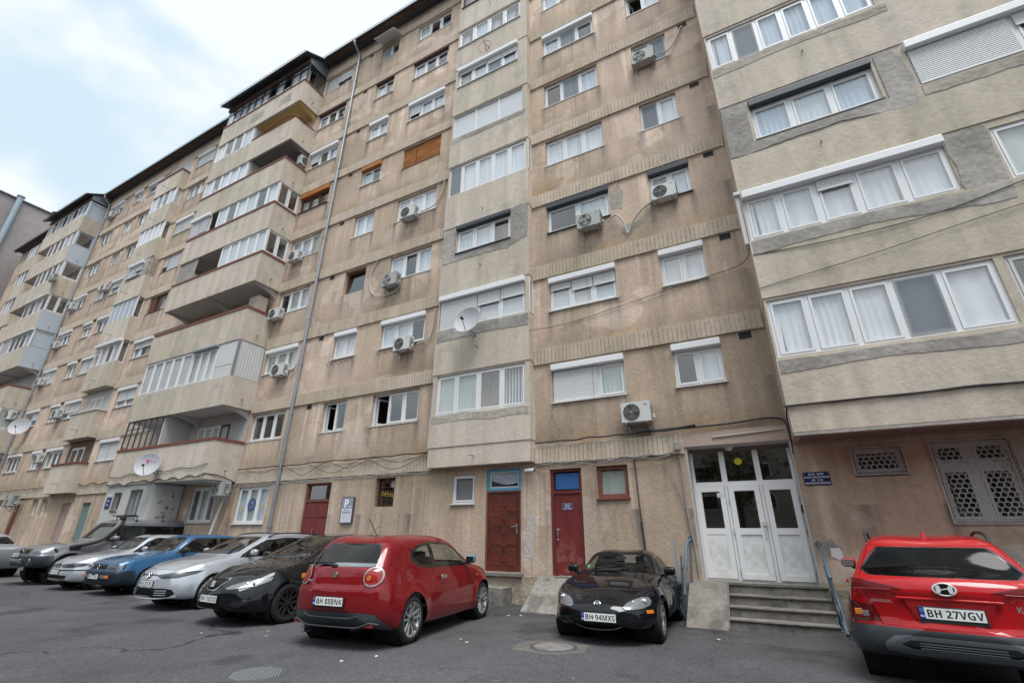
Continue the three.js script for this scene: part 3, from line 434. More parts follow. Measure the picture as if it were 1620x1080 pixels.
// ================================================================ central bay
{
  const x0 = -8.40, x1 = -5.17, z = 0.28;
  const wins = { 1: [-8.25, -5.30, 4.66, 5.86], 2: [-8.34, -5.30, 7.36, 8.55], 3: [-7.84, -5.80, 10.08, 11.14], 4: [-8.36, -5.22, 12.62, 13.92], 5: [-8.34, -5.36, 15.36, 16.50], 6: [-8.26, -5.56, 18.02, 19.06], 7: [-8.38, -5.44, 20.42, 21.48], 8: [-8.3, -5.3, 23.0, 24.2] };
  const hl = Object.values(wins);
  part('bay_wall', [plate(x0, x1, 3.2, 25.3, z, 0.12, hl), bx(x1 - 0.12, x1, 3.2, 25.3, 0, z - 0.121), bx(x0, x0 + 0.12, 3.2, 25.3, 0, z - 0.121), bx(x0 + 0.12, x1 - 0.12, 3.2, 3.34, 0.001, z - 0.121)], render1, B);
  for (let k = 0; k < 8; k++) { const a = k ? wins[k][3] + 0.05 : 3.74, b = wins[k + 1][2] - 0.035; part('bay_parapet', bx(x0 - 0.015, x1 + 0.015, a, b, 0.0, z + 0.022), render1, B); }
  const bw = (k, o) => { const [a, b, c, d] = wins[k]; const f = win(B, b - a, d - c, { seed: k * 3, ...o }); f.position.set(a, c, z - (o.z ?? 0.05)); return f; };
  bw(1, { panes: [1, 1.15, 1.15, 1.1], cur: 'gg.v', sill: 0, label: 'four pane bay window with vertical blinds on the right' });
  bw(2, { panes: [1.6, 0.9, 0.9], roll: pvc, shut: [1, 0.4, 0.36], cur: '.pp', sill: 0, label: 'bay window with the left roller shutter fully down' });
  bw(3, { panes: [1, 1, 1], roll: darkFrame, rollH: 0.16, cur: 'wwt', sillM: darkFrame });
  bw(4, { panes: [0.8, 1, 1, 1, 1], cur: 'mwwww', sill: 0 }); bw(5, { panes: [1, 1, 1], cur: 'ppp', thin: true, border: 0.035, mull: 0.05, sill: 0 });
  bw(6, { panes: [1, 1, 1, 1], roll: pvc, shut: [0.12, 0.12, 0.3, 0.3], cur: 'bbmb' }); bw(7, { panes: [1, 1, 1, 1], cur: 'bbbb' }); bw(8, { panes: [1, 1, 1], frame: brownFrame });
  part('cement_patch', patchGeo([[-8.38, 9.80], [-5.9, 9.72], [-5.2, 9.95, 1], [-5.19, 11.18], [-5.76, 11.18, 1], [-5.76, 10.03, 1], [-7.88, 10.03, 1], [-7.88, 11.1], [-8.38, 10.98, 1]], [], z + 0.023, 0.008, 3, 0.6), cement, B);
  part('cement_patch', patchGeo([[-8.38, 6.95], [-6.6, 7.02], [-5.19, 6.95], [-5.19, 7.33], [-8.38, 7.33]], [], z + 0.023, 0.008, 5, 0.45), cement, B);
  part('cement_patch', patchGeo([[-8.36, 4.42], [-5.19, 4.40], [-5.19, 4.62], [-8.36, 4.62]], [], z + 0.023, 0.006, 7, 0.45), cementPale, B);
  part('cement_patch', patchGeo([[-8.36, 15.1], [-5.3, 15.12], [-5.19, 15.3], [-8.36, 15.32]], [], z + 0.023, 0.006, 9, 0.45), cement, B);
  // narrow glazed returns at the right side
  for (const [k, c, d] of [[2, 7.38, 8.5], [4, 12.64, 13.88]]) { const f = win(B, 0.24, d - c, { panes: [1], thin: true, border: 0.03, sill: 0 }); f.position.set(x1 + 0.018, c, z - 0.02); f.rotation.y = Math.PI / 2; }
  for (const [y, L] of [[3.45, 0.25], [6.6, 0.2], [9.4, 0.12], [11.6, 0.12], [19.5, 0.3], [22.3, 0.2]]) part('drain_spout', rod([-6.85, y, z], [-6.85, y - 0.03, z + L], 0.016), zinc, B);
}

// ================================================================ right block
const RX0 = 0.56, RX1 = 8.6, RZ = 1.15;
{
  const w1 = [0.60, 4.07, 4.68, 5.90], w1b = [4.2, 7.6, 4.68, 5.90], w2 = [0.60, 4.10, 7.38, 8.62], w2b = [4.78, 7.6, 7.34, 8.52], w3 = [1.17, 3.57, 10.0, 11.18], w3b = [4.17, 7.4, 10.02, 11.2], w4 = [0.60, 4.05, 12.65, 13.84], w4b = [4.4, 7.4, 12.7, 13.8];
  const hl = [w1, w1b, w2, w2b, w3, w3b, w4, w4b, [0.8, 4, 15.4, 16.5], [0.8, 4, 18, 19.1]];
  part('loggia_wall', [plate(RX0, RX1, 3.23, 25.3, RZ, 0.12, hl), bx(RX0, RX0 + 0.12, 3.23, 25.3, 0.001, RZ - 0.121), bx(RX1 - 0.12, RX1, 3.23, 25.3, 0.001, RZ - 0.121)], render1, B);
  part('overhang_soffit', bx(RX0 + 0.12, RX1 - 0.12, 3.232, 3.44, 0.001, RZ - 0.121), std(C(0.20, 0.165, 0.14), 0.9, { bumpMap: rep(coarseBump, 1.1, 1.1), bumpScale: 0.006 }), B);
  part('soffit_edge', bx(RX0 + 0.002, RX1, 3.17, 3.229, RZ - 0.16, RZ - 0.004), cement, B);
  for (const x of [0.8, 4.25, 7.6]) part('floor_slab', bx(x - 0.06, x + 0.06, 3.45, 25, 0.002, RZ - 0.122), roomWall, B);
  for (let k = 1; k <= 8; k++) part('floor_slab', bx(RX0 + 0.121, RX1 - 0.121, HEAD[k] + 0.22, HEAD[k] + 0.36, 0.002, RZ - 0.122), roomWall, B);
  const lev = [[3.735, 4.62], [5.96, 7.33], [8.68, 9.62], [11.26, 12.6], [13.92, 15.35], [16.6, 18]];
  lev.forEach(([a, b], i) => part('loggia_parapet', bx(RX0 - 0.012, RX1, a, b, 0.01, RZ + 0.024), render1, B));
  const lw = ([a, b, c, d], o) => { const f = win(B, b - a, d - c, { sill: 0, ...o }); f.position.set(a, c, RZ - (o.z ?? 0.04)); return f; };
  lw(w1, { panes: [1, 1, 1, 1.05, 1.1], cur: 'wwwmw', seed: 3, mull: 0.08, label: 'five pane white loggia window with lace curtains, lowest storey' }); lw(w1b, { panes: [1, 1, 1], cur: '..b', frame: pvcOld });
  lw(w2, { panes: [1, 1, 1, 1.1, 1.1], roll: pvc, rollH: 0.19, shut: [0, 0, 0.24, 0, 0], cur: 'wwwww', seed: 6, mull: 0.1 }); lw(w2b, { panes: [1, 1, 1], cur: 'g..' });
  lw(w3, { panes: [1, 1, 1], roll: darkFrame, rollH: 0.2, cur: 'bwb', lace: 1, seed: 4, border: 0.06, z: 0.09, mull: 0.09, sill: 1, sillM: darkFrame, sillD: 0.11, label: 'three pane window under a dark roller shutter box in a cement patch' });
  lw(w3b, { panes: [1.6, 1.6], roll: pvc, rollH: 0.2, shut: [1, 0.3], cur: '..', mull: 0.12 }); lw(w4, { panes: [1, 1, 1, 1, 1, 1], cur: 'bmbbbb', lace: 1, seed: 9, mull: 0.08 }); lw(w4b, { panes: [1, 1, 1], cur: 'bbb' });
  lw([0.8, 4, 15.4, 16.5], { panes: [1, 1, 1, 1] }); lw([0.8, 4, 18, 19.1], { panes: [1, 1, 1, 1] });
  const zp = RZ + 0.024;
  part('cement_patch', patchGeo([[0.57, 9.66], [2.1, 9.72], [3.0, 9.70], [4.0, 9.58], [4.14, 10.3], [3.98, 11.2, 1], [3.64, 11.2, 1], [3.64, 9.93, 1], [1.10, 9.93, 1], [1.10, 11.2, 1], [0.57, 11.2, 1]], [], RZ + 0.006, 0.02, 21, 0.7), cement, B);
  part('cement_patch', patchGeo([[0.58, 6.98], [2.4, 7.08], [4.7, 6.95], [4.74, 7.30], [0.58, 7.31]], [], zp, 0.01, 23, 0.45), cement, B);
  part('cement_patch', patchGeo([[4.14, 7.34], [4.74, 7.34], [4.74, 8.62], [4.14, 8.64]], [], RZ + 0.001, 0.012, 25), cement, B);
  part('cement_patch', patchGeo([[0.58, 4.34], [2.2, 4.42], [4.1, 4.36], [4.16, 4.60], [0.58, 4.60]], [], zp, 0.01, 27, 0.45), cement, B);
  part('cement_patch', patchGeo([[0.58, 12.3], [2.6, 12.4], [4.2, 12.32], [4.2, 12.57], [0.58, 12.58]], [], zp, 0.01, 29, 0.45), cementPale, B);
  part('cement_patch', patchGeo([[4.18, 9.72], [8.3, 9.76], [8.3, 9.98], [4.18, 9.98]], [], RZ + 0.001, 0.01, 31, 0.45), cementPale, B);
  // shutter casing at the left return
  part('shutter_casing', [rb(0.10, 1.3, 0.34, 0.02, RX0 - 0.05, 7.98, RZ - 0.2), rb(0.14, 0.1, 0.42, 0.02, RX0 - 0.05, 8.66, RZ - 0.18)], pvcOld, B);
  for (const [x, y] of [[2.3, 9.35], [2.2, 14.4], [2.5, 12.1]]) part('drain_spout', rod([x, y, RZ + 0.02], [x, y - 0.02, RZ + 0.09], 0.016), zinc, B);
}
// ornamental grilles of the ground floor windows at the right
function ringGrille(x0, x1, y0, y1, label) {
  const L = [], z = 0.035, r = 0.042; 
  const bar = (a, b, c, d) => L.push(bx(a, b, c, d, z - 0.008, z + 0.008));
  for (const [q, e] of [[0, 0.014], [0.085, 0.010]]) { bar(x0 + q, x1 - q, y0 + q, y0 + q + e); bar(x0 + q, x1 - q, y1 - q - e, y1 - q); bar(x0 + q, x0 + q + e, y0 + q + e, y1 - q - e); bar(x1 - q - e, x1 - q, y0 + q + e, y1 - q - e); }
  const ring = (x, y, rr, t = 0.0052) => { const g = new THREE.TorusGeometry(rr, t, 5, 14); g.translate(x, y, z); L.push(g); };
  const arc = (x, y, s, a0) => { const g = new THREE.TorusGeometry(s, 0.006, 4, 8, Math.PI * 1.3); g.rotateZ(a0); g.translate(x, y, z); L.push(g); };
  for (let x = x0 + 0.06; x < x1 - 0.04; x += 0.07) { arc(x, y0 + 0.05, 0.026, 0); arc(x, y1 - 0.05, 0.026, Math.PI); }
  for (let y = y0 + 0.12; y < y1 - 0.08; y += 0.07) { arc(x0 + 0.05, y, 0.026, -1.5); arc(x1 - 0.05, y, 0.026, 1.5); }
  let row = 0; for (let y = y0 + 0.1 + r; y < y1 - 0.09 - r * 0.6; y += r * 1.86, row++) for (let x = x0 + 0.1 + r * (row % 2 ? 1.98 : 1); x < x1 - 0.09 - r * 0.6; x += r * 2.12) ring(x, y, r);
  for (const [x, y] of [[x0, y0 + 0.1], [x0, y1 - 0.1], [x1, y0 + 0.1], [x1, y1 - 0.1]]) L.push(rod([x, y, 0], [x, y, z], 0.008, 5));
  const m = single('window_grille', L, std(C(0.48, 0.47, 0.45), 0.6), label, 'window grille'); return m;
}
ringGrille(1.47, 2.28, 2.54, 3.05, 'small silver grille of welded rings below the overhang beside the blue plaque'); ringGrille(2.66, 3.77, 1.69, 3.08, 'large silver grille of welded rings over the white window above the red crossover');
part('cement_patch', patchGeo([[2.0, 0.66], [8, 0.66], [8, 1.6], [3.2, 1.36], [2.55, 1.5], [2.4, 1.15]], [], 0.001, 0.008, 41), cementPale, B);

// ================================================================ large balconies
function bracket(x, y, zf) { const s = new THREE.Shape(); s.moveTo(0, 0); s.lineTo(0, -0.42); s.quadraticCurveTo(0.10, -0.16, zf - 0.1, -0.06); s.lineTo(zf - 0.1, 0); const g = new THREE.ExtrudeGeometry(s, { depth: 0.14, bevelEnabled: false }); g.rotateY(-Math.PI / 2); g.translate(x + 0.07, y, 0.001); return g; }
function balcony(x0, x1, zf, k, o = {}) {
  const yb = HEAD[k] - 2.49, yt = o.yt ?? HEAD[k] - 1.12, t = 0.09, rm = o.mat || render1;
  const b = part('balcony', [bx(x0, x1, yb, yt, zf - t, zf), bx(x1 - t, x1, yb, yt, 0.001, zf - t - 0.001), bx(x0, x0 + t, yb, yt, 0.001, zf - t - 0.001)], rm, B, o.label);
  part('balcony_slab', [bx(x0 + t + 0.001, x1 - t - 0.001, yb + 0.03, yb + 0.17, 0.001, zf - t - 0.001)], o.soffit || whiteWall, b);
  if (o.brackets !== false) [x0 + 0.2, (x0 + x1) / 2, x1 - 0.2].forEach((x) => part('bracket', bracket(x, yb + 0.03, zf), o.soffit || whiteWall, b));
  if (o.cap) part('rail_cap', [bx(x0 - 0.03, x1 + 0.03, yt + 0.001, yt + 0.095, zf - t - 0.03, zf + 0.03), bx(x1 - t - 0.03, x1 + 0.03, yt + 0.001, yt + 0.095, 0.002, zf - t - 0.031)], rustPaint, b);
  if (o.rail) { const L = [tube([[o.rail, yt + 0.17, zf - 0.05], [x1 - 0.05, yt + 0.17, zf - 0.05], [x1 - 0.05, yt + 0.17, 0.02]], 0.028, 30)]; for (let x = o.rail; x < x1; x += 1.2) L.push(rod([x, yt, zf - 0.05], [x, yt + 0.17, zf - 0.05], 0.018)); L.push(rod([x1 - 0.05, yt, 0.5], [x1 - 0.05, yt + 0.17, 0.5], 0.018)); const rl = part('railing', L[0], std(C(0.22, 0.045, 0.035), 0.5), b); L.slice(1).forEach((q) => part('railing_post', q, rl.material, b)); }
  for (const q of (o.glaze || [])) {                                // front glazing spans
    const lift = o.cap ? 0.09 : 0, a = q.x0 ?? x0, e = q.x1 ?? x1, top = q.top ?? HEAD[k] + 0.17, f = win(B, e - a, top - yt - 0.02 - lift, { sill: 0, ...q.o }); f.position.set(a, yt + 0.01 + lift, zf - (q.in ?? 0.05));
  }
  if (o.side) { const f = win(B, zf - 0.08, HEAD[k] + 0.17 - yt - 0.02 - (o.cap ? 0.09 : 0), { sill: 0, ...o.side }); f.position.set(x1 - 0.05, yt + 0.01 + (o.cap ? 0.09 : 0), zf - 0.07); f.rotation.y = Math.PI / 2; }
  if (o.part) part('partition', bx(o.part - 0.05, o.part + 0.05, yt - 1.0, HEAD[k] + 0.17, 0.002, zf - 0.1), whiteWall, b);
  part('drain_spout', [rod([x1, yb + 0.35, zf * 0.45], [x1 + 0.12, yb + 0.33, zf * 0.45], 0.022)], zinc, b);
  return b;
}
function innerDoor(x0, x1, k, o) { const f = win(B, x1 - x0, 2.1, { sill: 0, transom: 0.8, ...o }); f.position.set(x0, HEAD[k] - 2.3, 0.012); }
const L0 = -24.2, L1 = -17.4, LZ = 1.15;
{
  const wf = std(C(0.06, 0.065, 0.07), 0.5);
  balcony(L0, L1, LZ, 1, { cap: 1, part: -21.4, glaze: [{ x1: -21.45, o: { panes: [1, 1, 1, 1, 1, 1], thin: true, frame: wf, border: 0.02, mull: 0.018, transom: 0.85, cur: '......' } }], label: 'first floor balcony with old metal glazing at its left half' });
  part('balcony_back', bx(-21.3, -17.5, 3.4, 5.9, 0.001, 0.010), whiteWall, B); innerDoor(-20.7, -19.2, 1, { panes: [1, 1, 1], cur: '...' }); innerDoor(-19.15, -18.55, 1, { panes: [1], frame: brownFrame, cur: '.' });
  balcony(L0, L1, LZ, 2, { yt: 7.06, glaze: [{ x1: -20.5, o: { panes: [1, 1, 1, 1, 1], cur: 'ppppp', mull: 0.05 } }, { x0: -20.48, x1: -18.75, o: { panes: [1, 1, 1], roll: slatGrey, rollH: 0.1, cur: 'gww' } }], label: 'fully enclosed balcony with white panels at its right end' });
  { const yt = 7.06, g = []; for (let i = 0; i < 9; i++) g.push(bx(-17.445, -17.42, yt + 0.02, 8.55, 0.03 + i * 0.12, 0.03 + i * 0.12 + 0.108)); part('cladding_board', g, pvcOld, B); part('cladding_panel', [bx(-18.73, -17.46, yt + 0.02, 7.55, LZ - 0.06, LZ - 0.04), bx(-18.73, -17.46, 7.57, 8.55, LZ - 0.06, LZ - 0.035)], pvcOld, B); part('cladding_frame', [bx(-17.49, -17.40, yt + 0.01, 8.57, LZ - 0.09, LZ - 0.01), bx(-17.49, -17.405, yt + 0.01, 8.57, 0.003, 0.03)], zinc, B); }
  balcony(L0, L1, LZ, 3, { cap: 1, label: 'open balcony with a brown rail' }); innerDoor(-22.5, -20.8, 3, { panes: [1, 1, 1], cur: 'bb.', frame: brownFrame }); innerDoor(-20.0, -18.5, 3, { panes: [1, 1], frame: brownFrame, cur: '..' });
  part('storage_cabinet', rb(0.62, 1.0, 0.45, 0.02, -17.95, HEAD[3] - 0.75, 0.45), std(C(0.42, 0.36, 0.30), 0.7), B);
  balcony(L0, L1, LZ, 4, { cap: 1, glaze: [{ x0: -20.7, o: { panes: [1, 1, 1, 1, 1], cur: 'ppppp', mull: 0.05 } }], side: { panes: [1, 1], cur: '..' }, label: 'balcony glazed at its right end and open at its left' });
  balcony(L0, L1, LZ, 5, { cap: 1, glaze: [{ x0: -22.0, o: { panes: [1, 1, 1, 1, 1, 1], cur: 'p.wp.w', mull: 0.05 } }, { x1: -22.6, o: { panes: [1, 1], roll: pvc, shut: [0.9, 0.85] } }], side: { panes: [1, 1], cur: '..' }, label: 'balcony with glazing at right and shutters at left' });
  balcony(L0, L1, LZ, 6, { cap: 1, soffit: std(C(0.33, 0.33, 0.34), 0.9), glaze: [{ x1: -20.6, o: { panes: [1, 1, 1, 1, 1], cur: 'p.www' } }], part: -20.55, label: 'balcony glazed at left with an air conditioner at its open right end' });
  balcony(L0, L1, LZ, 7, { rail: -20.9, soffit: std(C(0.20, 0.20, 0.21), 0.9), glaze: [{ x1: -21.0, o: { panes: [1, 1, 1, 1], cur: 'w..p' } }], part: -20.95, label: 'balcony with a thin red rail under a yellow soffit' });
  part('balcony_back', bx(-20.85, -17.5, HEAD[7] - 2.3, HEAD[7] + 0.15, 0.001, 0.010), std(C(0.60, 0.50, 0.36), 0.9), B); innerDoor(-19.6, -18.2, 7, { panes: [1, 1], cur: 'wb' });
  balcony(L0, L1, LZ, 8, { cap: 1, soffit: yellowRender, glaze: [{ top: HEAD[8] + 0.25, o: { panes: Array(11).fill(1), frame: wf, thin: true, border: 0.03, mull: 0.035, transom: 0.92, cur: 'wppwww.w.ww' } }], side: { panes: [1, 1], frame: wf, thin: true, transom: 0.92, border: 0.03, mull: 0.035, cur: 'h.' }, label: 'top floor balcony enclosed by dark framed glazing' });
  for (const [a, b, s] of [[-19.3, -18.2, 3], [-21.6, -20.4, 5]]) part('peeled_paint', patchGeo([[a, 22.1], [b, 22.0], [b - 0.1, 22.6], [a + 0.2, 22.55]], [], LZ + 0.001, 0.004, s), cementPale, B);
  part('cement_patch', patchGeo([[-24.1, 13.9], [-22.6, 13.9], [-22.6, 12.75], [-24.1, 12.75]], [], LZ - 0.08, 0.01, 61), cement, B).visible = true;
}
// balcony roofs, main eaves and gutter
function balconyRoof(x0, x1, zf) {
  const a = x0 - 0.25, b = x1 + 0.25, z1 = zf + 0.36, yl = 24.50, yh = 25.46, th = 0.06;
  const s = new THREE.Shape([[0, yh], [z1, yl], [z1, yl + th], [0, yh + th]].map((p) => new THREE.Vector2(...p))); const g = new THREE.ExtrudeGeometry(s, { depth: b - a, bevelEnabled: false }); g.rotateY(-Math.PI / 2); g.translate(b, 0, 0.002);
  const r = part('balcony_roof', g, roofMetal, B);
  const t = new THREE.Shape([[0.02, 24.36], [zf - 0.02, 24.36], [zf - 0.02, yl + 0.2], [0.02, yh - 0.02]].map((p) => new THREE.Vector2(...p))); for (const x of [x1 - 0.03, x0 + 0.07]) { const q = new THREE.ExtrudeGeometry(t, { depth: 0.04, bevelEnabled: false }); q.rotateY(-Math.PI / 2); q.translate(x + 0.04, 0, 0); part('roof_gable', q, zinc, r); }
  part('roof_seam', Array.from({ length: 8 }, (_, i) => rod([a + 0.1 + i * (b - a - 0.2) / 7, yh + 0.075, 0.05], [a + 0.1 + i * (b - a - 0.2) / 7, yl + 0.075, z1 - 0.02], 0.02, 5)), roofMetal, r);
  part('fascia', bx(x0 - 0.05, x1 + 0.05, 24.30, 24.52, zf - 0.04, zf + 0.03), soffitWood, r);
  part('gutter', gutterGeo(a, b, yl - 0.02, z1 + 0.05), roofMetal, r);
}
function gutterGeo(x0, x1, y, z) { const g = new THREE.CylinderGeometry(0.075, 0.075, x1 - x0, 14, 1, true, Math.PI / 2, Math.PI); g.rotateZ(Math.PI / 2); g.rotateX(0); g.translate((x0 + x1) / 2, y, z); const L = [g]; for (let x = x0 + 0.3; x < x1; x += 1.0) L.push(bx(x - 0.012, x + 0.012, y - 0.085, y - 0.074, z - 0.07, z + 0.07)); L.push(rod([x0, y, z + 0.075], [x1, y, z + 0.075], 0.012, 6)); return join(L); }
balconyRoof(L0, L1, LZ);
balconyRoof(-47.5, -40.8, LZ);
for (const [a, b] of [[-57, -47.8], [-40.5, -24.5], [-17.1, 9]]) {
  const s = new THREE.Shape([[0, 25.34], [0.52, 24.98], [0.52, 25.06], [0, 25.42]].map((p) => new THREE.Vector2(...p))); const g = new THREE.ExtrudeGeometry(s, { depth: b - a, bevelEnabled: false }); g.rotateY(-Math.PI / 2); g.translate(b, 0, 0.002);
  const e = part('eaves', g, soffitWood, B); const L = []; for (let x = a + 0.4; x < b; x += 0.9) L.push(rod([x, 25.31, 0.02], [x, 24.97, 0.5], 0.035, 4)); part('rafter', L, soffitWood, e).userData.kind = 'stuff';
  part('gutter', gutterGeo(a, b, 25.06, 0.60), roofMetal, e); part('eaves_edge', bx(a, b, 25.07, 25.13, 0.45, 0.53), roofMetal, e);
}
{ const s = new THREE.Shape([[0.5, 25.13], [0, 25.44], [-5.5, 27.4], [-11, 25.4]].map((p) => new THREE.Vector2(...p))); const g = new THREE.ExtrudeGeometry(s, { depth: 66, bevelEnabled: false }); g.rotateY(-Math.PI / 2); g.translate(9, 0.0, 0); part('roof', g, roofMetal, B); }
// downpipes
function downpipe(x, y1, y0) { const L = [tube([[x + 0.03, y1 - 0.05, 0.60], [x + 0.03, y1 - 0.25, 0.58], [x, y1 - 0.6, 0.16], [x, y1 - 0.9, 0.12]], 0.06, 24, 10), cyl(0.058, 0.058, y1 - 0.9 - y0, 'y', x, (y1 - 0.9 + y0) / 2, 0.12, 14)]; for (let y = y0 + 1.6; y < y1 - 1; y += 1.9) L.push(cyl(0.068, 0.068, 0.05, 'y', x, y, 0.12, 14), rod([x, y, 0], [x, y, 0.1], 0.012)); return part('downpipe', L, zinc, B); }
downpipe(-14.88, 25.06, 0.1); downpipe(-40.42, 25.0, 0.1);

// ---- left small bay
{
  const x0 = -32.4, x1 = -29.6, z = 0.42; const sp = [];
  for (let k = 1; k <= 8; k++) {
    const yb = HEAD[k] - 2.49, yt = HEAD[k] - 1.12;
    const b = part('small_balcony', [bx(x0, x1, yb, yt, z - 0.09, z), bx(x1 - 0.09, x1, yb, yt, 0.001, z - 0.091), bx(x0, x0 + 0.09, yb, yt, 0.001, z - 0.091), bx(x0 + 0.091, x1 - 0.091, yb + 0.02, yb + 0.16, 0.001, z - 0.091)], render1, B);
    part('drain_spout', rod([x0 + 1.4, yb + 0.45, z], [x0 + 1.4, yb + 0.43, z + 0.3], 0.018), zinc, b);
    const gl = (o, side) => { const f = win(B, x1 - x0, HEAD[k] + 0.18 - yt, { sill: 0, ...o }); f.position.set(x0, yt + 0.005, z - 0.05); const s = win(B, z - 0.07, HEAD[k] + 0.18 - yt, { panes: [1], sill: 0, thin: true, border: 0.04, ...side }); s.position.set(x1 - 0.05, yt + 0.005, z - 0.06); s.rotation.y = Math.PI / 2; };
    if (k === 3) gl({ panes: [1, 1, 1, 1], roll: pvc, cur: '.b.p' }); if (k === 4) gl({ panes: [1, 1, 1, 1, 1], cur: 'ppppp', thin: true, glass: glassMilk }); if (k === 6) gl({ panes: [1, 1, 1, 1, 1], cur: 'wwwww' }); if (k === 7) gl({ panes: [1, 1, 1, 1], cur: 'p..p' }, { cur: 'p' });
    if (k === 5) { const f = win(B, 1.6, 0.95, { panes: [1, 1], roll: pvc, shut: [1, 0.5], cur: '.b' }); f.position.set(x0 + 0.5, yt + 0.2, z - 0.05); part('infill_wall', [plate(x0, x1, yt + 0.002, HEAD[k] + 0.19, z - 0.02, 0.1, [[x0 + 0.5, x0 + 2.1, yt + 0.2, yt + 1.15]])], cementPale, b); const L = []; for (let r = 0; r < 6; r++) { const y = yt + 0.01 + r * 0.21; for (const [a, e] of (r % 2 ? [[0.01, 0.18], [0.19, z - 0.02]] : [[0.01, z - 0.02]])) { const m = part('block', bx(x1 - 0.11, x1 - 0.012 + (r % 3) * 0.004, y, y + 0.195, a, e), cementPale, b); } } }
    if (k === 1 || k === 8) part('rail_cap', [bx(x0 - 0.05, x1 + 0.05, yt + 0.002, yt + 0.08, z - 0.1, z + 0.05), bx(x1 - 0.1, x1 + 0.05, yt + 0.002, yt + 0.08, 0.005, z - 0.101)], rustPaint, b);
    if (k === 2) part('rail_cap', [bx(x0 - 0.05, x1 + 0.05, yt + 0.002, yt + 0.08, z - 0.1, z + 0.05), bx(x1 - 0.1, x1 + 0.05, yt + 0.002, yt + 0.08, 0.005, z - 0.101)], pvcOld, b);
    if (k <= 2 || k === 8) { part('balcony_back', bx(x0 + 0.1, x1 - 0.1, yb + 0.2, HEAD[k] + 0.15, 0.001, 0.01), k === 1 ? std(C(0.16, 0.12, 0.09), 0.9) : whiteWall, b); innerDoor(x0 + 0.5, x0 + 1.9, k, { panes: [1, 1], cur: 'b.' }); }
  }
}
// ---- far left stack of large balconies
{
  const x0 = -47.5, x1 = -40.8, blue = std(C(0.44, 0.49, 0.55), 0.8, { bumpMap: rep(coarseBump, 1.3, 1.3), bumpScale: 0.004 });
  const g = (a, n, cur, o = {}) => ({ x0: a, o: { panes: Array(n).fill(1), cur, mull: 0.05, ...o } });
  const solid = { panes: [1], cur: 'p', border: 0.1, frame: blue, glass: glassMilk };
  balcony(x0, x1, LZ, 8, { glaze: [g(x0, 8, 'w.w.w.wp')], side: solid, cap: 0 }); balcony(x0, x1, LZ, 7, { glaze: [g(-45.2, 5, '..bpp')], side: { panes: [1], cur: '.', border: 0.1, frame: blue } });
  balcony(x0, x1, LZ, 6, { glaze: [g(-45.0, 5, '..b.p')], side: { panes: [1], cur: '.', border: 0.08 }, cap: 0 }); balcony(x0, x1, LZ, 5, { glaze: [g(-44.6, 4, '..b.', { roll: pvcOld })], side: { panes: [1, 1], cur: '..' } });
  balcony(x0, x1, LZ, 4, { glaze: [g(-44.2, 4, 'b..b', { roll: pvcOld }), { x1: -44.25, o: { panes: [1, 1], cur: 'pp' } }], side: solid }); balcony(x0, x1, LZ, 3, { cap: 1 }); balcony(x0, x1, LZ, 2, { glaze: [g(x0, 7, 'ggggggg')], side: { panes: [1], cur: 'g' } }); balcony(x0, x1, LZ, 1, { cap: 1 });
  innerDoor(-44.5, -42.5, 3, { panes: [1, 1, 1], cur: 'b..' }); innerDoor(-44, -42, 1, { panes: [1, 1, 1], cur: 'b..' }); part('balcony_back', bx(-47.4, -40.9, 8.9, 11.2, 0.001, 0.01), whiteWall, B);
  for (const k of [7, 5, 4, 8]) part('painted_shaded_side', bx(x1 + 0.001, x1 + 0.006, HEAD[k] - 2.46, HEAD[k] - 1.15, 0.02, LZ - 0.02), k === 8 ? renderDark : blue, B);  // top storey sheet carries side shade in its colour; the blue ones are painted
  // the bay beyond
  const a = -53.4, b = -50.4, z = 0.42;
  for (let k = 1; k <= 8; k++) { const yb = HEAD[k] - 2.49, yt = HEAD[k] - 1.12; part('small_balcony', [bx(a, b, yb, yt, 0.001, z)], render1, B); if (k !== 5 && k !== 2) { const f = win(B, b - a, HEAD[k] + 0.18 - yt, { panes: [1, 1, 1, 1], cur: 'bpbw', sill: 0 }); f.position.set(a, yt + 0.005, z - 0.06); part('side_wall', bx(b - 0.08, b - 0.001, yt + 0.002, HEAD[k] + 0.18, 0.002, z - 0.08), render1, B); } }
}
// ---- white annex under the first large balcony
{
  const x0 = -24.12, x1 = -20.6, zf = 1.10; const h1 = [-23.35, -22.85, 2.25, 2.95], h2 = [-22.15, -21.35, 1.3, 3.02];
  part('annex', [plate(x0, x1, 0, 3.23, zf, 0.12, [h1, h2]), bx(x1 - 0.12, x1, 0, 3.23, 0.052, zf - 0.121), bx(x0, x0 + 0.12, 0, 3.23, 0.052, zf - 0.121)], whiteWall, B, 'white painted ground floor annex with barred windows');
  for (const h of [h1, h2]) { const f = win(B, h[1] - h[0], h[3] - h[2], { panes: h === h2 ? [1, 1] : [1], cur: 'bw', sill: 0 }); f.position.set(h[0], h[2], zf - 0.08); const L = []; for (let x = h[0] + 0.02; x <= h[1]; x += 0.085) L.push(rod([x, h[2] - 0.04, zf + 0.03], [x, h[3] + 0.04, zf + 0.03], 0.009, 5)); L.push(bx(h[0] - 0.05, h[1] + 0.05, h[2] + 0.02, h[2] + 0.045, zf + 0.02, zf + 0.04), bx(h[0] - 0.05, h[1] + 0.05, h[3] - 0.045, h[3] - 0.02, zf + 0.02, zf + 0.04)); part('window_bars', L, black, f).position.set(-h[0], -h[2], -(zf - 0.08)); }
  const r = rng(5), S = []; for (let i = 0; i < 14; i++) { const q = 0.02 + r() * 0.035; S.push(cyl(q, q, 0.004, 'x', x1 + 0.002, 2.1 + r() * 0.95, 0.2 + r() * 0.7, 9)); } part('wall_stain', S, cement, B);
}

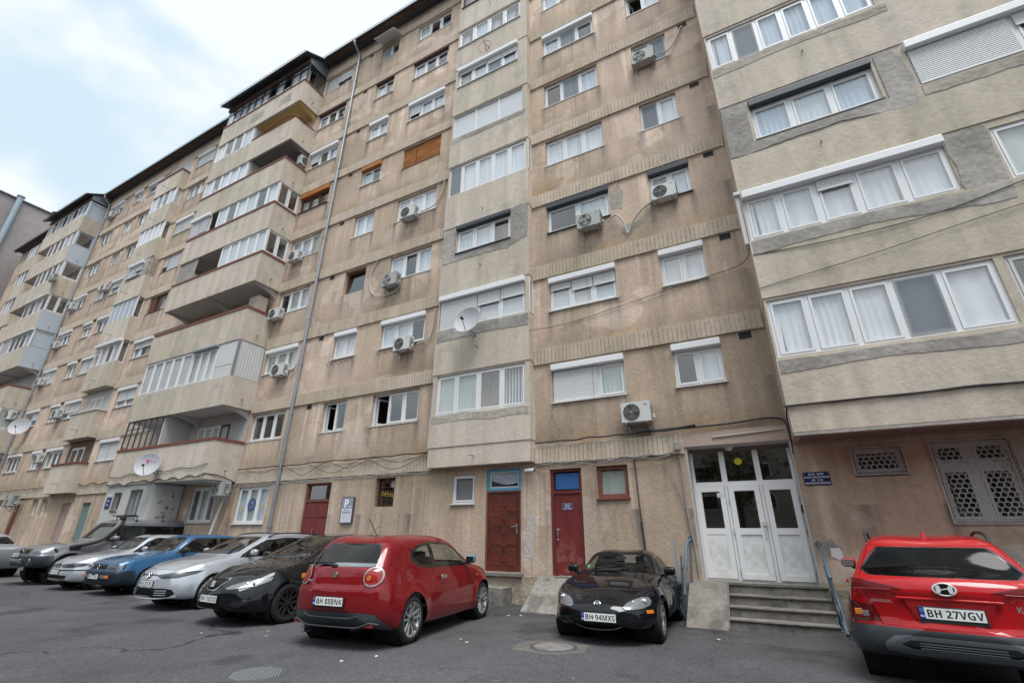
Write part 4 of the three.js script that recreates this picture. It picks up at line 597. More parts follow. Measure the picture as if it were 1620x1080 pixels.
// ================================================================ cars
// A car is a closed loft of cross sections from its rear bumper (x = 0) to its nose (x = L); windows, lamps, doors and
// grilles are cut out of that shell with polygons. y is up, +z is the car's right side.
function mono(xs, ys) {                                           // monotone cubic through key values
  const n = xs.length, d = [], m = [];
  for (let i = 0; i < n - 1; i++) d.push((ys[i + 1] - ys[i]) / (xs[i + 1] - xs[i]));
  m.push(d[0]); for (let i = 1; i < n - 1; i++) m.push(d[i - 1] * d[i] <= 0 ? 0 : 2 * d[i - 1] * d[i] / (d[i - 1] + d[i])); m.push(d[n - 2]);
  return (x) => { let i = 0; while (i < n - 2 && x > xs[i + 1]) i++; const h = xs[i + 1] - xs[i], t = (x - xs[i]) / h, t2 = t * t, t3 = t2 * t; return (2 * t3 - 3 * t2 + 1) * ys[i] + (t3 - 2 * t2 + t) * h * m[i] + (-2 * t3 + 3 * t2) * ys[i + 1] + (t3 - t2) * h * m[i + 1]; };
}
function lin(pts, y) { if (y <= pts[0][0]) return pts[0][1]; for (let i = 0; i < pts.length - 1; i++) if (y <= pts[i + 1][0]) return lerp(pts[i][1], pts[i + 1][1], (y - pts[i][0]) / (pts[i + 1][0] - pts[i][0])); return pts[pts.length - 1][1]; }
function loft(S) {
  const K = S.st, L = S.L, xs = K.map((k) => k[0]), f = [1, 2, 3, 4, 5, 6, 7].map((j) => mono(xs, K.map((k) => k[j])));
  const X = []; for (let i = 0; i < K.length - 1; i++) { const n = Math.max(3, Math.ceil((xs[i + 1] - xs[i]) / 0.055)); for (let q = 0; q < n; q++) X.push(lerp(xs[i], xs[i + 1], q / n)); } X.push(L);
  const seg = [3, 4, 7, 9, 9], half = [];
  const section = (x) => {
    const [yb, w, wb, ybl, wr, yr, yc] = f.map((q) => q(x));
    const ym = yb + (ybl - yb) * (S.ym ?? 0.5);
    const P = [[w * 0.80, yb], [w * 0.965, yb + 0.045], [w, ym], [wb, ybl], [wr, yr], [0, yc]];
    const G = [[w * 0.3, yb], ...P, [-wr, yr]]; const out = [];
    for (let i = 0; i < 5; i++) {
      const p0 = G[i], p1 = G[i + 1], p2 = G[i + 2], p3 = G[i + 3]; const dd = (a, b) => Math.pow(Math.max(1e-4, Math.hypot(a[0] - b[0], a[1] - b[1])), 0.5); const t1 = dd(p0, p1), t2 = t1 + dd(p1, p2), t3 = t2 + dd(p2, p3);
      for (let q = 0; q < seg[i]; q++) { const t = t1 + (t2 - t1) * q / seg[i]; const o = [0, 0]; for (let c = 0; c < 2; c++) { const A1 = (t1 - t) / t1 * p0[c] + t / t1 * p1[c], A2 = (t2 - t) / (t2 - t1) * p1[c] + (t - t1) / (t2 - t1) * p2[c], A3 = (t3 - t) / (t3 - t2) * p2[c] + (t - t2) / (t3 - t2) * p3[c]; const B1 = (t2 - t) / t2 * A1 + t / t2 * A2, B2 = (t3 - t) / (t3 - t1) * A2 + (t - t1) / (t3 - t1) * A3; o[c] = (t2 - t) / (t2 - t1) * B1 + (t - t1) / (t2 - t1) * B2; } out.push([Math.max(0, o[0]), o[1]]); }
    }
    out.push([0, yc]); return out;
  };
  const rows = []; const wmax = Math.max(...K.map((k) => k[2]));
  const warp = (x, y, z) => {
    const zr = Math.min(1, Math.abs(z) / wmax), df = S.fd ?? 0.7, dr = S.rd ?? 0.5; let o = x, zz = z;
    const a = sst(L - df, L, x), b = sst(dr, 0, x);
    o += a * ((S.front ? lin(S.front, y) : 0) - (S.fc ?? 0.25) * Math.pow(zr, 2.4)); o += -b * (S.rear ? lin(S.rear, y) : 0) + b * (S.rc ?? 0.16) * Math.pow(zr, 2.6);
    for (const c of (S.crease || [])) { const q = Math.exp(-Math.pow((y - c.y(x)) / c.s, 2)) * c.a * sst(c.x0, c.x0 + 0.3, x) * sst(c.x1, c.x1 - 0.3, x); zz += Math.sign(z) * q * sst(0.5, 0.9, zr); }
    for (const xa of S.ax) { const d = Math.hypot(x - xa, y - S.R); zz += Math.sign(z) * (S.flare ?? 0.018) * sst(S.R + 0.22, S.R + 0.04, d) * sst(0.6, 0.95, zr); }
    return [o, y, zz];
  };
  for (const x of X) { const s = section(x); const r = []; for (const [z, y] of s) r.push([x, y, z]); for (let i = s.length - 2; i >= 0; i--) r.push([x, s[i][1], -s[i][0]]); rows.push(r); }
  const m = rows[0].length, pos = [], idx = []; const add = (p) => { const q = warp(...p); pos.push(q[0], q[1], q[2]); return pos.length / 3 - 1; };
  const id = rows.map((r) => r.map(add));
  for (let i = 0; i < id.length - 1; i++) for (let j = 0; j < m - 1; j++) { const a = id[i][j], b = id[i + 1][j], c = id[i + 1][j + 1], d = id[i][j + 1]; idx.push(a, b, d, b, c, d); }
  const cap = (r, ids, sgn, bulge) => { const ys = r.map((p) => p[1]), y0 = Math.min(...ys), y1 = Math.max(...ys), cy = (y0 + y1) / 2; let prev = ids; const N = 9; for (let q = 1; q <= N; q++) { const s = 1 - q / N; const cur = r.map((p) => add([p[0] + sgn * bulge * (1 - s * s), s > 0 ? cy + (p[1] - cy) * s : cy, p[2] * s])); for (let j = 0; j < m; j++) { const k = (j + 1) % m; const a = prev[j], b = prev[k], c = cur[k], d = cur[j]; if (sgn < 0) idx.push(a, b, d, b, c, d); else idx.push(a, d, b, b, d, c); } prev = cur; } };
  cap(rows[0], id[0], -1, 0.03); cap(rows[rows.length - 1], id[id.length - 1], 1, 0.03);
  // floor
  for (let i = 0; i < id.length - 1; i++) { const a = id[i][0], b = id[i][m - 1], c = id[i + 1][m - 1], d = id[i + 1][0]; idx.push(a, b, d, b, c, d); }
  const g = new THREE.BufferGeometry(); g.setAttribute('position', new THREE.Float32BufferAttribute(pos, 3)); g.setIndex(idx); g.computeVertexNormals();
  const P = g.attributes.position, Nn = g.attributes.normal, T = [];
  const vtx = (i) => [P.getX(i), P.getY(i), P.getZ(i), Nn.getX(i), Nn.getY(i), Nn.getZ(i)];
  for (let i = 0; i < idx.length; i += 3) { const t = [vtx(idx[i]), vtx(idx[i + 1]), vtx(idx[i + 2])]; const ar = new THREE.Vector3().crossVectors(V(t[1][0] - t[0][0], t[1][1] - t[0][1], t[1][2] - t[0][2]), V(t[2][0] - t[0][0], t[2][1] - t[0][1], t[2][2] - t[0][2])).length(); if (ar > 1e-9) T.push(t); }
  return T;
}
const PROJ = { side: (v) => [v[0], v[1]], end: (v) => [v[2], v[1]], top: (v) => [v[0], v[2]] };
function cutPoly(T, poly, proj, test) {                           // convex polygon: [inside, outside]
  let area = 0; for (let i = 0; i < poly.length; i++) { const [a, b] = poly[i], [c, d] = poly[(i + 1) % poly.length]; area += a * d - c * b; }
  const Pn = area < 0 ? poly.slice().reverse() : poly; const pr = PROJ[proj]; const out = []; let cur = [];
  let bx0 = 1e9, bx1 = -1e9, by0 = 1e9, by1 = -1e9; for (const [a, b] of Pn) { bx0 = Math.min(bx0, a); bx1 = Math.max(bx1, a); by0 = Math.min(by0, b); by1 = Math.max(by1, b); }
  for (const t of T) { const q = t.map(pr); const c = [0, 1, 2, 3, 4, 5].map((k) => (t[0][k] + t[1][k] + t[2][k]) / 3); if (!test(c) || q.every((p) => p[0] < bx0) || q.every((p) => p[0] > bx1) || q.every((p) => p[1] < by0) || q.every((p) => p[1] > by1)) out.push(t); else cur.push(t); }
  for (let i = 0; i < Pn.length && cur.length; i++) {
    const [ax, ay] = Pn[i], [cx, cy] = Pn[(i + 1) % Pn.length]; const nx = -(cy - ay), ny = cx - ax; const nxt = [];
    for (const t of cur) {
      const d = t.map((v) => { const p = pr(v); return (p[0] - ax) * nx + (p[1] - ay) * ny; });
      if (d.every((q) => q >= 0)) { nxt.push(t); continue; } if (d.every((q) => q <= 0)) { out.push(t); continue; }
      const I = [], O = []; for (let k = 0; k < 3; k++) { const v = t[k], w = t[(k + 1) % 3], dv = d[k], dw = d[(k + 1) % 3]; (dv >= 0 ? I : O).push(v); if ((dv >= 0) !== (dw >= 0)) { const s = dv / (dv - dw), n = v.map((q, j) => q + (w[j] - q) * s); I.push(n); O.push(n); } }
      for (let k = 1; k < I.length - 1; k++) nxt.push([I[0], I[k], I[k + 1]]); for (let k = 1; k < O.length - 1; k++) out.push([O[0], O[k], O[k + 1]]);
    }
    cur = nxt;
  }
  return [cur, out];
}
function triGeo(T, off = 0) {
  const n = T.length * 3, p = new Float32Array(n * 3), q = new Float32Array(n * 3), u = new Float32Array(n * 2); let k = 0;
  for (const t of T) for (const v of t) { const l = Math.hypot(v[3], v[4], v[5]) || 1; for (let c = 0; c < 3; c++) { p[k * 3 + c] = v[c] + off * v[3 + c] / l; q[k * 3 + c] = v[3 + c] / l; } u[k * 2] = v[0]; u[k * 2 + 1] = v[1]; k++; }
  const g = new THREE.BufferGeometry(); g.setAttribute('position', new THREE.BufferAttribute(p, 3)); g.setAttribute('normal', new THREE.BufferAttribute(q, 3)); g.setAttribute('uv', new THREE.BufferAttribute(u, 2)); return g;
}
const rearX = (S, y, z, out = 0) => -(S.rear ? lin(S.rear, y) : 0) + (S.rc ?? 0.16) * Math.pow(Math.min(1, Math.abs(z) / S.hw), 2.6) - 0.018 - out;
const frontX = (S, y, z, out = 0) => S.L + (S.front ? lin(S.front, y) : 0) - (S.fc ?? 0.25) * Math.pow(Math.min(1, Math.abs(z) / S.hw), 2.4) + 0.016 + out;
const circ = (x, y, r, n = 28, ry = r) => Array.from({ length: n }, (_, i) => [x + r * Math.cos(i / n * 2 * Math.PI), y + ry * Math.sin(i / n * 2 * Math.PI)]);
const shrink = (p, d) => { const cx = p.reduce((a, q) => a + q[0], 0) / p.length, cy = p.reduce((a, q) => a + q[1], 0) / p.length; return p.map(([x, y]) => { const l = Math.hypot(x - cx, y - cy); return [cx + (x - cx) * (1 - d / l), cy + (y - cy) * (1 - d / l)]; }); };
const flip = (p) => p.map(([a, b]) => [-a, b]);
const paint = (r, g, b, metal = 0.0, rough = 0.38) => phys(C(r, g, b), rough, { metalness: metal, clearcoat: 1, clearcoatRoughness: 0.025, specularIntensity: Math.max(r, g, b) < 0.02 ? 0.04 : metal > 0.4 ? 0.8 : 0.15 });
const carGlass = new THREE.MeshPhysicalMaterial({ color: C(0.70, 0.75, 0.73), roughness: 0.01, transmission: 1, thickness: 0, ior: 1.52, side: THREE.DoubleSide });
const carGlassDark = new THREE.MeshPhysicalMaterial({ color: C(0.12, 0.13, 0.135), roughness: 0.01, transmission: 1, thickness: 0, ior: 1.52, side: THREE.DoubleSide });
const lampGlass = phys(C(0.17, 0.18, 0.20), 0.35, { metalness: 0.2, clearcoat: 0.6, clearcoatRoughness: 0.05 });
const lampDark = phys(C(0.05, 0.056, 0.065), 0.3, { metalness: 0.2, clearcoat: 0.6, clearcoatRoughness: 0.05 });
const tailRed = phys(C(0.30, 0.012, 0.012), 0.2, { clearcoat: 1, clearcoatRoughness: 0.02 });
const tailDark = phys(C(0.13, 0.005, 0.008), 0.25, { clearcoat: 0.35, clearcoatRoughness: 0.05, specularIntensity: 0.4 });
const amber = phys(C(0.65, 0.20, 0.02), 0.2, { clearcoat: 1 });
const kGlass = new THREE.MeshPhysicalMaterial({ color: C(0.12, 0.13, 0.135), roughness: 0.09, transmission: 1, thickness: 0, ior: 1.28, side: THREE.DoubleSide });
const chrome = std(C(0.78, 0.79, 0.80), 0.12, { metalness: 1 });
const alloy = std(C(0.50, 0.505, 0.515), 0.36, { metalness: 0.65 });
const alloyDark = std(C(0.045, 0.047, 0.052), 0.35, { metalness: 0.6 });
const rubber = std(C(0.016, 0.016, 0.017), 0.85, { bumpMap: rep(coarseBump, 0.3, 0.3), bumpScale: 0.002 });
const trim = std(C(0.024, 0.026, 0.029), 0.55);
const trimGrey = std(C(0.055, 0.062, 0.072), 0.6);
const gloss = phys(C(0.008, 0.008, 0.009), 0.15, { clearcoat: 1, clearcoatRoughness: 0.03 });
const cabin = std(C(0.022, 0.022, 0.024), 0.85);
const gapMat = std(C(0.004, 0.004, 0.004), 0.9);

function wheel(R, W, type, face) {                                // wheel facing +z, centre at the origin
  const g = new THREE.Group(); g.name = 'wheel'; const r = R * (type.rim ?? 0.66);
  const pr = [[r, -W / 2 + 0.01], [R * 0.80, -W / 2], [R - 0.03, -W / 2 + 0.012], [R - 0.006, -W / 2 + 0.035], [R, -W / 2 + 0.06], [R, -0.035], [R - 0.008, -0.03], [R - 0.008, -0.022], [R, -0.018], [R, 0.018], [R - 0.008, 0.022], [R - 0.008, 0.03], [R, 0.035], [R, W / 2 - 0.06], [R - 0.006, W / 2 - 0.035], [R - 0.03, W / 2 - 0.012], [R * 0.80, W / 2], [r, W / 2 - 0.01], [r - 0.004, W / 2 - 0.03]].map(([a, b]) => new THREE.Vector2(a, b));
  const ty = new THREE.LatheGeometry(pr, 40); ty.rotateX(Math.PI / 2); part('tyre', ty, rubber, g);
  const zf = W / 2 - 0.025, rm = face || alloy;
  const lip = new THREE.LatheGeometry([[r - 0.012, zf + 0.012], [r, zf + 0.02], [r + 0.004, zf + 0.008], [r - 0.006, zf - 0.02], [r - 0.03, zf - 0.05], [r - 0.035, -W / 2 + 0.03]].map(([a, b]) => new THREE.Vector2(a, b)), 40); lip.rotateX(Math.PI / 2);
  const L = [lip];
  const n = type.n ?? 5, arms = type.twin ? [-1, 1] : [0];
  for (let i = 0; i < n; i++) for (const s of arms) {
    const w0 = type.w0 ?? 0.03, w1 = type.w1 ?? 0.022, sp = type.sp ?? 0.05, o = s * (type.off ?? 0.02);
    const sh_ = new THREE.Shape([[o - w0 / 2, 0.035], [o + w0 / 2, 0.035], [o + s * sp + w1 / 2, r - 0.008], [o + s * sp - w1 / 2, r - 0.008]].map((p) => new THREE.Vector2(...p)));
    const e = new THREE.ExtrudeGeometry(sh_, { depth: 0.02, bevelEnabled: true, bevelSize: 0.006, bevelThickness: 0.008, bevelSegments: 2 }); const p = e.attributes.position; for (let k = 0; k < p.count; k++) { const q = Math.hypot(p.getX(k), p.getY(k)) / r; p.setZ(k, p.getZ(k) + zf - 0.045 + 0.03 * q * q); } e.rotateZ(i * 2 * Math.PI / n + (type.a0 || 0)); e.computeVertexNormals(); L.push(e);
  }
  L.push(cyl(0.06, 0.05, 0.045, 'z', 0, 0, zf - 0.03, 20));
  const rimM = part('rim', L, rm, g);
  part('hub_cap', cyl(0.03, 0.03, 0.01, 'z', 0, 0, zf - 0.003, 16), type.cap || trim, rimM); part('wheel_bolt', Array.from({ length: 5 }, (_, i) => cyl(0.009, 0.009, 0.014, 'z', 0.045 * Math.cos(i * 1.2566 + 0.3), 0.045 * Math.sin(i * 1.2566 + 0.3), zf - 0.005, 6)), alloyDark, rimM);
  part('brake_disc', [cyl(r * 0.72, r * 0.72, 0.02, 'z', 0, 0, zf - 0.10, 28), cyl(r * 0.95, r * 0.95, 0.01, 'z', 0, 0, -W / 2 + 0.02, 24)], std(C(0.05, 0.05, 0.052), 0.6, { metalness: 0.5 }), g);
  return g;
}

function numberPlate(text, o = {}) {
  const tx = canvasTex(520, 112, (c, w, h) => { c.fillStyle = '#e9ebe8'; c.fillRect(0, 0, w, h); c.fillStyle = '#15379b'; c.fillRect(0, 0, 46, h); c.fillStyle = '#f4e24a'; for (let i = 0; i < 12; i++) { c.beginPath(); c.arc(23 + 13 * Math.cos(i * Math.PI / 6), 32 + 13 * Math.sin(i * Math.PI / 6), 2.2, 0, 7); c.fill(); } c.fillStyle = '#fff'; c.font = 'bold 26px sans-serif'; c.textAlign = 'center'; c.fillText('RO', 23, 94); c.fillStyle = '#15161a'; c.textAlign = 'left'; c.font = 'bold 96px sans-serif'; const tw = c.measureText(text).width || 420; c.save(); c.translate(58, 92); c.scale(Math.min(1, 446 / tw), 1); c.fillText(text, 0, 0); c.restore(); if (o.dot) { c.fillStyle = '#2c8a3a'; c.beginPath(); c.arc(o.dot, 60, 9, 0, 7); c.fill(); } c.strokeStyle = '#222'; c.lineWidth = 4; c.strokeRect(2, 2, w - 4, h - 4); });
  const g = planarUV(rb(0.52, 0.112, 0.008, 0.003), 0.52, 0.112); const m = sh(new THREE.Mesh(g, faceMat(tx, 0.4))); m.name = 'number_plate'; const f = part('plate_holder', rb(0.535, o.hh ?? 0.13, 0.01, 0.004, 0, o.hy ?? -0.004, -0.008), trim, m); return m;
}
// build a car from its spec S at (x, z) with its nose pointing along angle a
function makeCar(S, name, label) {
  const car = new THREE.Group(); car.name = numbered(name); car.userData = { label, category: 'car', group: 'cars parked in front of the block' }; scene.add(car);
  let T = loft(S); const L = S.L, R = S.R, mats = { paint: S.paint, glass: S.glass || carGlass, dark: carGlassDark, trim, trimGrey, gloss, lamp: lampGlass, lampDark, red: tailRed, redDark: tailDark, amber, chrome, gap: gapMat, ...(S.mats || {}) };
  const side = (s) => (c) => Math.sign(c[2]) === s && Math.abs(c[5]) > 0.28 && Math.abs(c[2]) > S.hw * 0.45;
  const endT = (f) => f ? (c) => c[0] > L - (S.fz ?? 1.0) && c[3] > 0.06 : (c) => c[0] < (S.rz ?? 0.9) && c[3] < -0.06;
  const body = [];
  // wheel arches
  const AR = R + (S.gap ?? 0.045);
  for (const xa of S.ax) for (const s of [-1, 1]) {
    if (S.archTrim) { const [a, o] = cutPoly(T, circ(xa, R, AR + S.archTrim, 36), 'side', side(s)); const [h, ring] = cutPoly(a, circ(xa, R, AR, 36), 'side', () => true); T = o; part('arch_trim', triGeo(ring, 0.012), S.archMat || trim, car); }
    else { const [, o] = cutPoly(T, circ(xa, R, AR, 36), 'side', (c) => Math.sign(c[2]) === s && c[1] < R + AR && Math.abs(c[2]) > S.hw * 0.45); T = o; }
    const w = new THREE.CylinderGeometry(AR, AR, 0.40, 30, 1, true, Math.PI / 2 + 0.12, Math.PI - 0.24); w.rotateX(-Math.PI / 2); w.translate(xa, R, s * (S.hw - 0.225)); const cap_ = new THREE.CircleGeometry(AR, 30, 0.12, Math.PI - 0.24); cap_.translate(xa, R, s * (S.hw - 0.42)); part('wheel_well', [w, cap_], new THREE.MeshStandardMaterial({ color: C(0.006, 0.006, 0.006), roughness: 1, side: THREE.DoubleSide }), car);
  }
  // regions cut from the shell, in order
  for (const r of S.cut) {
    const list = []; const P = r.sides === 0 ? [0] : (r.proj === 'side' ? [-1, 1] : r.mirror ? [-1, 1] : [0]);
    for (const s of P) {
      const polys = Array.isArray(r.poly[0][0]) ? r.poly : [r.poly]; const acc = [];
      for (const p0 of polys) {
        const poly = r.proj !== 'side' && s === -1 ? flip(p0) : p0; const test = r.proj === 'side' ? side(s) : r.proj === 'top' ? (c) => c[4] > 0.3 && (!r.xr || (c[0] > r.xr[0] && c[0] < r.xr[1])) : r.xr ? (c) => c[0] > r.xr[0] && c[0] < r.xr[1] && (r.fwd ? c[3] > 0.05 : c[3] < -0.05) : endT(r.fwd);
        let [a, o] = cutPoly(T, poly, r.proj, r.test ? (c) => r.test(c) && test(c) : test); T = o;
        if (r.inset) { const [i2, rim] = cutPoly(a, shrink(poly, r.inset), r.proj, () => true); if (rim.length) part(r.rimName || 'panel_gap', triGeo(rim, r.rimOff ?? -0.004), mats[r.rim || 'gap'], car); a = i2; }
        acc.push(...a);
      }
      if (!acc.length) continue;
      if (r.hole) { list.push(null); continue; }
      const m = part(r.name, triGeo(acc, r.off || 0), mats[r.mat], car); list.push(m); m.userData.side = s;
    }
    if (r.then) r.then(list, car);
  }
  const bm = part('body', triGeo(T), S.paint, car);
  // cabin
  const cb = S.cabin; if (cb) {
    const { x0, x1, y, w, seats, top } = cb; const L2 = [bx(x0, x1, 0.28, 0.40, -w, w), rb(0.34, 0.30, w * 2, 0.08, x1 - 0.12, y - 0.16, 0)];
    part('dashboard', L2, cabin, car);
    for (const [sx, zs] of seats) for (const z of zs) { const st = part('seat', [rb(0.50, 0.16, 0.48, 0.06, sx, 0.50, z)], cabin, car); const bk = rb(0.14, 0.62, 0.46, 0.06, 0, 0.31, 0); bk.rotateZ(0.22); bk.translate(sx - 0.22, 0.52, z); const hd = rb(0.09, 0.18, 0.24, 0.04, 0, 0, 0); hd.rotateZ(0.15); hd.translate(sx - 0.36, Math.min(top ?? 1.22, 1.22), z); part('seat_back', bk, cabin, st); part('headrest', hd, cabin, st); }
    const tw = new THREE.TorusGeometry(0.18, 0.016, 6, 22); tw.rotateY(Math.PI / 2); tw.rotateZ(0.4); tw.translate(x1 - 0.40, y - 0.03, -w * 0.5); part('steering_wheel', tw, cabin, car);
  }
  // wheels
  const wh = wheel(R, S.tw ?? 0.205, S.rim, S.rimMat);
  S.ax.forEach((xa, i) => [-1, 1].forEach((s) => { const w = i === 0 && s === 1 ? wh : wh.clone(); w.position.set(xa, R, s * (S.track / 2)); w.rotation.y = s === 1 ? 0 : Math.PI; if (S.steer && i === 1) w.rotation.y += S.steer; w.traverse((q) => 0); w.children.forEach((c) => 0); car.add(w); }));
  if (S.ground !== 0) part('underbody', bx(S.ax[0] - 0.2, S.ax[1] + 0.2, S.und ?? 0.2, 0.30, -S.hw + 0.25, S.hw - 0.25), gapMat, car);
  for (const fn of (S.extra || [])) fn(car, S);
  return car;
}
function placeCar(car, S, x, z, ang) {                            // x, z: ground point below the middle of the car's REAR axle; nose along ang (0 = towards +x, PI/2 = towards -z)
  car.rotation.y = ang; const ax = S.ax[0]; car.position.set(x - ax * Math.cos(ang), 0, z + ax * Math.sin(ang)); return car;
}
function mirrorPair(car, x, y, z, mat, lower = trim, sx = 0.11) {
  for (const s of [-1, 1]) { const m = part('wing_mirror', [rb(sx, 0.135, 0.20, 0.055, x, y + 0.06, s * (z + 0.11), 3)], mat, car); part('mirror_foot', [rb(0.07, 0.05, 0.12, 0.02, x + 0.01, y - 0.005, s * (z + 0.02))], lower, m); part('mirror_glass', rb(0.01, 0.10, 0.15, 0.004, x - sx / 2 + 0.002, y + 0.06, s * (z + 0.115)), chrome, m); }
}
function doorHandle(car, x, y, z, mat, doors) { for (const s of [-1, 1]) part('handle', [rb(0.19, 0.032, 0.022, 0.01, x, y, s * (z + 0.014)), rb(0.17, 0.06, 0.006, 0.003, x, y, s * (z + 0.002))], mat, doors?.[s < 0 ? 0 : 1] || car); }
function shapeGeo(pts, d, bev = 0.003) { const s = new THREE.Shape(pts.map((p) => new THREE.Vector2(...p))); return new THREE.ExtrudeGeometry(s, { depth: d, bevelEnabled: bev > 0, bevelSize: bev, bevelThickness: bev, bevelSegments: 1 }); }
const onFront = (g, x, y, z = 0, tilt = 0) => { g.rotateX(-tilt); g.rotateY(Math.PI / 2); g.translate(x, y, z); return g; };      // drawn in xy, seen from the nose
const onRear = (g, x, y, z = 0, tilt = 0) => { g.rotateX(-tilt); g.rotateY(-Math.PI / 2); g.translate(x, y, z); return g; };
const { FontLoader } = await import('three/addons/loaders/FontLoader.js');
const { TextGeometry } = await import('three/addons/geometries/TextGeometry.js');
const FONT_SANS = await new FontLoader().loadAsync('fonts/droid/droid_sans_bold.typeface.json');
async function letters(t, size, depth) { return new TextGeometry(t, { font: FONT_SANS, size, depth, curveSegments: 4, bevelEnabled: false }); }
const trapz = (y0, h0, y1, h1, r = 0.05) => [[-h0 + r, y0], [h0 - r, y0], [h0, y0 + r * 0.8], [h1, y1 - r], [h1 - r, y1], [-h1 + r, y1], [-h1, y1 - r], [-h0, y0 + r * 0.8]];
const CUT = {
  wind: (y0, h0, y1, h1, xr) => ({ name: 'windscreen', mat: 'glass', proj: 'end', fwd: 1, xr, poly: trapz(y0, h0, y1, h1, 0.06), inset: 0.022, rim: 'gloss', rimName: 'screen_edge', rimOff: -0.001, off: -0.002 }),
  back: (y0, h0, y1, h1, xr, mat = 'glass') => ({ name: 'rear_window', mat, proj: 'end', fwd: 0, xr, poly: trapz(y0, h0, y1, h1, 0.07), inset: 0.022, rim: 'gloss', rimName: 'screen_edge', rimOff: -0.001, off: -0.002 }),
  pane: (poly, mat = 'glass') => ({ name: 'side_window', mat, proj: 'side', poly, inset: 0.012, rim: 'gloss', rimName: 'window_seal', rimOff: -0.001, off: -0.003 }),
  dlo: (poly, mat = 'gloss') => ({ name: 'window_pillar', mat, proj: 'side', poly, off: 0.001 }),
  door: (poly, extra) => ({ name: 'door', mat: 'paint', proj: 'side', poly, inset: 0.005, rimOff: -0.006, ...extra }),
  end: (name, mat, poly, fwd, o = {}) => ({ name, mat, proj: 'end', poly, fwd, ...o }),
};
const rimA = { n: 5, twin: 1, off: 0.028, sp: 0.022, w0: 0.03, w1: 0.03 }, rimB = { n: 5, w0: 0.07, w1: 0.05, sp: 0 }, rimC = { n: 7, w0: 0.05, w1: 0.04, sp: 0 }, rimD = { n: 5, twin: 1, off: 0.016, sp: 0.038, w0: 0.022, w1: 0.018, rim: 0.72 };

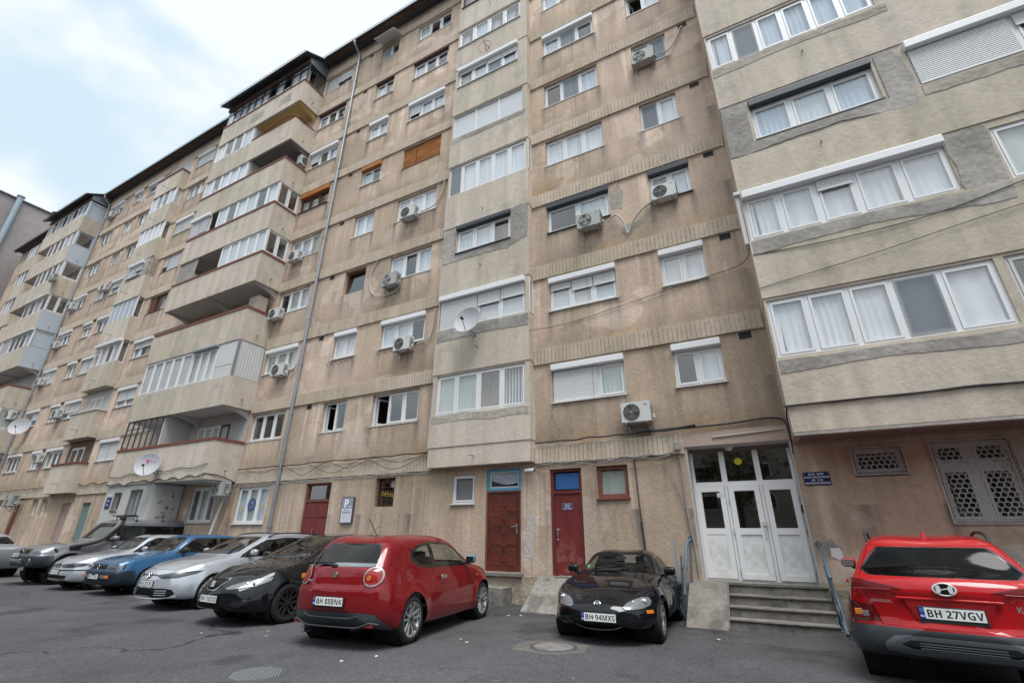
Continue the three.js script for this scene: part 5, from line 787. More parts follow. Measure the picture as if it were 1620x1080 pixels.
// ---- red hatchback, seen from behind
{
  const S = { L: 4.06, R: 0.315, hw: 0.86, ax: [0.77, 3.28], track: 1.52, paint: paint(0.20, 0.006, 0.010, 0.15), rim: rimD, rimMat: alloy, flare: 0.03, tw: 0.215, rd: 0.42, rc: 0.20, und: 0.24, ym: 0.48,
    st: [[0, 0.33, 0.70, 0.60, 0.955, 0.46, 0.99, 1.01], [0.05, 0.29, 0.79, 0.67, 0.985, 0.53, 1.03, 1.055], [0.16, 0.26, 0.835, 0.70, 1.0, 0.56, 1.13, 1.155], [0.36, 0.23, 0.855, 0.72, 1.0, 0.565, 1.30, 1.325], [0.50, 0.2, 0.86, 0.725, 0.995, 0.57, 1.375, 1.40], [0.62, 0.2, 0.86, 0.735, 0.99, 0.575, 1.40, 1.428], [1.1, 0.19, 0.86, 0.75, 0.965, 0.59, 1.42, 1.448], [1.7, 0.18, 0.86, 0.775, 0.945, 0.60, 1.415, 1.445], [2.15, 0.18, 0.86, 0.785, 0.93, 0.60, 1.365, 1.40], [2.65, 0.18, 0.86, 0.79, 0.92, 0.62, 1.15, 1.19], [3.0, 0.18, 0.86, 0.79, 0.905, 0.66, 0.98, 1.01], [3.4, 0.19, 0.855, 0.77, 0.86, 0.60, 0.90, 0.94], [3.75, 0.2, 0.82, 0.70, 0.75, 0.5, 0.80, 0.84], [3.97, 0.24, 0.72, 0.6, 0.64, 0.4, 0.68, 0.72], [4.06, 0.28, 0.62, 0.5, 0.56, 0.35, 0.6, 0.63]],
    rear: [[0.25, -0.02], [0.36, 0.035], [0.55, 0.055], [0.74, 0.05], [0.78, 0.015], [1.0, -0.02]], rz: 0.95,
    cut: [
      CUT.dlo([[0.80, 1.13], [0.90, 1.06], [1.06, 1.00], [1.30, 0.972], [2.62, 0.955], [2.70, 0.99], [2.50, 1.16], [2.25, 1.275], [1.9, 1.345], [1.5, 1.365], [1.15, 1.34], [0.88, 1.25]]),
      { name: 'none', proj: 'side', poly: [[0, 0], [0, 0.001], [0.001, 0]], mat: 'paint', hole: 1 },
      CUT.back(1.03, 0.60, 1.345, 0.52, [-0.2, 0.62]), CUT.wind(1.01, 0.64, 1.37, 0.54, [2.05, 3.1]),
      CUT.end('lamp_ring', 'chrome', circ(0.585, 0.905, 0.122, 36, 0.122), 0, { mirror: 1, off: 0.018, inset: 0.015, rim: 'dimChrome', rimName: 'lamp_ring', rimOff: 0.022, name: 'tail_lamp', mat: 'red', off: 0.012 }),
      CUT.end('lower_bumper', 'trimGrey', [[-0.82, 0.22], [-0.80, 0.34], [-0.70, 0.455], [-0.5, 0.475], [0.5, 0.475], [0.70, 0.455], [0.80, 0.34], [0.82, 0.22]], 0, { off: 0.004, inset: 0.014, rim: 'paint', rimName: 'bumper_edge', rimOff: 0.012 }),
      CUT.end('tailgate', 'paint', [[-0.50, 0.745], [0.50, 0.745], [0.56, 1.02], [0.56, 1.36], [-0.56, 1.36], [-0.56, 1.02]], 0, { inset: 0.006, rimOff: -0.006, xr: [-0.3, 0.55], }),
      CUT.door([[1.50, 1.38], [1.42, 0.98], [1.47, 0.42], [2.58, 0.40], [2.72, 0.56], [2.76, 0.92], [2.3, 1.22], [2.0, 1.36]]),
      CUT.end('headlamp', 'lamp', [[0.42, 0.62], [0.66, 0.72], [0.72, 0.62], [0.6, 0.5]], 1, { mirror: 1 }),
    ] };
  S.mats = { dimChrome: std(C(0.42, 0.42, 0.43), 0.3, { metalness: 0.6 }) };
  // window panes come out of the black surround
  S.cut.splice(0, 0, CUT.pane([[0.87, 1.14], [1.06, 1.035], [1.30, 1.005], [1.44, 1.0], [1.33, 1.32], [1.12, 1.305], [0.93, 1.225]]), CUT.pane([[1.54, 0.998], [2.54, 0.982], [2.42, 1.14], [2.18, 1.26], [1.85, 1.325], [1.43, 1.335]])); S.cut = S.cut.filter((c) => c.name !== 'none');
  S.cabin = { x0: 0.5, x1: 2.9, y: 1.0, w: 0.68, seats: [[1.25, [-0.34, 0.34]], [2.0, [-0.36, 0.36]]], top: 1.12 };
  const car = makeCar(S, 'red_hatchback', 'dark red three door hatchback seen from behind, parked nose to the wall'); 
  const p = numberPlate('BH 88BNK'); onRear(p.geometry, 0, 0, 0); p.children[0].geometry.rotateY(-Math.PI / 2); p.position.set(-0.108, 0.60, 0); car.add(p);
  for (const s of [-1, 1]) { const q = cyl(0.030, 0.034, 0.02, 'x', -0.015, 0.905, s * 0.585, 18); part('lamp_bulb', q, amber, car); }
  part('emblem', [onRear(new THREE.CylinderGeometry(0.042, 0.042, 0.012, 24).rotateX(Math.PI / 2), -0.022, 0.93, 0)], chrome, car); part('emblem_face', [onRear(new THREE.CylinderGeometry(0.031, 0.031, 0.006, 24).rotateX(Math.PI / 2), -0.030, 0.93, 0)], std(C(0.25, 0.30, 0.26), 0.4, { metalness: 0.6 }), car);
  part('badge', [onRear(shapeGeo([[0, 0], [0.075, 0], [0.075, 0.016], [0, 0.016]], 0.004), -0.028, 0.835, -0.47)], chrome, car);
  const rp = (L, o) => L.map(([y, z]) => [rearX(S, y, z, o), y, z]);
  part('diffuser_ridge', [tube(rp([[0.43, -0.46], [0.405, -0.36], [0.40, -0.2], [0.40, 0], [0.40, 0.2], [0.405, 0.36], [0.43, 0.46]], 0.008), 0.008, 36), tube(rp([[0.33, -0.74], [0.345, -0.62], [0.29, -0.46], [0.285, -0.25], [0.285, 0], [0.285, 0.25], [0.29, 0.46], [0.345, 0.62], [0.33, 0.74]], 0.006), 0.011, 46)], trimGrey, car);
  for (const s of [-1, 1]) part('reflector', rb(0.014, 0.04, 0.15, 0.005, rearX(S, 0.31, 0.6, 0.002), 0.31, s * 0.60).rotateY(0), tailRed, car);
  part('exhaust', cyl(0.038, 0.038, 0.16, 'x', 0.02, 0.225, -0.42, 18), chrome, car);
  part('rear_wiper', [rod([0.055, 1.05, -0.10], [0.075, 1.075, -0.48], 0.011), rb(0.05, 0.04, 0.10, 0.015, 0.04, 1.045, -0.09), rb(0.03, 0.022, 0.34, 0.008, 0.075, 1.085, -0.35)], trim, car);
  part('aerial', [cyl(0.02, 0.03, 0.02, 'y', 0.86, 1.452, 0), rod([0.86, 1.455, 0], [0.62, 1.70, 0], 0.006)], trim, car);
  mirrorPair(car, 2.58, 1.0, 0.80, phys(C(0.03, 0.20, 0.30), 0.35, { clearcoat: 1 }), trim); doorHandle(car, 1.66, 0.83, 0.855, chrome);
  part('side_repeater', [-1, 1].map((s) => rb(0.05, 0.03, 0.012, 0.005, 2.98, 0.78, s * 0.868)), amber, car);
  part('parcel', [rb(0.3, 0.16, 0.9, 0.06, 0.55, 0.98, 0)], std(C(0.55, 0.57, 0.60), 0.9), car);
  placeCar(car, S, -5.86, 4.78, Math.PI / 2 + 0.12);
}

// ---- small black roadster, nose to the camera
{
  const S = { L: 3.95, R: 0.295, hw: 0.835, ax: [0.915, 3.18], track: 1.455, paint: paint(0.006, 0.0065, 0.009, 0.1), rim: rimB, rimMat: alloy, flare: 0.022, tw: 0.195, fd: 0.75, fc: 0.34, fz: 1.3, und: 0.17, ym: 0.50,
    st: [[0, 0.40, 0.60, 0.52, 0.70, 0.42, 0.77, 0.79], [0.1, 0.32, 0.73, 0.64, 0.76, 0.5, 0.84, 0.86], [0.4, 0.25, 0.80, 0.71, 0.80, 0.52, 0.885, 0.905], [0.88, 0.2, 0.83, 0.735, 0.825, 0.52, 0.93, 0.95], [1.0, 0.19, 0.832, 0.735, 0.83, 0.52, 1.0, 1.03], [1.3, 0.18, 0.83, 0.735, 0.835, 0.50, 1.15, 1.18], [1.72, 0.18, 0.83, 0.735, 0.835, 0.49, 1.195, 1.225], [2.02, 0.18, 0.83, 0.74, 0.83, 0.51, 1.165, 1.20], [2.32, 0.18, 0.83, 0.745, 0.825, 0.56, 1.01, 1.045], [2.60, 0.18, 0.835, 0.75, 0.815, 0.60, 0.865, 0.895], [3.0, 0.18, 0.84, 0.75, 0.785, 0.57, 0.80, 0.84], [3.35, 0.18, 0.83, 0.735, 0.725, 0.53, 0.735, 0.775], [3.65, 0.19, 0.79, 0.68, 0.64, 0.48, 0.655, 0.69], [3.82, 0.205, 0.73, 0.61, 0.565, 0.42, 0.58, 0.61], [3.92, 0.225, 0.66, 0.53, 0.50, 0.38, 0.52, 0.54], [3.95, 0.24, 0.6, 0.49, 0.47, 0.35, 0.48, 0.50]],
    front: [[0.18, -0.04], [0.30, 0.02], [0.45, 0.03], [0.6, 0]],
    cut: [
      CUT.pane([[1.52, 0.885], [2.30, 0.875], [2.42, 0.90], [2.12, 1.08], [1.92, 1.125], [1.62, 1.13], [1.52, 1.08]]), CUT.dlo([[1.46, 0.87], [2.36, 0.862], [2.50, 0.885], [2.16, 1.10], [1.95, 1.148], [1.6, 1.152], [1.47, 1.10]]),
      CUT.wind(0.885, 0.60, 1.165, 0.475, [1.95, 2.66]), CUT.back(0.96, 0.46, 1.13, 0.40, [0.9, 1.4]),
      CUT.end('headlamp', 'lamp', [[0.36, 0.50], [0.40, 0.555], [0.50, 0.605], [0.62, 0.635], [0.70, 0.625], [0.735, 0.575], [0.72, 0.52], [0.64, 0.482], [0.50, 0.47], [0.40, 0.475]], 1, { mirror: 1, inset: 0.012, rim: 'gap', rimOff: -0.003, off: 0.006, xr: [2.9, 4.2] }),
      CUT.end('air_intake', 'gap', [[-0.44, 0.335], [-0.34, 0.245], [-0.16, 0.212], [0.16, 0.212], [0.34, 0.245], [0.44, 0.335], [0.36, 0.37], [-0.36, 0.37]], 1, { off: -0.012, inset: 0.014, rim: 'gloss', rimName: 'intake_edge', rimOff: 0.006, xr: [3.2, 4.3] }),
      CUT.end('side_intake', 'gap', [[0.50, 0.27], [0.66, 0.28], [0.68, 0.325], [0.52, 0.32]], 1, { mirror: 1, off: -0.006, inset: 0.01, rim: 'gloss', rimName: 'intake_edge', rimOff: 0.004, xr: [3.2, 4.3] }),
      { name: 'indicator', mat: 'amber', proj: 'side', poly: [[3.56, 0.42], [3.70, 0.425], [3.70, 0.465], [3.56, 0.465]], off: 0.004 },
      { name: 'hood', mat: 'paint', proj: 'top', poly: [[2.62, -0.66], [3.3, -0.62], [3.76, -0.40], [3.84, 0], [3.76, 0.40], [3.3, 0.62], [2.62, 0.66]], inset: 0.006, rimOff: -0.006, xr: [2.6, 4] },
      CUT.door([[1.44, 0.87], [1.40, 0.6], [1.50, 0.30], [2.48, 0.30], [2.56, 0.6], [2.52, 0.86]]),
      CUT.end('tail_lamp', 'red', [[0.38, 0.62], [0.66, 0.66], [0.66, 0.74], [0.42, 0.74]], 0, { mirror: 1 }),
    ] };
  S.cabin = { x0: 0.95, x1: 2.5, y: 0.88, w: 0.66, seats: [[1.72, [-0.34, 0.34]]], top: 1.04 };
  const car = makeCar(S, 'black_roadster', 'small black hard top roadster with oval headlamps facing the camera beside the ramp');
  const p = numberPlate('BH 94MXS', { dot: 186 }); onFront(p.geometry, 0, 0, 0); p.children[0].geometry.rotateY(Math.PI / 2); p.position.set(4.01, 0.375, -0.03); car.add(p);
  part('intake_lip', tube([[3.80, 0.335, -0.44], [3.92, 0.245, -0.30], [3.965, 0.215, 0], [3.92, 0.245, 0.30], [3.80, 0.335, 0.44]], 0.007, 30), std(C(0.06, 0.06, 0.062), 0.5), car);
  for (const s of [-1, 1]) part('lamp_reflector', [[3.655, 0.562, 0.63, 0.052], [3.75, 0.545, 0.49, 0.042]].map(([x, y, z, r]) => { const g = new THREE.SphereGeometry(r, 16, 12); g.scale(0.5, 1, 1); g.translate(x - 0.01, y, s * z); return g; }), chrome, car);
  part('emblem', [onFront(new THREE.TorusGeometry(0.036, 0.006, 6, 24).scale(1.25, 1, 1), 3.925, 0.545, 0, 0.6), onFront(shapeGeo([[-0.036, 0.008], [-0.02, 0.012], [0, -0.008], [0.02, 0.012], [0.036, 0.008], [0.02, 0.0], [0, -0.02], [-0.02, 0.0]], 0.006), 3.922, 0.545, 0, 0.6)], chrome, car);
  mirrorPair(car, 2.34, 0.86, 0.76, S.paint, S.paint, 0.13); doorHandle(car, 1.60, 0.70, 0.832, S.paint);
  part('wiper', [rod([2.62, 0.905, -0.1], [2.50, 0.955, 0.42], 0.008), rod([2.60, 0.905, 0.35], [2.50, 0.95, -0.15], 0.008)], trim, car);
  part('inner_mirror', rb(0.02, 0.05, 0.18, 0.01, 2.12, 1.10, 0), cabin, car); part('sticker', onFront(rb(0.04, 0.06, 0.002, 0.001), 2.50, 0.97, 0.52, 0.9), std(C(0.02, 0.35, 0.15), 0.5), car);
  placeCar(car, S, -2.72, 0.42, -Math.PI / 2 + 0.05);
}

// ---- red crossover at the right edge, seen from behind
{
  const S = { L: 4.165, R: 0.345, hw: 0.90, ax: [0.78, 3.38], track: 1.57, paint: paint(0.42, 0.006, 0.010, 0.0), rim: rimA, rimMat: alloyDark, flare: 0.03, tw: 0.215, rd: 0.40, rc: 0.22, archTrim: 0.07, archMat: trimGrey, und: 0.25, glass: kGlass, ym: 0.5,
    st: [[0, 0.40, 0.74, 0.66, 0.98, 0.54, 1.03, 1.055], [0.06, 0.34, 0.85, 0.77, 1.02, 0.64, 1.075, 1.10], [0.18, 0.29, 0.885, 0.79, 1.04, 0.645, 1.15, 1.175], [0.36, 0.26, 0.895, 0.78, 1.045, 0.59, 1.32, 1.345], [0.45, 0.25, 0.90, 0.775, 1.045, 0.57, 1.385, 1.41], [0.53, 0.24, 0.90, 0.775, 1.04, 0.56, 1.415, 1.442], [0.9, 0.23, 0.90, 0.78, 1.03, 0.56, 1.45, 1.485], [1.7, 0.22, 0.90, 0.79, 1.01, 0.57, 1.465, 1.505], [2.2, 0.22, 0.90, 0.80, 0.99, 0.58, 1.43, 1.465], [2.6, 0.22, 0.90, 0.80, 0.98, 0.60, 1.31, 1.34], [3.05, 0.22, 0.90, 0.81, 0.97, 0.66, 1.07, 1.10], [3.2, 0.22, 0.90, 0.81, 0.96, 0.68, 1.02, 1.05], [3.7, 0.23, 0.87, 0.78, 0.90, 0.6, 0.95, 0.98], [4.0, 0.26, 0.80, 0.70, 0.80, 0.5, 0.86, 0.89], [4.165, 0.3, 0.68, 0.58, 0.66, 0.42, 0.74, 0.76]],
    rear: [[0.3, 0.02], [0.42, 0.075], [0.58, 0.075], [0.64, 0.03], [0.88, 0.02], [0.93, 0.05], [1.02, 0.03], [1.06, 0]], rz: 1.1,
    cut: [
      CUT.pane([[0.80, 1.14], [1.6, 1.085], [1.6, 1.37], [1.1, 1.375], [0.9, 1.33]], 'dark'), CUT.pane([[1.68, 1.08], [2.66, 1.03], [2.48, 1.19], [2.2, 1.33], [1.68, 1.37]], 'glass2'), CUT.dlo([[0.62, 1.14], [1.6, 1.06], [2.75, 1.0], [2.70, 1.06], [2.52, 1.21], [2.22, 1.36], [1.65, 1.40], [1.0, 1.40], [0.75, 1.34]]),
      CUT.back(1.075, 0.70, 1.375, 0.56, [-0.2, 0.5]), CUT.wind(1.06, 0.66, 1.42, 0.53, [2.1, 3.3]),
      CUT.end('tail_lamp', 'redDark', [[0.34, 0.955], [0.60, 0.93], [0.90, 0.935], [0.90, 1.03], [0.78, 1.035], [0.56, 1.0]], 0, { mirror: 1, off: 0.006, inset: 0.008, rim: 'gloss', rimName: 'lamp_edge', rimOff: 0.008, rz: 1 }),
      CUT.end('lower_lamp', 'redDark', [[0.70, 0.62], [0.90, 0.60], [0.90, 0.79], [0.83, 0.80], [0.74, 0.72]], 0, { mirror: 1, off: 0.010, inset: 0.016, rim: 'trimGrey', rimName: 'lamp_surround', rimOff: 0.016 }),
      CUT.end('skid_insert', 'gloss', [[-0.48, 0.44], [-0.40, 0.485], [0.40, 0.485], [0.48, 0.44], [0.40, 0.405], [-0.40, 0.405]], 0, { off: 0.003 }),
      CUT.end('skid_plate', 'silver', [[-0.62, 0.36], [-0.62, 0.43], [-0.52, 0.51], [-0.4, 0.53], [0.4, 0.53], [0.52, 0.51], [0.62, 0.43], [0.62, 0.36], [0.4, 0.325], [-0.4, 0.325]], 0, { off: 0.012 }),
      CUT.end('lower_bumper', 'trimGrey', [[-0.92, 0.2], [-0.92, 0.57], [-0.6, 0.585], [0.6, 0.585], [0.92, 0.57], [0.92, 0.2]], 0, { off: 0.006 }),
      CUT.end('tailgate', 'paint', [[-0.60, 0.60], [0.60, 0.60], [0.70, 0.90], [0.72, 1.05], [0.57, 1.39], [-0.57, 1.39], [-0.72, 1.06], [-0.70, 0.90]], 0, { inset: 0.006, rimOff: -0.006, xr: [-0.3, 0.5] }),
      { name: 'tail_lamp', mat: 'redDark', proj: 'side', poly: [[-0.3, 0.935], [0.34, 0.945], [0.40, 1.0], [0.34, 1.03], [-0.3, 1.03]], off: 0.006 },
      { name: 'lower_lamp', mat: 'redDark', proj: 'side', poly: [[-0.3, 0.62], [0.22, 0.63], [0.22, 0.78], [-0.3, 0.79]], off: 0.010 },
      { name: 'bumper_cladding', mat: 'trimGrey', proj: 'side', poly: [[-0.3, 0.2], [0.5, 0.2], [0.5, 0.565], [-0.3, 0.575]], off: 0.006 },
      { name: 'sill_cladding', mat: 'trimGrey', proj: 'side', poly: [[1.15, 0.2], [3.0, 0.2], [3.0, 0.40], [1.15, 0.42]], off: 0.012 },
      CUT.door([[1.02, 1.06], [1.20, 0.43], [1.62, 0.42], [1.66, 1.06], [1.66, 1.42], [1.1, 1.42]]), CUT.door([[1.665, 1.42], [1.665, 1.06], [1.63, 0.42], [2.82, 0.41], [2.88, 0.95], [2.4, 1.30], [2.2, 1.40]]),
    ] };
  S.mats = { glass2: carGlass, silver: std(C(0.28, 0.31, 0.34), 0.4, { metalness: 0.5 }) };
  S.cabin = { x0: 0.5, x1: 3.0, y: 1.05, w: 0.7, seats: [[1.35, [-0.4, 0, 0.4]], [2.15, [-0.38, 0.38]]], top: 1.25 };
  const car = makeCar(S, 'red_crossover', 'bright red crossover with grey lower cladding seen from behind at the right edge');
  const p = numberPlate('BH 27VGV', { hh: 0.15, hy: -0.014 }); onRear(p.geometry, 0, 0, 0); p.children[0].geometry.rotateY(-Math.PI / 2); p.position.set(-0.062, 0.745, 0); car.add(p);
  const recess = [onRear(shapeGeo([[-0.36, 0], [-0.28, -0.2], [0.28, -0.2], [0.36, 0]], 0.003, 0), -0.0505, 0.86, 0)]; part('plate_recess_shade', recess, paint(0.30, 0.004, 0.007), car);  // flat sheet in darker body red, the shade of the recess as colour
  part('tailgate_handle', [rb(0.035, 0.03, 0.86, 0.012, -0.045, 0.872, 0)], S.paint, car);
  for (const s of [-1, 1]) { part('indicator_lens', rb(0.012, 0.06, 0.07, 0.01, 0.065, 0.70, s * 0.80), amber, car); part('reverse_lens', rb(0.012, 0.055, 0.06, 0.01, 0.02, 0.69, s * 0.735), lampGlass, car); part('lamp_light_bar', rb(0.012, 0.012, 0.34, 0.004, -0.028, 0.945, s * 0.62), tailRed, car); }
  part('emblem', [onRear(new THREE.TorusGeometry(0.06, 0.007, 8, 30).scale(1.5, 0.95, 1), -0.093, 0.975, 0, 0.15), onRear(shapeGeo([[-0.055, -0.03], [-0.035, -0.034], [-0.022, -0.006], [0.022, 0.004], [0.03, -0.034], [0.052, -0.028], [0.055, 0.03], [0.035, 0.034], [0.022, 0.012], [-0.022, 0.0], [-0.03, 0.034], [-0.052, 0.028]].map(([a, b]) => [a * 1.25, b * 1.15]), 0.006, 0.001), -0.100, 0.975, 0, 0.15)], std(C(0.62, 0.63, 0.64), 0.3, { metalness: 0.2 }), car);
  part('emblem_field', [onRear(new THREE.CylinderGeometry(0.055, 0.055, 0.006, 30).rotateX(Math.PI / 2).scale(1.6, 1.0, 1), -0.088, 0.975, 0, 0.15)], gloss, car);
  const kt = await letters('KONA', 0.055, 0.006); part('model_lettering', onRear(kt, -0.04, 0.80, 0.50), chrome, car);
  part('small_lettering', onRear(await letters('UNIVERSAL', 0.026, 0.004), -0.045, 0.82, -0.66), chrome, car);
  part('skid_slat', [0, 1, 2].map((i) => rb(0.012, 0.008, 0.66, 0.003, -0.112, 0.42 + i * 0.022, 0)), trimGrey, car);
  part('shark_fin', shapeGeo([[0, 0], [0.15, 0], [0.12, 0.015], [0.02, 0.07]], 0.03, 0.008).translate(0.70, 1.455, -0.015), S.paint, car);
  for (const s of [-1, 1]) part('roof_rail', [tube([[0.72, 1.42, s * 0.565], [0.86, 1.492, s * 0.575], [2.0, 1.512, s * 0.575], [2.14, 1.43, s * 0.57]], 0.019, 24)], trim, car);
  part('rear_wiper', [rod([0.165, 1.12, 0.06], [0.20, 1.15, 0.44], 0.010), rb(0.04, 0.04, 0.10, 0.012, 0.13, 1.11, 0.05)], trim, car);
  mirrorPair(car, 2.62, 1.05, 0.82, S.paint, trim); doorHandle(car, 1.80, 0.93, 0.885, S.paint); doorHandle(car, 1.02, 0.95, 0.885, S.paint);
  placeCar(car, S, 1.55, 3.22, Math.PI / 2 - 0.15);
}

// ---- black hatchback, nose to the camera
{
  const S = { L: 4.32, R: 0.325, hw: 0.885, ax: [0.85, 3.43], track: 1.54, paint: paint(0.0055, 0.006, 0.008, 0.1), rim: rimA, rimMat: std(C(0.10, 0.10, 0.105), 0.3, { metalness: 0.8 }), flare: 0.03, tw: 0.225, fd: 0.7, fc: 0.34, und: 0.2, ym: 0.5,
    st: [[0, 0.38, 0.68, 0.6, 0.95, 0.5, 1.0, 1.02], [0.15, 0.30, 0.82, 0.72, 1.0, 0.58, 1.1, 1.12], [0.5, 0.25, 0.87, 0.75, 1.0, 0.57, 1.33, 1.36], [0.9, 0.22, 0.885, 0.76, 0.99, 0.58, 1.405, 1.43], [1.6, 0.2, 0.885, 0.77, 0.97, 0.60, 1.43, 1.46], [2.1, 0.2, 0.885, 0.78, 0.95, 0.61, 1.40, 1.435], [2.55, 0.2, 0.885, 0.79, 0.94, 0.62, 1.24, 1.28], [3.1, 0.2, 0.885, 0.80, 0.935, 0.68, 1.01, 1.04], [3.28, 0.2, 0.885, 0.79, 0.915, 0.66, 0.96, 0.99], [3.7, 0.2, 0.87, 0.76, 0.84, 0.58, 0.885, 0.92], [4.02, 0.2, 0.82, 0.69, 0.74, 0.48, 0.78, 0.825], [4.2, 0.22, 0.74, 0.60, 0.66, 0.40, 0.69, 0.74], [4.29, 0.24, 0.66, 0.52, 0.60, 0.36, 0.63, 0.67], [4.32, 0.26, 0.62, 0.49, 0.57, 0.34, 0.60, 0.63]],
    front: [[0.2, 0.0], [0.32, 0.05], [0.5, 0.05], [0.7, 0]], fz: 1.2,
    cut: [
      CUT.pane([[0.95, 1.08], [1.72, 1.02], [1.68, 1.34], [1.3, 1.35], [1.05, 1.27]], 'dark'), CUT.pane([[1.82, 1.01], [2.85, 0.985], [2.62, 1.13], [2.3, 1.28], [1.78, 1.34]]), CUT.dlo([[0.82, 1.10], [1.7, 1.0], [2.95, 0.965], [2.9, 1.02], [2.66, 1.155], [2.32, 1.31], [1.75, 1.37], [1.25, 1.37], [0.95, 1.28]]),
      CUT.wind(1.03, 0.66, 1.41, 0.56, [2.05, 3.2]), CUT.back(1.06, 0.56, 1.33, 0.5, [-0.1, 0.6], 'dark'),
      CUT.end('grille', 'gap', [[-0.225, 0.70], [-0.20, 0.735], [0.20, 0.735], [0.225, 0.70], [0.15, 0.575], [0.08, 0.55], [-0.08, 0.55], [-0.15, 0.575]], 1, { off: -0.004, inset: 0.013, rim: 'chrome', rimName: 'grille_frame', rimOff: 0.010 }),
      CUT.end('headlamp', 'lamp', [[0.30, 0.585], [0.36, 0.635], [0.52, 0.705], [0.66, 0.745], [0.80, 0.76], [0.80, 0.70], [0.70, 0.62], [0.56, 0.585], [0.38, 0.57]], 1, { mirror: 1, inset: 0.012, rim: 'gap', rimOff: -0.003, off: 0.004, xr: [3.2, 4.6] }),
      CUT.end('lower_intake', 'gap', [[-0.34, 0.36], [0.34, 0.36], [0.42, 0.30], [0.36, 0.255], [-0.36, 0.255], [-0.42, 0.30]], 1, { off: -0.006 }),
      CUT.end('fog_recess', 'gloss', [[0.46, 0.32], [0.50, 0.42], [0.70, 0.44], [0.72, 0.36], [0.62, 0.29]], 1, { mirror: 1, off: -0.004, inset: 0.012, rimOff: 0.004, rim: 'paint', rimName: 'recess_edge', xr: [3.2, 4.6] }),
      { name: 'hood', mat: 'paint', proj: 'top', poly: [[3.12, -0.68], [3.7, -0.62], [4.1, -0.42], [4.2, 0], [4.1, 0.42], [3.7, 0.62], [3.12, 0.68]], inset: 0.006, rimOff: -0.006, xr: [3.05, 4.4] },
      CUT.door([[1.02, 1.0], [1.2, 0.36], [1.74, 0.34], [1.78, 1.0], [1.73, 1.38], [1.2, 1.38]]), CUT.door([[1.785, 1.0], [1.75, 0.34], [2.86, 0.34], [2.98, 0.6], [2.96, 0.95], [2.4, 1.3], [1.745, 1.38]]),
    ] };
  S.cabin = { x0: 0.6, x1: 3.1, y: 1.02, w: 0.7, seats: [[1.3, [-0.38, 0.38]], [2.15, [-0.37, 0.37]]], top: 1.16 };
  const car = makeCar(S, 'black_hatchback', 'black hatchback with dark twin spoke wheels between the silver estate and the dark red hatchback');
  const p = numberPlate('BH 76ZOD'); onFront(p.geometry, 0, 0, 0); p.children[0].geometry.rotateY(Math.PI / 2); p.position.set(4.40, 0.43, 0); car.add(p);
  for (const s of [-1, 1]) { part('lamp_reflector', [[4.08, 0.645, 0.55, 0.055], [4.02, 0.665, 0.655, 0.034]].map(([x, y, z, r]) => { const g = new THREE.SphereGeometry(r, 16, 12); g.scale(0.55, 1, 1); g.translate(x + 0.012, y, s * z); return g; }), chrome, car); part('fog_lamp', cyl(0.04, 0.04, 0.03, 'x', 4.135, 0.365, s * 0.585, 18), chrome, car); }
  part('emblem', onFront(shapeGeo([[-0.05, -0.045], [0.05, -0.045], [0.05, 0.0], [-0.02, 0.012], [-0.02, 0.02], [0.05, 0.012], [0.05, 0.045], [-0.05, 0.045], [-0.05, 0.0], [0.02, -0.012], [0.02, -0.02], [-0.05, -0.012]], 0.008, 0.002), 4.355, 0.655, 0, 0.3), chrome, car);
  part('grille_mesh', Array.from({ length: 6 }, (_, i) => rod([4.342 - Math.abs(i - 2.5) * 0.0, 0.575 + i * 0.026, -0.15], [4.342, 0.575 + i * 0.026, 0.15], 0.004, 5)), trim, car);
  mirrorPair(car, 2.78, 1.0, 0.82, S.paint, trim); doorHandle(car, 1.9, 0.86, 0.875, S.paint); part('side_badge', [-1, 1].map((s) => rb(0.09, 0.03, 0.01, 0.005, 3.02, 0.80, s * 0.875)), chrome, car);
  part('wiper', [rod([3.14, 1.045, 0.2], [2.98, 1.10, -0.45], 0.008), rod([3.14, 1.045, 0.55], [3.0, 1.09, 0.0], 0.008)], trim, car); part('aerial', rod([0.78, 1.44, 0], [0.5, 1.68, 0], 0.005), trim, car);
  placeCar(car, S, -8.82, 4.42 - 2.58, -Math.PI / 2 - 0.03);
}

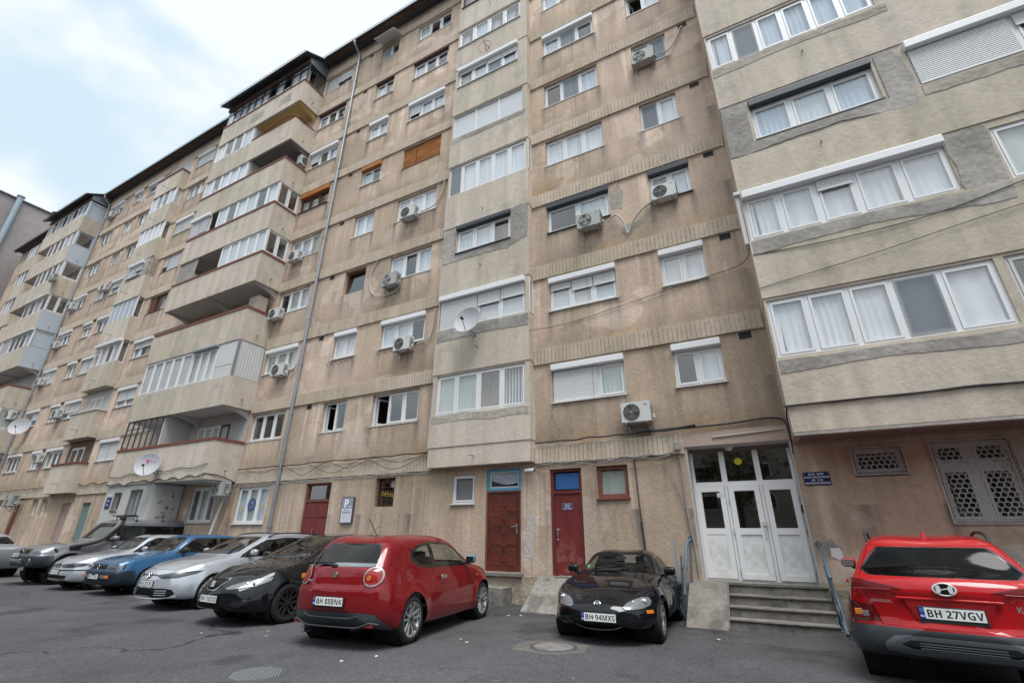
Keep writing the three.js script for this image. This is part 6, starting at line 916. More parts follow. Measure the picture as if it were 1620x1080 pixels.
// ---- silver estate
{
  const S = { L: 4.63, R: 0.325, hw: 0.895, ax: [1.07, 3.77], track: 1.56, paint: paint(0.47, 0.50, 0.55, 0.45, 0.30), rim: rimC, rimMat: alloy, flare: 0.03, tw: 0.215, fd: 0.65, fc: 0.30, und: 0.2, ym: 0.5,
    st: [[0, 0.36, 0.70, 0.62, 0.95, 0.52, 1.0, 1.02], [0.12, 0.28, 0.83, 0.74, 1.0, 0.58, 1.12, 1.14], [0.5, 0.24, 0.885, 0.76, 1.0, 0.57, 1.34, 1.37], [0.9, 0.22, 0.895, 0.77, 0.985, 0.585, 1.40, 1.43], [1.8, 0.2, 0.895, 0.78, 0.965, 0.60, 1.435, 1.465], [2.4, 0.2, 0.895, 0.785, 0.95, 0.61, 1.405, 1.44], [2.85, 0.2, 0.895, 0.79, 0.945, 0.62, 1.26, 1.29], [3.4, 0.2, 0.895, 0.81, 0.94, 0.68, 1.02, 1.05], [3.58, 0.2, 0.89, 0.80, 0.925, 0.66, 0.975, 1.00], [4.0, 0.2, 0.875, 0.775, 0.865, 0.59, 0.90, 0.935], [4.33, 0.2, 0.825, 0.715, 0.79, 0.51, 0.815, 0.85], [4.52, 0.22, 0.75, 0.63, 0.725, 0.44, 0.745, 0.775], [4.60, 0.24, 0.67, 0.56, 0.68, 0.39, 0.695, 0.72], [4.63, 0.26, 0.62, 0.52, 0.65, 0.36, 0.66, 0.685]],
    front: [[0.2, 0.02], [0.28, 0.055], [0.45, 0.05], [0.62, 0.02], [0.72, 0]], fz: 1.2,
    cut: [
      CUT.pane([[0.42, 1.12], [1.28, 1.04], [1.26, 1.34], [0.8, 1.335], [0.55, 1.25]], 'dark'), CUT.pane([[1.36, 1.035], [2.02, 1.015], [2.0, 1.365], [1.34, 1.35]], 'dark'), CUT.pane([[2.10, 1.01], [3.12, 0.985], [2.86, 1.15], [2.52, 1.31], [2.08, 1.36]]), CUT.dlo([[0.35, 1.12], [1.3, 1.01], [3.25, 0.962], [3.2, 1.02], [2.9, 1.18], [2.55, 1.34], [2.05, 1.39], [1.2, 1.375], [0.7, 1.35], [0.45, 1.25]]),
      CUT.wind(1.04, 0.66, 1.41, 0.56, [2.3, 3.5]), CUT.back(1.08, 0.58, 1.33, 0.5, [-0.1, 0.6], 'dark'),
      CUT.end('headlamp', 'lampDark', [[0.23, 0.645], [0.24, 0.675], [0.50, 0.705], [0.86, 0.77], [0.80, 0.68], [0.66, 0.61], [0.40, 0.60]], 1, { mirror: 1, inset: 0.01, rim: 'gap', rimOff: 0.0, off: 0.006, xr: [3.5, 4.9] }),
      CUT.end('grille_slit', 'gloss', [[-0.235, 0.645], [0.235, 0.645], [0.235, 0.672], [-0.235, 0.672]], 1, { off: 0.002 }),
      CUT.end('lower_grille', 'gap', [[-0.66, 0.40], [-0.55, 0.425], [0.55, 0.425], [0.66, 0.40], [0.70, 0.33], [0.62, 0.265], [-0.62, 0.265], [-0.70, 0.33]], 1, { off: -0.008, inset: 0.012, rim: 'gloss', rimName: 'grille_frame', rimOff: 0.008, xr: [3.6, 4.9] }),
      { name: 'hood', mat: 'paint', proj: 'top', poly: [[3.42, -0.70], [4.0, -0.66], [4.45, -0.5], [4.56, 0], [4.45, 0.5], [4.0, 0.66], [3.42, 0.70]], inset: 0.006, rimOff: -0.006, xr: [3.35, 4.8] },
      CUT.door([[1.30, 1.0], [1.46, 0.36], [2.03, 0.34], [2.06, 1.0], [2.03, 1.40], [1.30, 1.39]]), CUT.door([[2.065, 1.0], [2.035, 0.34], [3.2, 0.34], [3.28, 0.6], [3.25, 0.95], [2.7, 1.28], [2.04, 1.40]]),
    ] };
  S.cabin = { x0: 0.5, x1: 3.35, y: 1.03, w: 0.7, seats: [[1.6, [-0.38, 0.38]], [2.45, [-0.37, 0.37]]], top: 1.16 };
  const car = makeCar(S, 'silver_estate', 'silver estate car with slim headlamps between the blue saloon and the black hatchback');
  const p = numberPlate('BH 83CRS'); onFront(p.geometry, 0, 0, 0); p.children[0].geometry.rotateY(Math.PI / 2); p.position.set(4.70, 0.50, 0); car.add(p);
  for (const s of [-1, 1]) { part('lamp_reflector', [[4.46, 0.66, 0.50], [4.40, 0.675, 0.60], [4.53, 0.65, 0.40]].map(([x, y, z]) => rb(0.03, 0.035, 0.075, 0.012, x + 0.01, y, s * z)), chrome, car); part('grille_slat', [0.30, 0.34, 0.38].map((y, i) => tube([[frontX(S, y, 0.34, 0.0), y, s * 0.34], [frontX(S, y, 0.48, 0.0), y, s * 0.48], [frontX(S, y, 0.60 - i * 0.0, 0.0), y + 0.004, s * 0.60]], 0.007, 10)), S.paint, car); }
  part('lip', tube([[4.44, 0.27, -0.72], [4.64, 0.235, -0.40], [4.70, 0.23, 0], [4.64, 0.235, 0.40], [4.44, 0.27, 0.72]], 0.016, 30), S.paint, car);
  part('emblem', [onFront(new THREE.TorusGeometry(0.062, 0.007, 6, 26), 4.675, 0.66, 0, 0.2), onFront(shapeGeo([[-0.045, 0.035], [-0.03, 0.035], [0, -0.01], [0.03, 0.035], [0.045, 0.035], [0.004, -0.02], [-0.004, -0.02]], 0.006, 0.001), 4.672, 0.668, 0, 0.2), onFront(shapeGeo([[-0.05, 0.01], [-0.04, 0.01], [-0.026, -0.034], [0, 0.002], [0.026, -0.034], [0.04, 0.01], [0.05, 0.01], [0.03, -0.05], [0.022, -0.05], [0, -0.02], [-0.022, -0.05], [-0.03, -0.05]], 0.006, 0.001), 4.672, 0.658, 0, 0.2)], chrome, car); part('emblem_field', onFront(new THREE.CylinderGeometry(0.06, 0.06, 0.01, 26).rotateX(Math.PI / 2), 4.668, 0.66, 0, 0.2), gloss, car);
  for (const s of [-1, 1]) part('roof_rail', tube([[0.7, 1.40, s * 0.60], [0.85, 1.455, s * 0.605], [2.3, 1.47, s * 0.625], [2.5, 1.40, s * 0.62]], 0.017, 26), trim, car);
  mirrorPair(car, 3.02, 1.01, 0.82, S.paint, trim); doorHandle(car, 2.2, 0.87, 0.885, S.paint); doorHandle(car, 1.42, 0.89, 0.885, S.paint);
  placeCar(car, S, -11.85, 4.02 - 2.7, -Math.PI / 2);
}

// ---- blue saloon
{
  const S = { L: 4.38, R: 0.305, hw: 0.845, ax: [1.07, 3.54], track: 1.46, paint: paint(0.035, 0.12, 0.25, 0.25), rim: rimC, rimMat: alloy, flare: 0.02, tw: 0.185, fd: 0.5, fc: 0.14, und: 0.2, ym: 0.52,
    st: [[0, 0.42, 0.72, 0.66, 0.88, 0.55, 0.95, 0.96], [0.08, 0.30, 0.80, 0.73, 0.92, 0.58, 0.98, 0.99], [0.6, 0.24, 0.84, 0.745, 0.93, 0.58, 1.0, 1.01], [0.72, 0.22, 0.845, 0.745, 0.94, 0.57, 1.04, 1.05], [1.12, 0.22, 0.845, 0.75, 0.94, 0.56, 1.33, 1.35], [1.4, 0.22, 0.845, 0.755, 0.94, 0.57, 1.385, 1.405], [2.1, 0.22, 0.845, 0.76, 0.935, 0.58, 1.40, 1.425], [2.5, 0.22, 0.845, 0.76, 0.93, 0.59, 1.36, 1.38], [3.08, 0.22, 0.845, 0.765, 0.925, 0.65, 1.0, 1.02], [3.22, 0.22, 0.845, 0.765, 0.915, 0.66, 0.955, 0.97], [3.8, 0.22, 0.835, 0.745, 0.855, 0.62, 0.875, 0.89], [4.15, 0.22, 0.82, 0.725, 0.79, 0.56, 0.805, 0.82], [4.32, 0.24, 0.79, 0.70, 0.745, 0.54, 0.76, 0.77], [4.38, 0.26, 0.75, 0.67, 0.72, 0.52, 0.735, 0.745]],
    front: [[0.25, 0.04], [0.50, 0.06], [0.56, 0.05], [0.58, 0.0], [0.72, -0.01]], fz: 0.9,
    cut: [
      CUT.pane([[1.0, 1.05], [1.75, 1.0], [1.75, 1.33], [1.35, 1.325], [1.2, 1.28]], 'dark'), CUT.pane([[1.86, 0.995], [2.92, 0.98], [2.6, 1.25], [2.45, 1.325], [1.86, 1.335]]), CUT.dlo([[0.9, 1.04], [1.7, 0.975], [3.02, 0.955], [2.62, 1.28], [2.47, 1.355], [1.35, 1.355], [1.15, 1.28]], 'trim'),
      CUT.wind(1.01, 0.63, 1.36, 0.53, [2.4, 3.2]), CUT.back(1.06, 0.55, 1.31, 0.5, [0.6, 1.3], 'dark'),
      CUT.end('headlamp', 'lamp', [[0.36, 0.605], [0.36, 0.715], [0.76, 0.715], [0.78, 0.61]], 1, { mirror: 1, inset: 0.012, rim: 'gap', rimOff: -0.003, off: 0.002 }),
      CUT.end('grille', 'trim', [[-0.35, 0.605], [0.35, 0.605], [0.35, 0.715], [-0.35, 0.715]], 1, { off: -0.003 }),
      CUT.end('bumper', 'navy', [[-0.9, 0.2], [0.9, 0.2], [0.9, 0.575], [-0.9, 0.575]], 1, { off: 0.012, xr: [3.93, 4.6] }),
      { name: 'bumper', mat: 'navy', proj: 'side', poly: [[3.93, 0.2], [4.6, 0.2], [4.6, 0.575], [3.93, 0.575]], off: 0.012 },
      { name: 'hood', mat: 'paint', proj: 'top', poly: [[3.12, -0.70], [4.26, -0.64], [4.3, 0], [4.26, 0.64], [3.12, 0.70]], inset: 0.006, rimOff: -0.006, xr: [3.05, 4.5] },
      CUT.door([[1.05, 0.98], [1.3, 0.36], [1.78, 0.34], [1.80, 1.37], [1.25, 1.36]]), CUT.door([[1.81, 1.37], [1.79, 0.34], [2.92, 0.34], [2.98, 0.95], [2.5, 1.36]]),
    ] };
  S.mats = { navy: std(C(0.012, 0.02, 0.035), 0.5) };
  S.cabin = { x0: 0.8, x1: 3.0, y: 1.0, w: 0.66, seats: [[1.45, [-0.35, 0.35]], [2.2, [-0.35, 0.35]]], top: 1.12 };
  const car = makeCar(S, 'blue_saloon', 'older mid blue saloon with square headlamps and a dark bumper');
  const p = numberPlate('BH 15TAC'); onFront(p.geometry, 0, 0, 0); p.children[0].geometry.rotateY(Math.PI / 2); p.position.set(4.475, 0.44, 0); car.add(p);
  for (const s of [-1, 1]) { part('indicator', rb(0.03, 0.07, 0.17, 0.01, 4.44, 0.44, s * 0.58), amber, car); part('fog_lamp', rb(0.03, 0.07, 0.16, 0.01, 4.455, 0.44, s * 0.40), lampGlass, car); part('lamp_reflector', [cyl(0.042, 0.042, 0.012, 'x', 4.37, 0.66, s * 0.47, 18), cyl(0.042, 0.042, 0.012, 'x', 4.36, 0.66, s * 0.61, 18)], chrome, car); }
  part('grille_bar', [0.635, 0.66, 0.685].map((y) => rb(0.012, 0.007, 0.68, 0.002, 4.40, y, 0)), gloss, car); part('emblem', onFront(new THREE.TorusGeometry(0.045, 0.007, 6, 20), 4.415, 0.66, 0), chrome, car);
  mirrorPair(car, 2.82, 0.98, 0.77, trim, trim); doorHandle(car, 1.93, 0.84, 0.84, trim); doorHandle(car, 1.35, 0.84, 0.84, trim);
  part('side_moulding', [-1, 1].map((s) => rb(2.0, 0.045, 0.015, 0.006, 2.15, 0.60, s * 0.848)), trim, car);
  placeCar(car, S, -15.75, 3.32 - 2.47, -Math.PI / 2);
}

// ---- silver saloon with twin kidney grille; a plainer one at the left edge
function saloon(S0, name, label, front) {
  const S = { L: 4.47, R: 0.315, hw: 0.865, ax: [1.02, 3.73], track: 1.49, rim: rimA, rimMat: alloy, flare: 0.025, tw: 0.205, fd: 0.55, fc: 0.22, und: 0.2, ym: 0.52,
    st: [[0, 0.42, 0.70, 0.62, 0.86, 0.52, 0.92, 0.93], [0.1, 0.3, 0.80, 0.72, 0.92, 0.58, 1.0, 1.01], [0.6, 0.24, 0.85, 0.745, 0.93, 0.58, 1.02, 1.03], [0.74, 0.22, 0.86, 0.75, 0.94, 0.57, 1.05, 1.06], [1.3, 0.2, 0.865, 0.755, 0.935, 0.54, 1.325, 1.35], [1.7, 0.2, 0.865, 0.76, 0.925, 0.55, 1.385, 1.41], [2.25, 0.2, 0.865, 0.76, 0.915, 0.56, 1.385, 1.41], [2.55, 0.2, 0.865, 0.765, 0.915, 0.57, 1.33, 1.355], [3.1, 0.2, 0.865, 0.775, 0.91, 0.65, 1.0, 1.02], [3.26, 0.2, 0.86, 0.77, 0.90, 0.65, 0.955, 0.97], [3.9, 0.2, 0.85, 0.75, 0.835, 0.58, 0.86, 0.88], [4.25, 0.21, 0.80, 0.70, 0.75, 0.51, 0.77, 0.79], [4.41, 0.23, 0.73, 0.63, 0.685, 0.46, 0.70, 0.72], [4.47, 0.26, 0.68, 0.59, 0.65, 0.43, 0.665, 0.68]],
    front: [[0.22, 0.03], [0.44, 0.04], [0.52, 0.02], [0.6, 0]], fz: 1.1,
    cut: [
      CUT.pane([[1.02, 1.06], [1.86, 0.99], [1.86, 1.315], [1.55, 1.315], [1.3, 1.26]], 'dark'), CUT.pane([[1.95, 0.985], [2.98, 0.965], [2.65, 1.21], [2.4, 1.315], [1.95, 1.325]]), CUT.dlo([[0.92, 1.05], [1.8, 0.965], [3.1, 0.94], [2.7, 1.235], [2.43, 1.345], [1.5, 1.34], [1.22, 1.27]]),
      CUT.wind(1.01, 0.63, 1.35, 0.51, [2.4, 3.25]), CUT.back(1.07, 0.56, 1.32, 0.48, [0.6, 1.5], 'dark'), ...front,
      { name: 'hood', mat: 'paint', proj: 'top', poly: [[3.14, -0.68], [4.0, -0.62], [4.36, -0.44], [4.40, 0], [4.36, 0.44], [4.0, 0.62], [3.14, 0.68]], inset: 0.006, rimOff: -0.006, xr: [3.05, 4.6] },
      CUT.door([[1.1, 0.98], [1.28, 0.36], [1.88, 0.34], [1.9, 1.35], [1.35, 1.34]]), CUT.door([[1.91, 1.35], [1.89, 0.34], [3.0, 0.34], [3.06, 0.94], [2.5, 1.33]]),
    ], ...S0 };
  S.cabin = { x0: 0.8, x1: 3.0, y: 0.99, w: 0.66, seats: [[1.5, [-0.35, 0.35]], [2.3, [-0.35, 0.35]]], top: 1.12 };
  const car = makeCar(S, name, label); mirrorPair(car, 2.86, 0.97, 0.78, S.paint, trim); doorHandle(car, 2.02, 0.84, 0.86, S.paint); doorHandle(car, 1.36, 0.85, 0.86, S.paint); return [car, S];
}
{
  const kid = [[0.025, 0.575], [0.025, 0.665], [0.06, 0.685], [0.12, 0.68], [0.15, 0.64], [0.13, 0.58], [0.08, 0.562]];
  const [car, S] = saloon({ paint: paint(0.47, 0.50, 0.54, 0.45, 0.30) }, 'silver_saloon', 'silver saloon with twin oval grilles between the grey off-roader and the blue saloon', [
    CUT.end('grille', 'gap', kid, 1, { mirror: 1, inset: 0.012, rim: 'chrome', rimName: 'grille_frame', rimOff: 0.008, off: -0.003 }),
    CUT.end('headlamp', 'lampDark', [[0.19, 0.585], [0.20, 0.655], [0.45, 0.69], [0.70, 0.695], [0.80, 0.66], [0.74, 0.60], [0.62, 0.575], [0.35, 0.57]], 1, { mirror: 1, inset: 0.01, rim: 'gap', rimOff: -0.002, off: 0.003, xr: [3.6, 4.7] }),
    CUT.end('lower_intake', 'gap', [[-0.5, 0.30], [0.5, 0.30], [0.56, 0.36], [0.5, 0.39], [-0.5, 0.39], [-0.56, 0.36]], 1, { off: -0.004 }), CUT.end('bumper_strip', 'trim', [[-0.84, 0.50], [0.84, 0.50], [0.84, 0.53], [-0.84, 0.53]], 1, { off: 0.006, xr: [3.95, 4.7] })]);
  const p = numberPlate('BH 14LTN'); onFront(p.geometry, 0, 0, 0); p.children[0].geometry.rotateY(Math.PI / 2); p.position.set(4.535, 0.465, 0); car.add(p);
  for (const s of [-1, 1]) part('lamp_reflector', [[4.36, 0.63, 0.34], [4.30, 0.635, 0.52]].map(([x, y, z]) => cyl(0.042, 0.042, 0.03, 'x', x + 0.035, y, s * z, 18)), chrome, car);
  part('emblem', cyl(0.03, 0.03, 0.01, 'x', 4.45, 0.715, 0, 18), steel, car);
  placeCar(car, S, -17.95, 3.45 - 2.71, -Math.PI / 2);
  const [c2, S2] = saloon({ paint: paint(0.36, 0.38, 0.42, 0.4, 0.3), fc: 0.3 }, 'grey_saloon', 'silver grey saloon parked sideways at the left edge behind the off-roader', [CUT.end('headlamp', 'lamp', [[0.36, 0.58], [0.4, 0.68], [0.78, 0.72], [0.74, 0.6]], 1, { mirror: 1, xr: [3.6, 4.7] }), CUT.end('tail_lamp', 'red', [[0.45, 0.76], [0.45, 0.90], [0.80, 0.90], [0.80, 0.76]], 0, { mirror: 1 })]);
  placeCar(c2, S2, -25.2, 3.6, Math.PI + 0.1);
}

// ---- grey off-roader with snorkel
{
  const S = { L: 4.88, R: 0.41, hw: 0.94, ax: [1.08, 4.05], track: 1.62, paint: paint(0.19, 0.195, 0.21, 0.25, 0.34), rim: rimB, rimMat: alloyDark, flare: 0.055, tw: 0.28, fd: 0.45, fc: 0.16, und: 0.42, ym: 0.55, gap: 0.06, archTrim: 0.05, archMat: paint(0.13, 0.135, 0.15, 0.2),
    st: [[0, 0.62, 0.84, 0.78, 1.16, 0.66, 1.70, 1.74], [0.08, 0.54, 0.90, 0.82, 1.18, 0.69, 1.81, 1.85], [0.3, 0.50, 0.92, 0.84, 1.18, 0.70, 1.85, 1.89], [1.5, 0.50, 0.93, 0.85, 1.17, 0.71, 1.875, 1.915], [2.45, 0.5, 0.93, 0.85, 1.16, 0.71, 1.86, 1.90], [2.8, 0.5, 0.93, 0.85, 1.16, 0.71, 1.80, 1.835], [3.32, 0.5, 0.93, 0.85, 1.16, 0.75, 1.27, 1.295], [3.46, 0.5, 0.93, 0.85, 1.15, 0.75, 1.205, 1.225], [4.2, 0.5, 0.93, 0.845, 1.09, 0.72, 1.135, 1.165], [4.62, 0.52, 0.91, 0.81, 1.02, 0.66, 1.075, 1.095], [4.80, 0.54, 0.87, 0.77, 0.97, 0.60, 1.01, 1.03], [4.88, 0.56, 0.83, 0.74, 0.94, 0.56, 0.97, 0.985]],
    front: [[0.5, 0.05], [0.78, 0.06], [0.84, 0.0], [1.0, -0.02]], fz: 1.0,
    cut: [
      CUT.pane([[0.46, 1.27], [1.15, 1.26], [1.15, 1.68], [0.52, 1.675]], 'dark'), CUT.pane([[1.24, 1.26], [2.1, 1.255], [2.1, 1.68], [1.24, 1.68]], 'dark'), CUT.pane([[2.2, 1.25], [3.14, 1.245], [2.80, 1.65], [2.7, 1.68], [2.2, 1.68]]), CUT.dlo([[0.40, 1.235], [3.24, 1.22], [2.85, 1.68], [2.74, 1.71], [0.46, 1.71]]),
      CUT.wind(1.30, 0.72, 1.80, 0.65, [2.5, 3.4]), CUT.back(1.3, 0.62, 1.7, 0.58, [-0.2, 0.5], 'dark'),
      CUT.end('headlamp', 'lamp', [[0.40, 0.87], [0.42, 1.0], [0.86, 1.02], [0.92, 0.90], [0.80, 0.865]], 1, { mirror: 1, inset: 0.012, rim: 'gap', rimOff: -0.002, off: 0.004, xr: [3.9, 5.1] }),
      CUT.end('grille', 'gap', [[-0.38, 0.86], [0.38, 0.86], [0.40, 1.0], [-0.40, 1.0]], 1, { off: -0.006, inset: 0.02, rim: 'chrome', rimName: 'grille_frame', rimOff: 0.008 }),
      CUT.end('bumper', 'steelg', [[-1, 0.46], [1, 0.46], [1, 0.80], [-1, 0.80]], 1, { off: 0.05, xr: [4.45, 5.1] }),
      { name: 'hood', mat: 'paint', proj: 'top', poly: [[3.36, -0.76], [4.5, -0.70], [4.74, -0.5], [4.76, 0.5], [4.5, 0.70], [3.36, 0.76]], inset: 0.007, rimOff: -0.007, xr: [3.3, 5] },
      CUT.door([[1.4, 1.2], [1.62, 0.62], [2.14, 0.60], [2.15, 1.77], [1.3, 1.77]]), CUT.door([[2.16, 1.77], [2.15, 0.60], [3.28, 0.60], [3.32, 1.2], [2.8, 1.77]]),
    ] };
  S.mats = { steelg: std(C(0.05, 0.056, 0.066), 0.45, { metalness: 0.4 }) };
  S.cabin = { x0: 0.6, x1: 3.25, y: 1.26, w: 0.72, seats: [[1.6, [-0.38, 0.38]], [2.4, [-0.38, 0.38]]], top: 1.22 };
  const car = makeCar(S, 'grey_offroader', 'grey off-roader with a black snorkel and roof bars, second car from the left');
  const p = numberPlate('BH 30GAB'); onFront(p.geometry, 0, 0, 0); p.children[0].geometry.rotateY(Math.PI / 2); p.position.set(5.01, 0.83, 0.15); car.add(p);
  part('winch', [cyl(0.07, 0.07, 0.5, 'z', 4.98, 0.66, 0, 18), rb(0.14, 0.14, 0.12, 0.03, 4.98, 0.66, 0.3), rb(0.14, 0.14, 0.12, 0.03, 4.98, 0.66, -0.3)], std(C(0.18, 0.18, 0.18), 0.5, { metalness: 0.6 }), car);
  part('grille_bar', [onFront(shapeGeo([[-0.22, 0.06], [-0.15, 0.06], [0, -0.045], [0.15, 0.06], [0.22, 0.06], [0.03, -0.075], [-0.03, -0.075]], 0.012), 4.87, 0.935, 0), rb(0.012, 0.012, 0.7, 0.004, 4.872, 0.90, 0), rb(0.012, 0.012, 0.7, 0.004, 4.87, 0.96, 0)], chrome, car);
  for (const s of [-1, 1]) { part('fog_lamp', [cyl(0.075, 0.075, 0.03, 'x', 4.91, 0.66, s * 0.62, 22)], lampGlass, car); part('fog_ring', new THREE.TorusGeometry(0.08, 0.012, 6, 22).rotateY(Math.PI / 2).translate(4.925, 0.66, s * 0.62), steel, car); }
  part('snorkel', [tube([[4.05, 1.08, -0.95], [3.72, 1.14, -0.985], [3.38, 1.26, -0.97], [3.12, 1.50, -0.90], [2.88, 1.76, -0.82], [2.82, 1.90, -0.80]], 0.055, 30, 10), rb(0.30, 0.12, 0.10, 0.04, 4.0, 1.05, -0.94), rb(0.18, 0.12, 0.14, 0.04, 2.88, 1.95, -0.80)], trim, car);
  for (const x of [0.7, 1.55, 2.4]) part('roof_bar', [rod([x, 2.03, -0.76], [x, 2.03, 0.76], 0.016), ...[-0.68, 0.68].flatMap((z) => [rod([x, 2.03, z], [x, 1.86, z + Math.sign(z) * 0.03], 0.016), rb(0.09, 0.03, 0.05, 0.01, x, 1.87, z + Math.sign(z) * 0.03)])], trim, car);
  part('roof_carrier', [rb(0.16, 0.03, 1.3, 0.01, 2.52, 2.05, 0), rod([2.45, 2.06, -0.7], [2.45, 2.06, 0.7], 0.02)], trim, car);
  mirrorPair(car, 3.0, 1.26, 0.88, std(C(0.35, 0.36, 0.38), 0.3, { metalness: 0.5 }), trim, 0.15); doorHandle(car, 2.28, 1.06, 0.935, trim); doorHandle(car, 1.5, 1.06, 0.935, trim);
  placeCar(car, S, -20.75, 3.28 - 2.97, -Math.PI / 2);
}

// ================================================================ air conditioners
const acWhite = std(C(0.60, 0.60, 0.58), 0.5), acGrey = std(C(0.40, 0.40, 0.385), 0.55), acDark = std(C(0.03, 0.03, 0.033), 0.7);
function makeAC(front, old, cage) {                                        // 0.80 x 0.55 x 0.30, back at z = 0, lower left corner at the origin
  const o = new THREE.Group(); const w = 0.80, h = 0.55, d = 0.29, m = front; 
  const body = part('casing', [rb(w, h, 0.02, 0.008, w / 2, h / 2, 0.26), rb(w, 0.02, d, 0.008, w / 2, h - 0.01, 0.125), rb(w, 0.02, d, 0.008, w / 2, 0.01, 0.125), rb(0.02, h, d, 0.008, 0.01, h / 2, 0.125), rb(0.02, h, d, 0.008, w - 0.01, h / 2, 0.125), bx(0.54, w - 0.02, 0.02, h - 0.02, 0.02, 0.25)], m, o);
  part('fan_well', cyl(0.225, 0.225, 0.012, 'z', 0.29, h / 2, 0.268, 30), acDark, body);
  const B_ = []; for (let i = 0; i < 3; i++) { const g = new THREE.CircleGeometry(0.19, 8, i * 2.094, 1.3); g.translate(0.29, h / 2, 0.276); B_.push(g); } part('fan_blade', B_, old ? acGrey : std(C(0.12, 0.12, 0.12), 0.6), body);
  const L = []; for (const r of [0.05, 0.085, 0.12, 0.155, 0.19]) { const g = new THREE.TorusGeometry(r, 0.0035, 4, 26); g.translate(0.29, h / 2, 0.288); L.push(g); } { const g = new THREE.TorusGeometry(0.222, 0.008, 6, 34); g.translate(0.29, h / 2, 0.276); L.push(g); } for (let i = 0; i < 8; i++) { const a = i * Math.PI / 4; L.push(rod([0.29 + 0.03 * Math.cos(a), h / 2 + 0.03 * Math.sin(a), 0.288], [0.29 + 0.22 * Math.cos(a), h / 2 + 0.22 * Math.sin(a), 0.28], 0.0035, 4)); } L.push(cyl(0.034, 0.034, 0.012, 'z', 0.29, h / 2, 0.29, 16)); part('fan_guard', L, old ? m : std(C(0.25, 0.25, 0.25), 0.5), body);
  part('label_plate', rb(0.10, 0.03, 0.004, 0.002, 0.67, h - 0.09, 0.272), std(C(0.25, 0.27, 0.33), 0.4), body);
  part('vent_slot', Array.from({ length: 7 }, (_, i) => bx(w + 0.001, w + 0.004, 0.09 + i * 0.055, 0.115 + i * 0.055, 0.04, 0.22)), acDark, body);
  part('wall_bracket', [0.13, 0.67].flatMap((x) => [bx(x - 0.018, x + 0.018, -0.035, -0.005, -0.06, 0.28), bx(x - 0.018, x + 0.018, -0.26, -0.036, -0.06, -0.035), rod([x, -0.23, -0.04], [x, -0.03, 0.2], 0.012, 5)]), steel, o);
  part('valve', [rb(0.06, 0.12, 0.10, 0.02, w + 0.035, 0.14, 0.1)], m, o);
  return o;
}
const acProto = [makeAC(acWhite, 0), makeAC(acGrey, 1)];
function AC(x, y, z, kind, label, turn = 0, s = 1) {
  const o = acProto[kind].clone(); o.name = numbered('air_conditioner'); o.position.set(x, y, z + 0.06); o.rotation.y = turn; o.scale.setScalar(s); o.userData = { label, category: 'air conditioner', group: 'air conditioners on the facade' }; scene.add(o); return o;
}
// x, y measured on the wall (lower left corner)
const acPos = [
  [-1.50, 15.16, 0.02, 1, 'old air conditioner in front of a high two pane window beside the right block'],
  [-1.45, 9.85, 0.02, 0, 'white air conditioner, right one of the two joined by a white pipe'],
  [-3.60, 9.62, 0.02, 1, 'air conditioner with a bare fan, left one of the two joined by a white pipe'],
  [-2.78, 3.90, 0.02, 0, 'white air conditioner just above the cables, left of the entrance'],
  [-10.15, 7.02, 0.02, 0, 'air conditioner below the third storey window left of the dish with a white shutter box'],
  [-11.05, 9.66, 0.02, 1, 'air conditioner with a looping cable at the foot of a tilted window'],
  [-10.55, 12.42, 0.02, 0, 'white air conditioner in front of the window below the wooden shutters'],
  [-16.3, 7.06, 0.02, 0, 'white air conditioner beside the downpipe below the green curtained window'],
  [-17.3, 9.72, 0.02, 0, 'white air conditioner beside the open brown railed balcony'],
  [-16.85, 12.40, 0.02, 0, 'white air conditioner beside the balcony with glazing at its right end'],
  [-35.35, 7.45, 0.02, 0, 'air conditioner between two shuttered windows left of the small balconies'],
  [-35.5, 5.0, 0.02, 0, 'air conditioner between two white windows above the ground floor doors'],
  [-35.6, 15.7, 0.02, 0, 'air conditioner beside the far downpipe below a small upper window'],
  [-39.9, 12.5, 0.02, 0, 'far air conditioner beside the left stack, fourth storey up'],
  [-39.9, 10.0, 0.02, 0, 'far air conditioner beside the left stack, third storey up'],
  [-39.9, 15.3, 0.02, 0, 'far air conditioner beside the left stack, fifth storey up'],
  [-39.6, 22.75, 0.02, 0, 'far air conditioner below the top floor window beside the left stack'],
];
acPos.forEach((a, i) => AC(...a, 0, 0.80 + 0.10 * hsh(i * 5, 3)));
AC(-17.75, 20.2 - 1.95, 0.30, 0, 'air conditioner standing on the open balcony under the dark soffit', Math.PI / 2, 0.95);
AC(-17.9, 2.72, 0.25, 1, 'air conditioner hung below the first large balcony, above the ground floor window', 0, 0.9);
AC(-41.3, 7.9, 0.5, 0, 'air conditioner standing on the rail of the far left open balcony', 0.3, 0.95);
AC(-41.0, 17.25, 1.15, 1, 'air conditioner hanging on the painted end of the far left stack', Math.PI / 2 * 0, 0.9);
AC(-36.1, 2.75, 0.25, 1, 'weathered air conditioner on the grey duct above the rust red door', 0, 1.15);

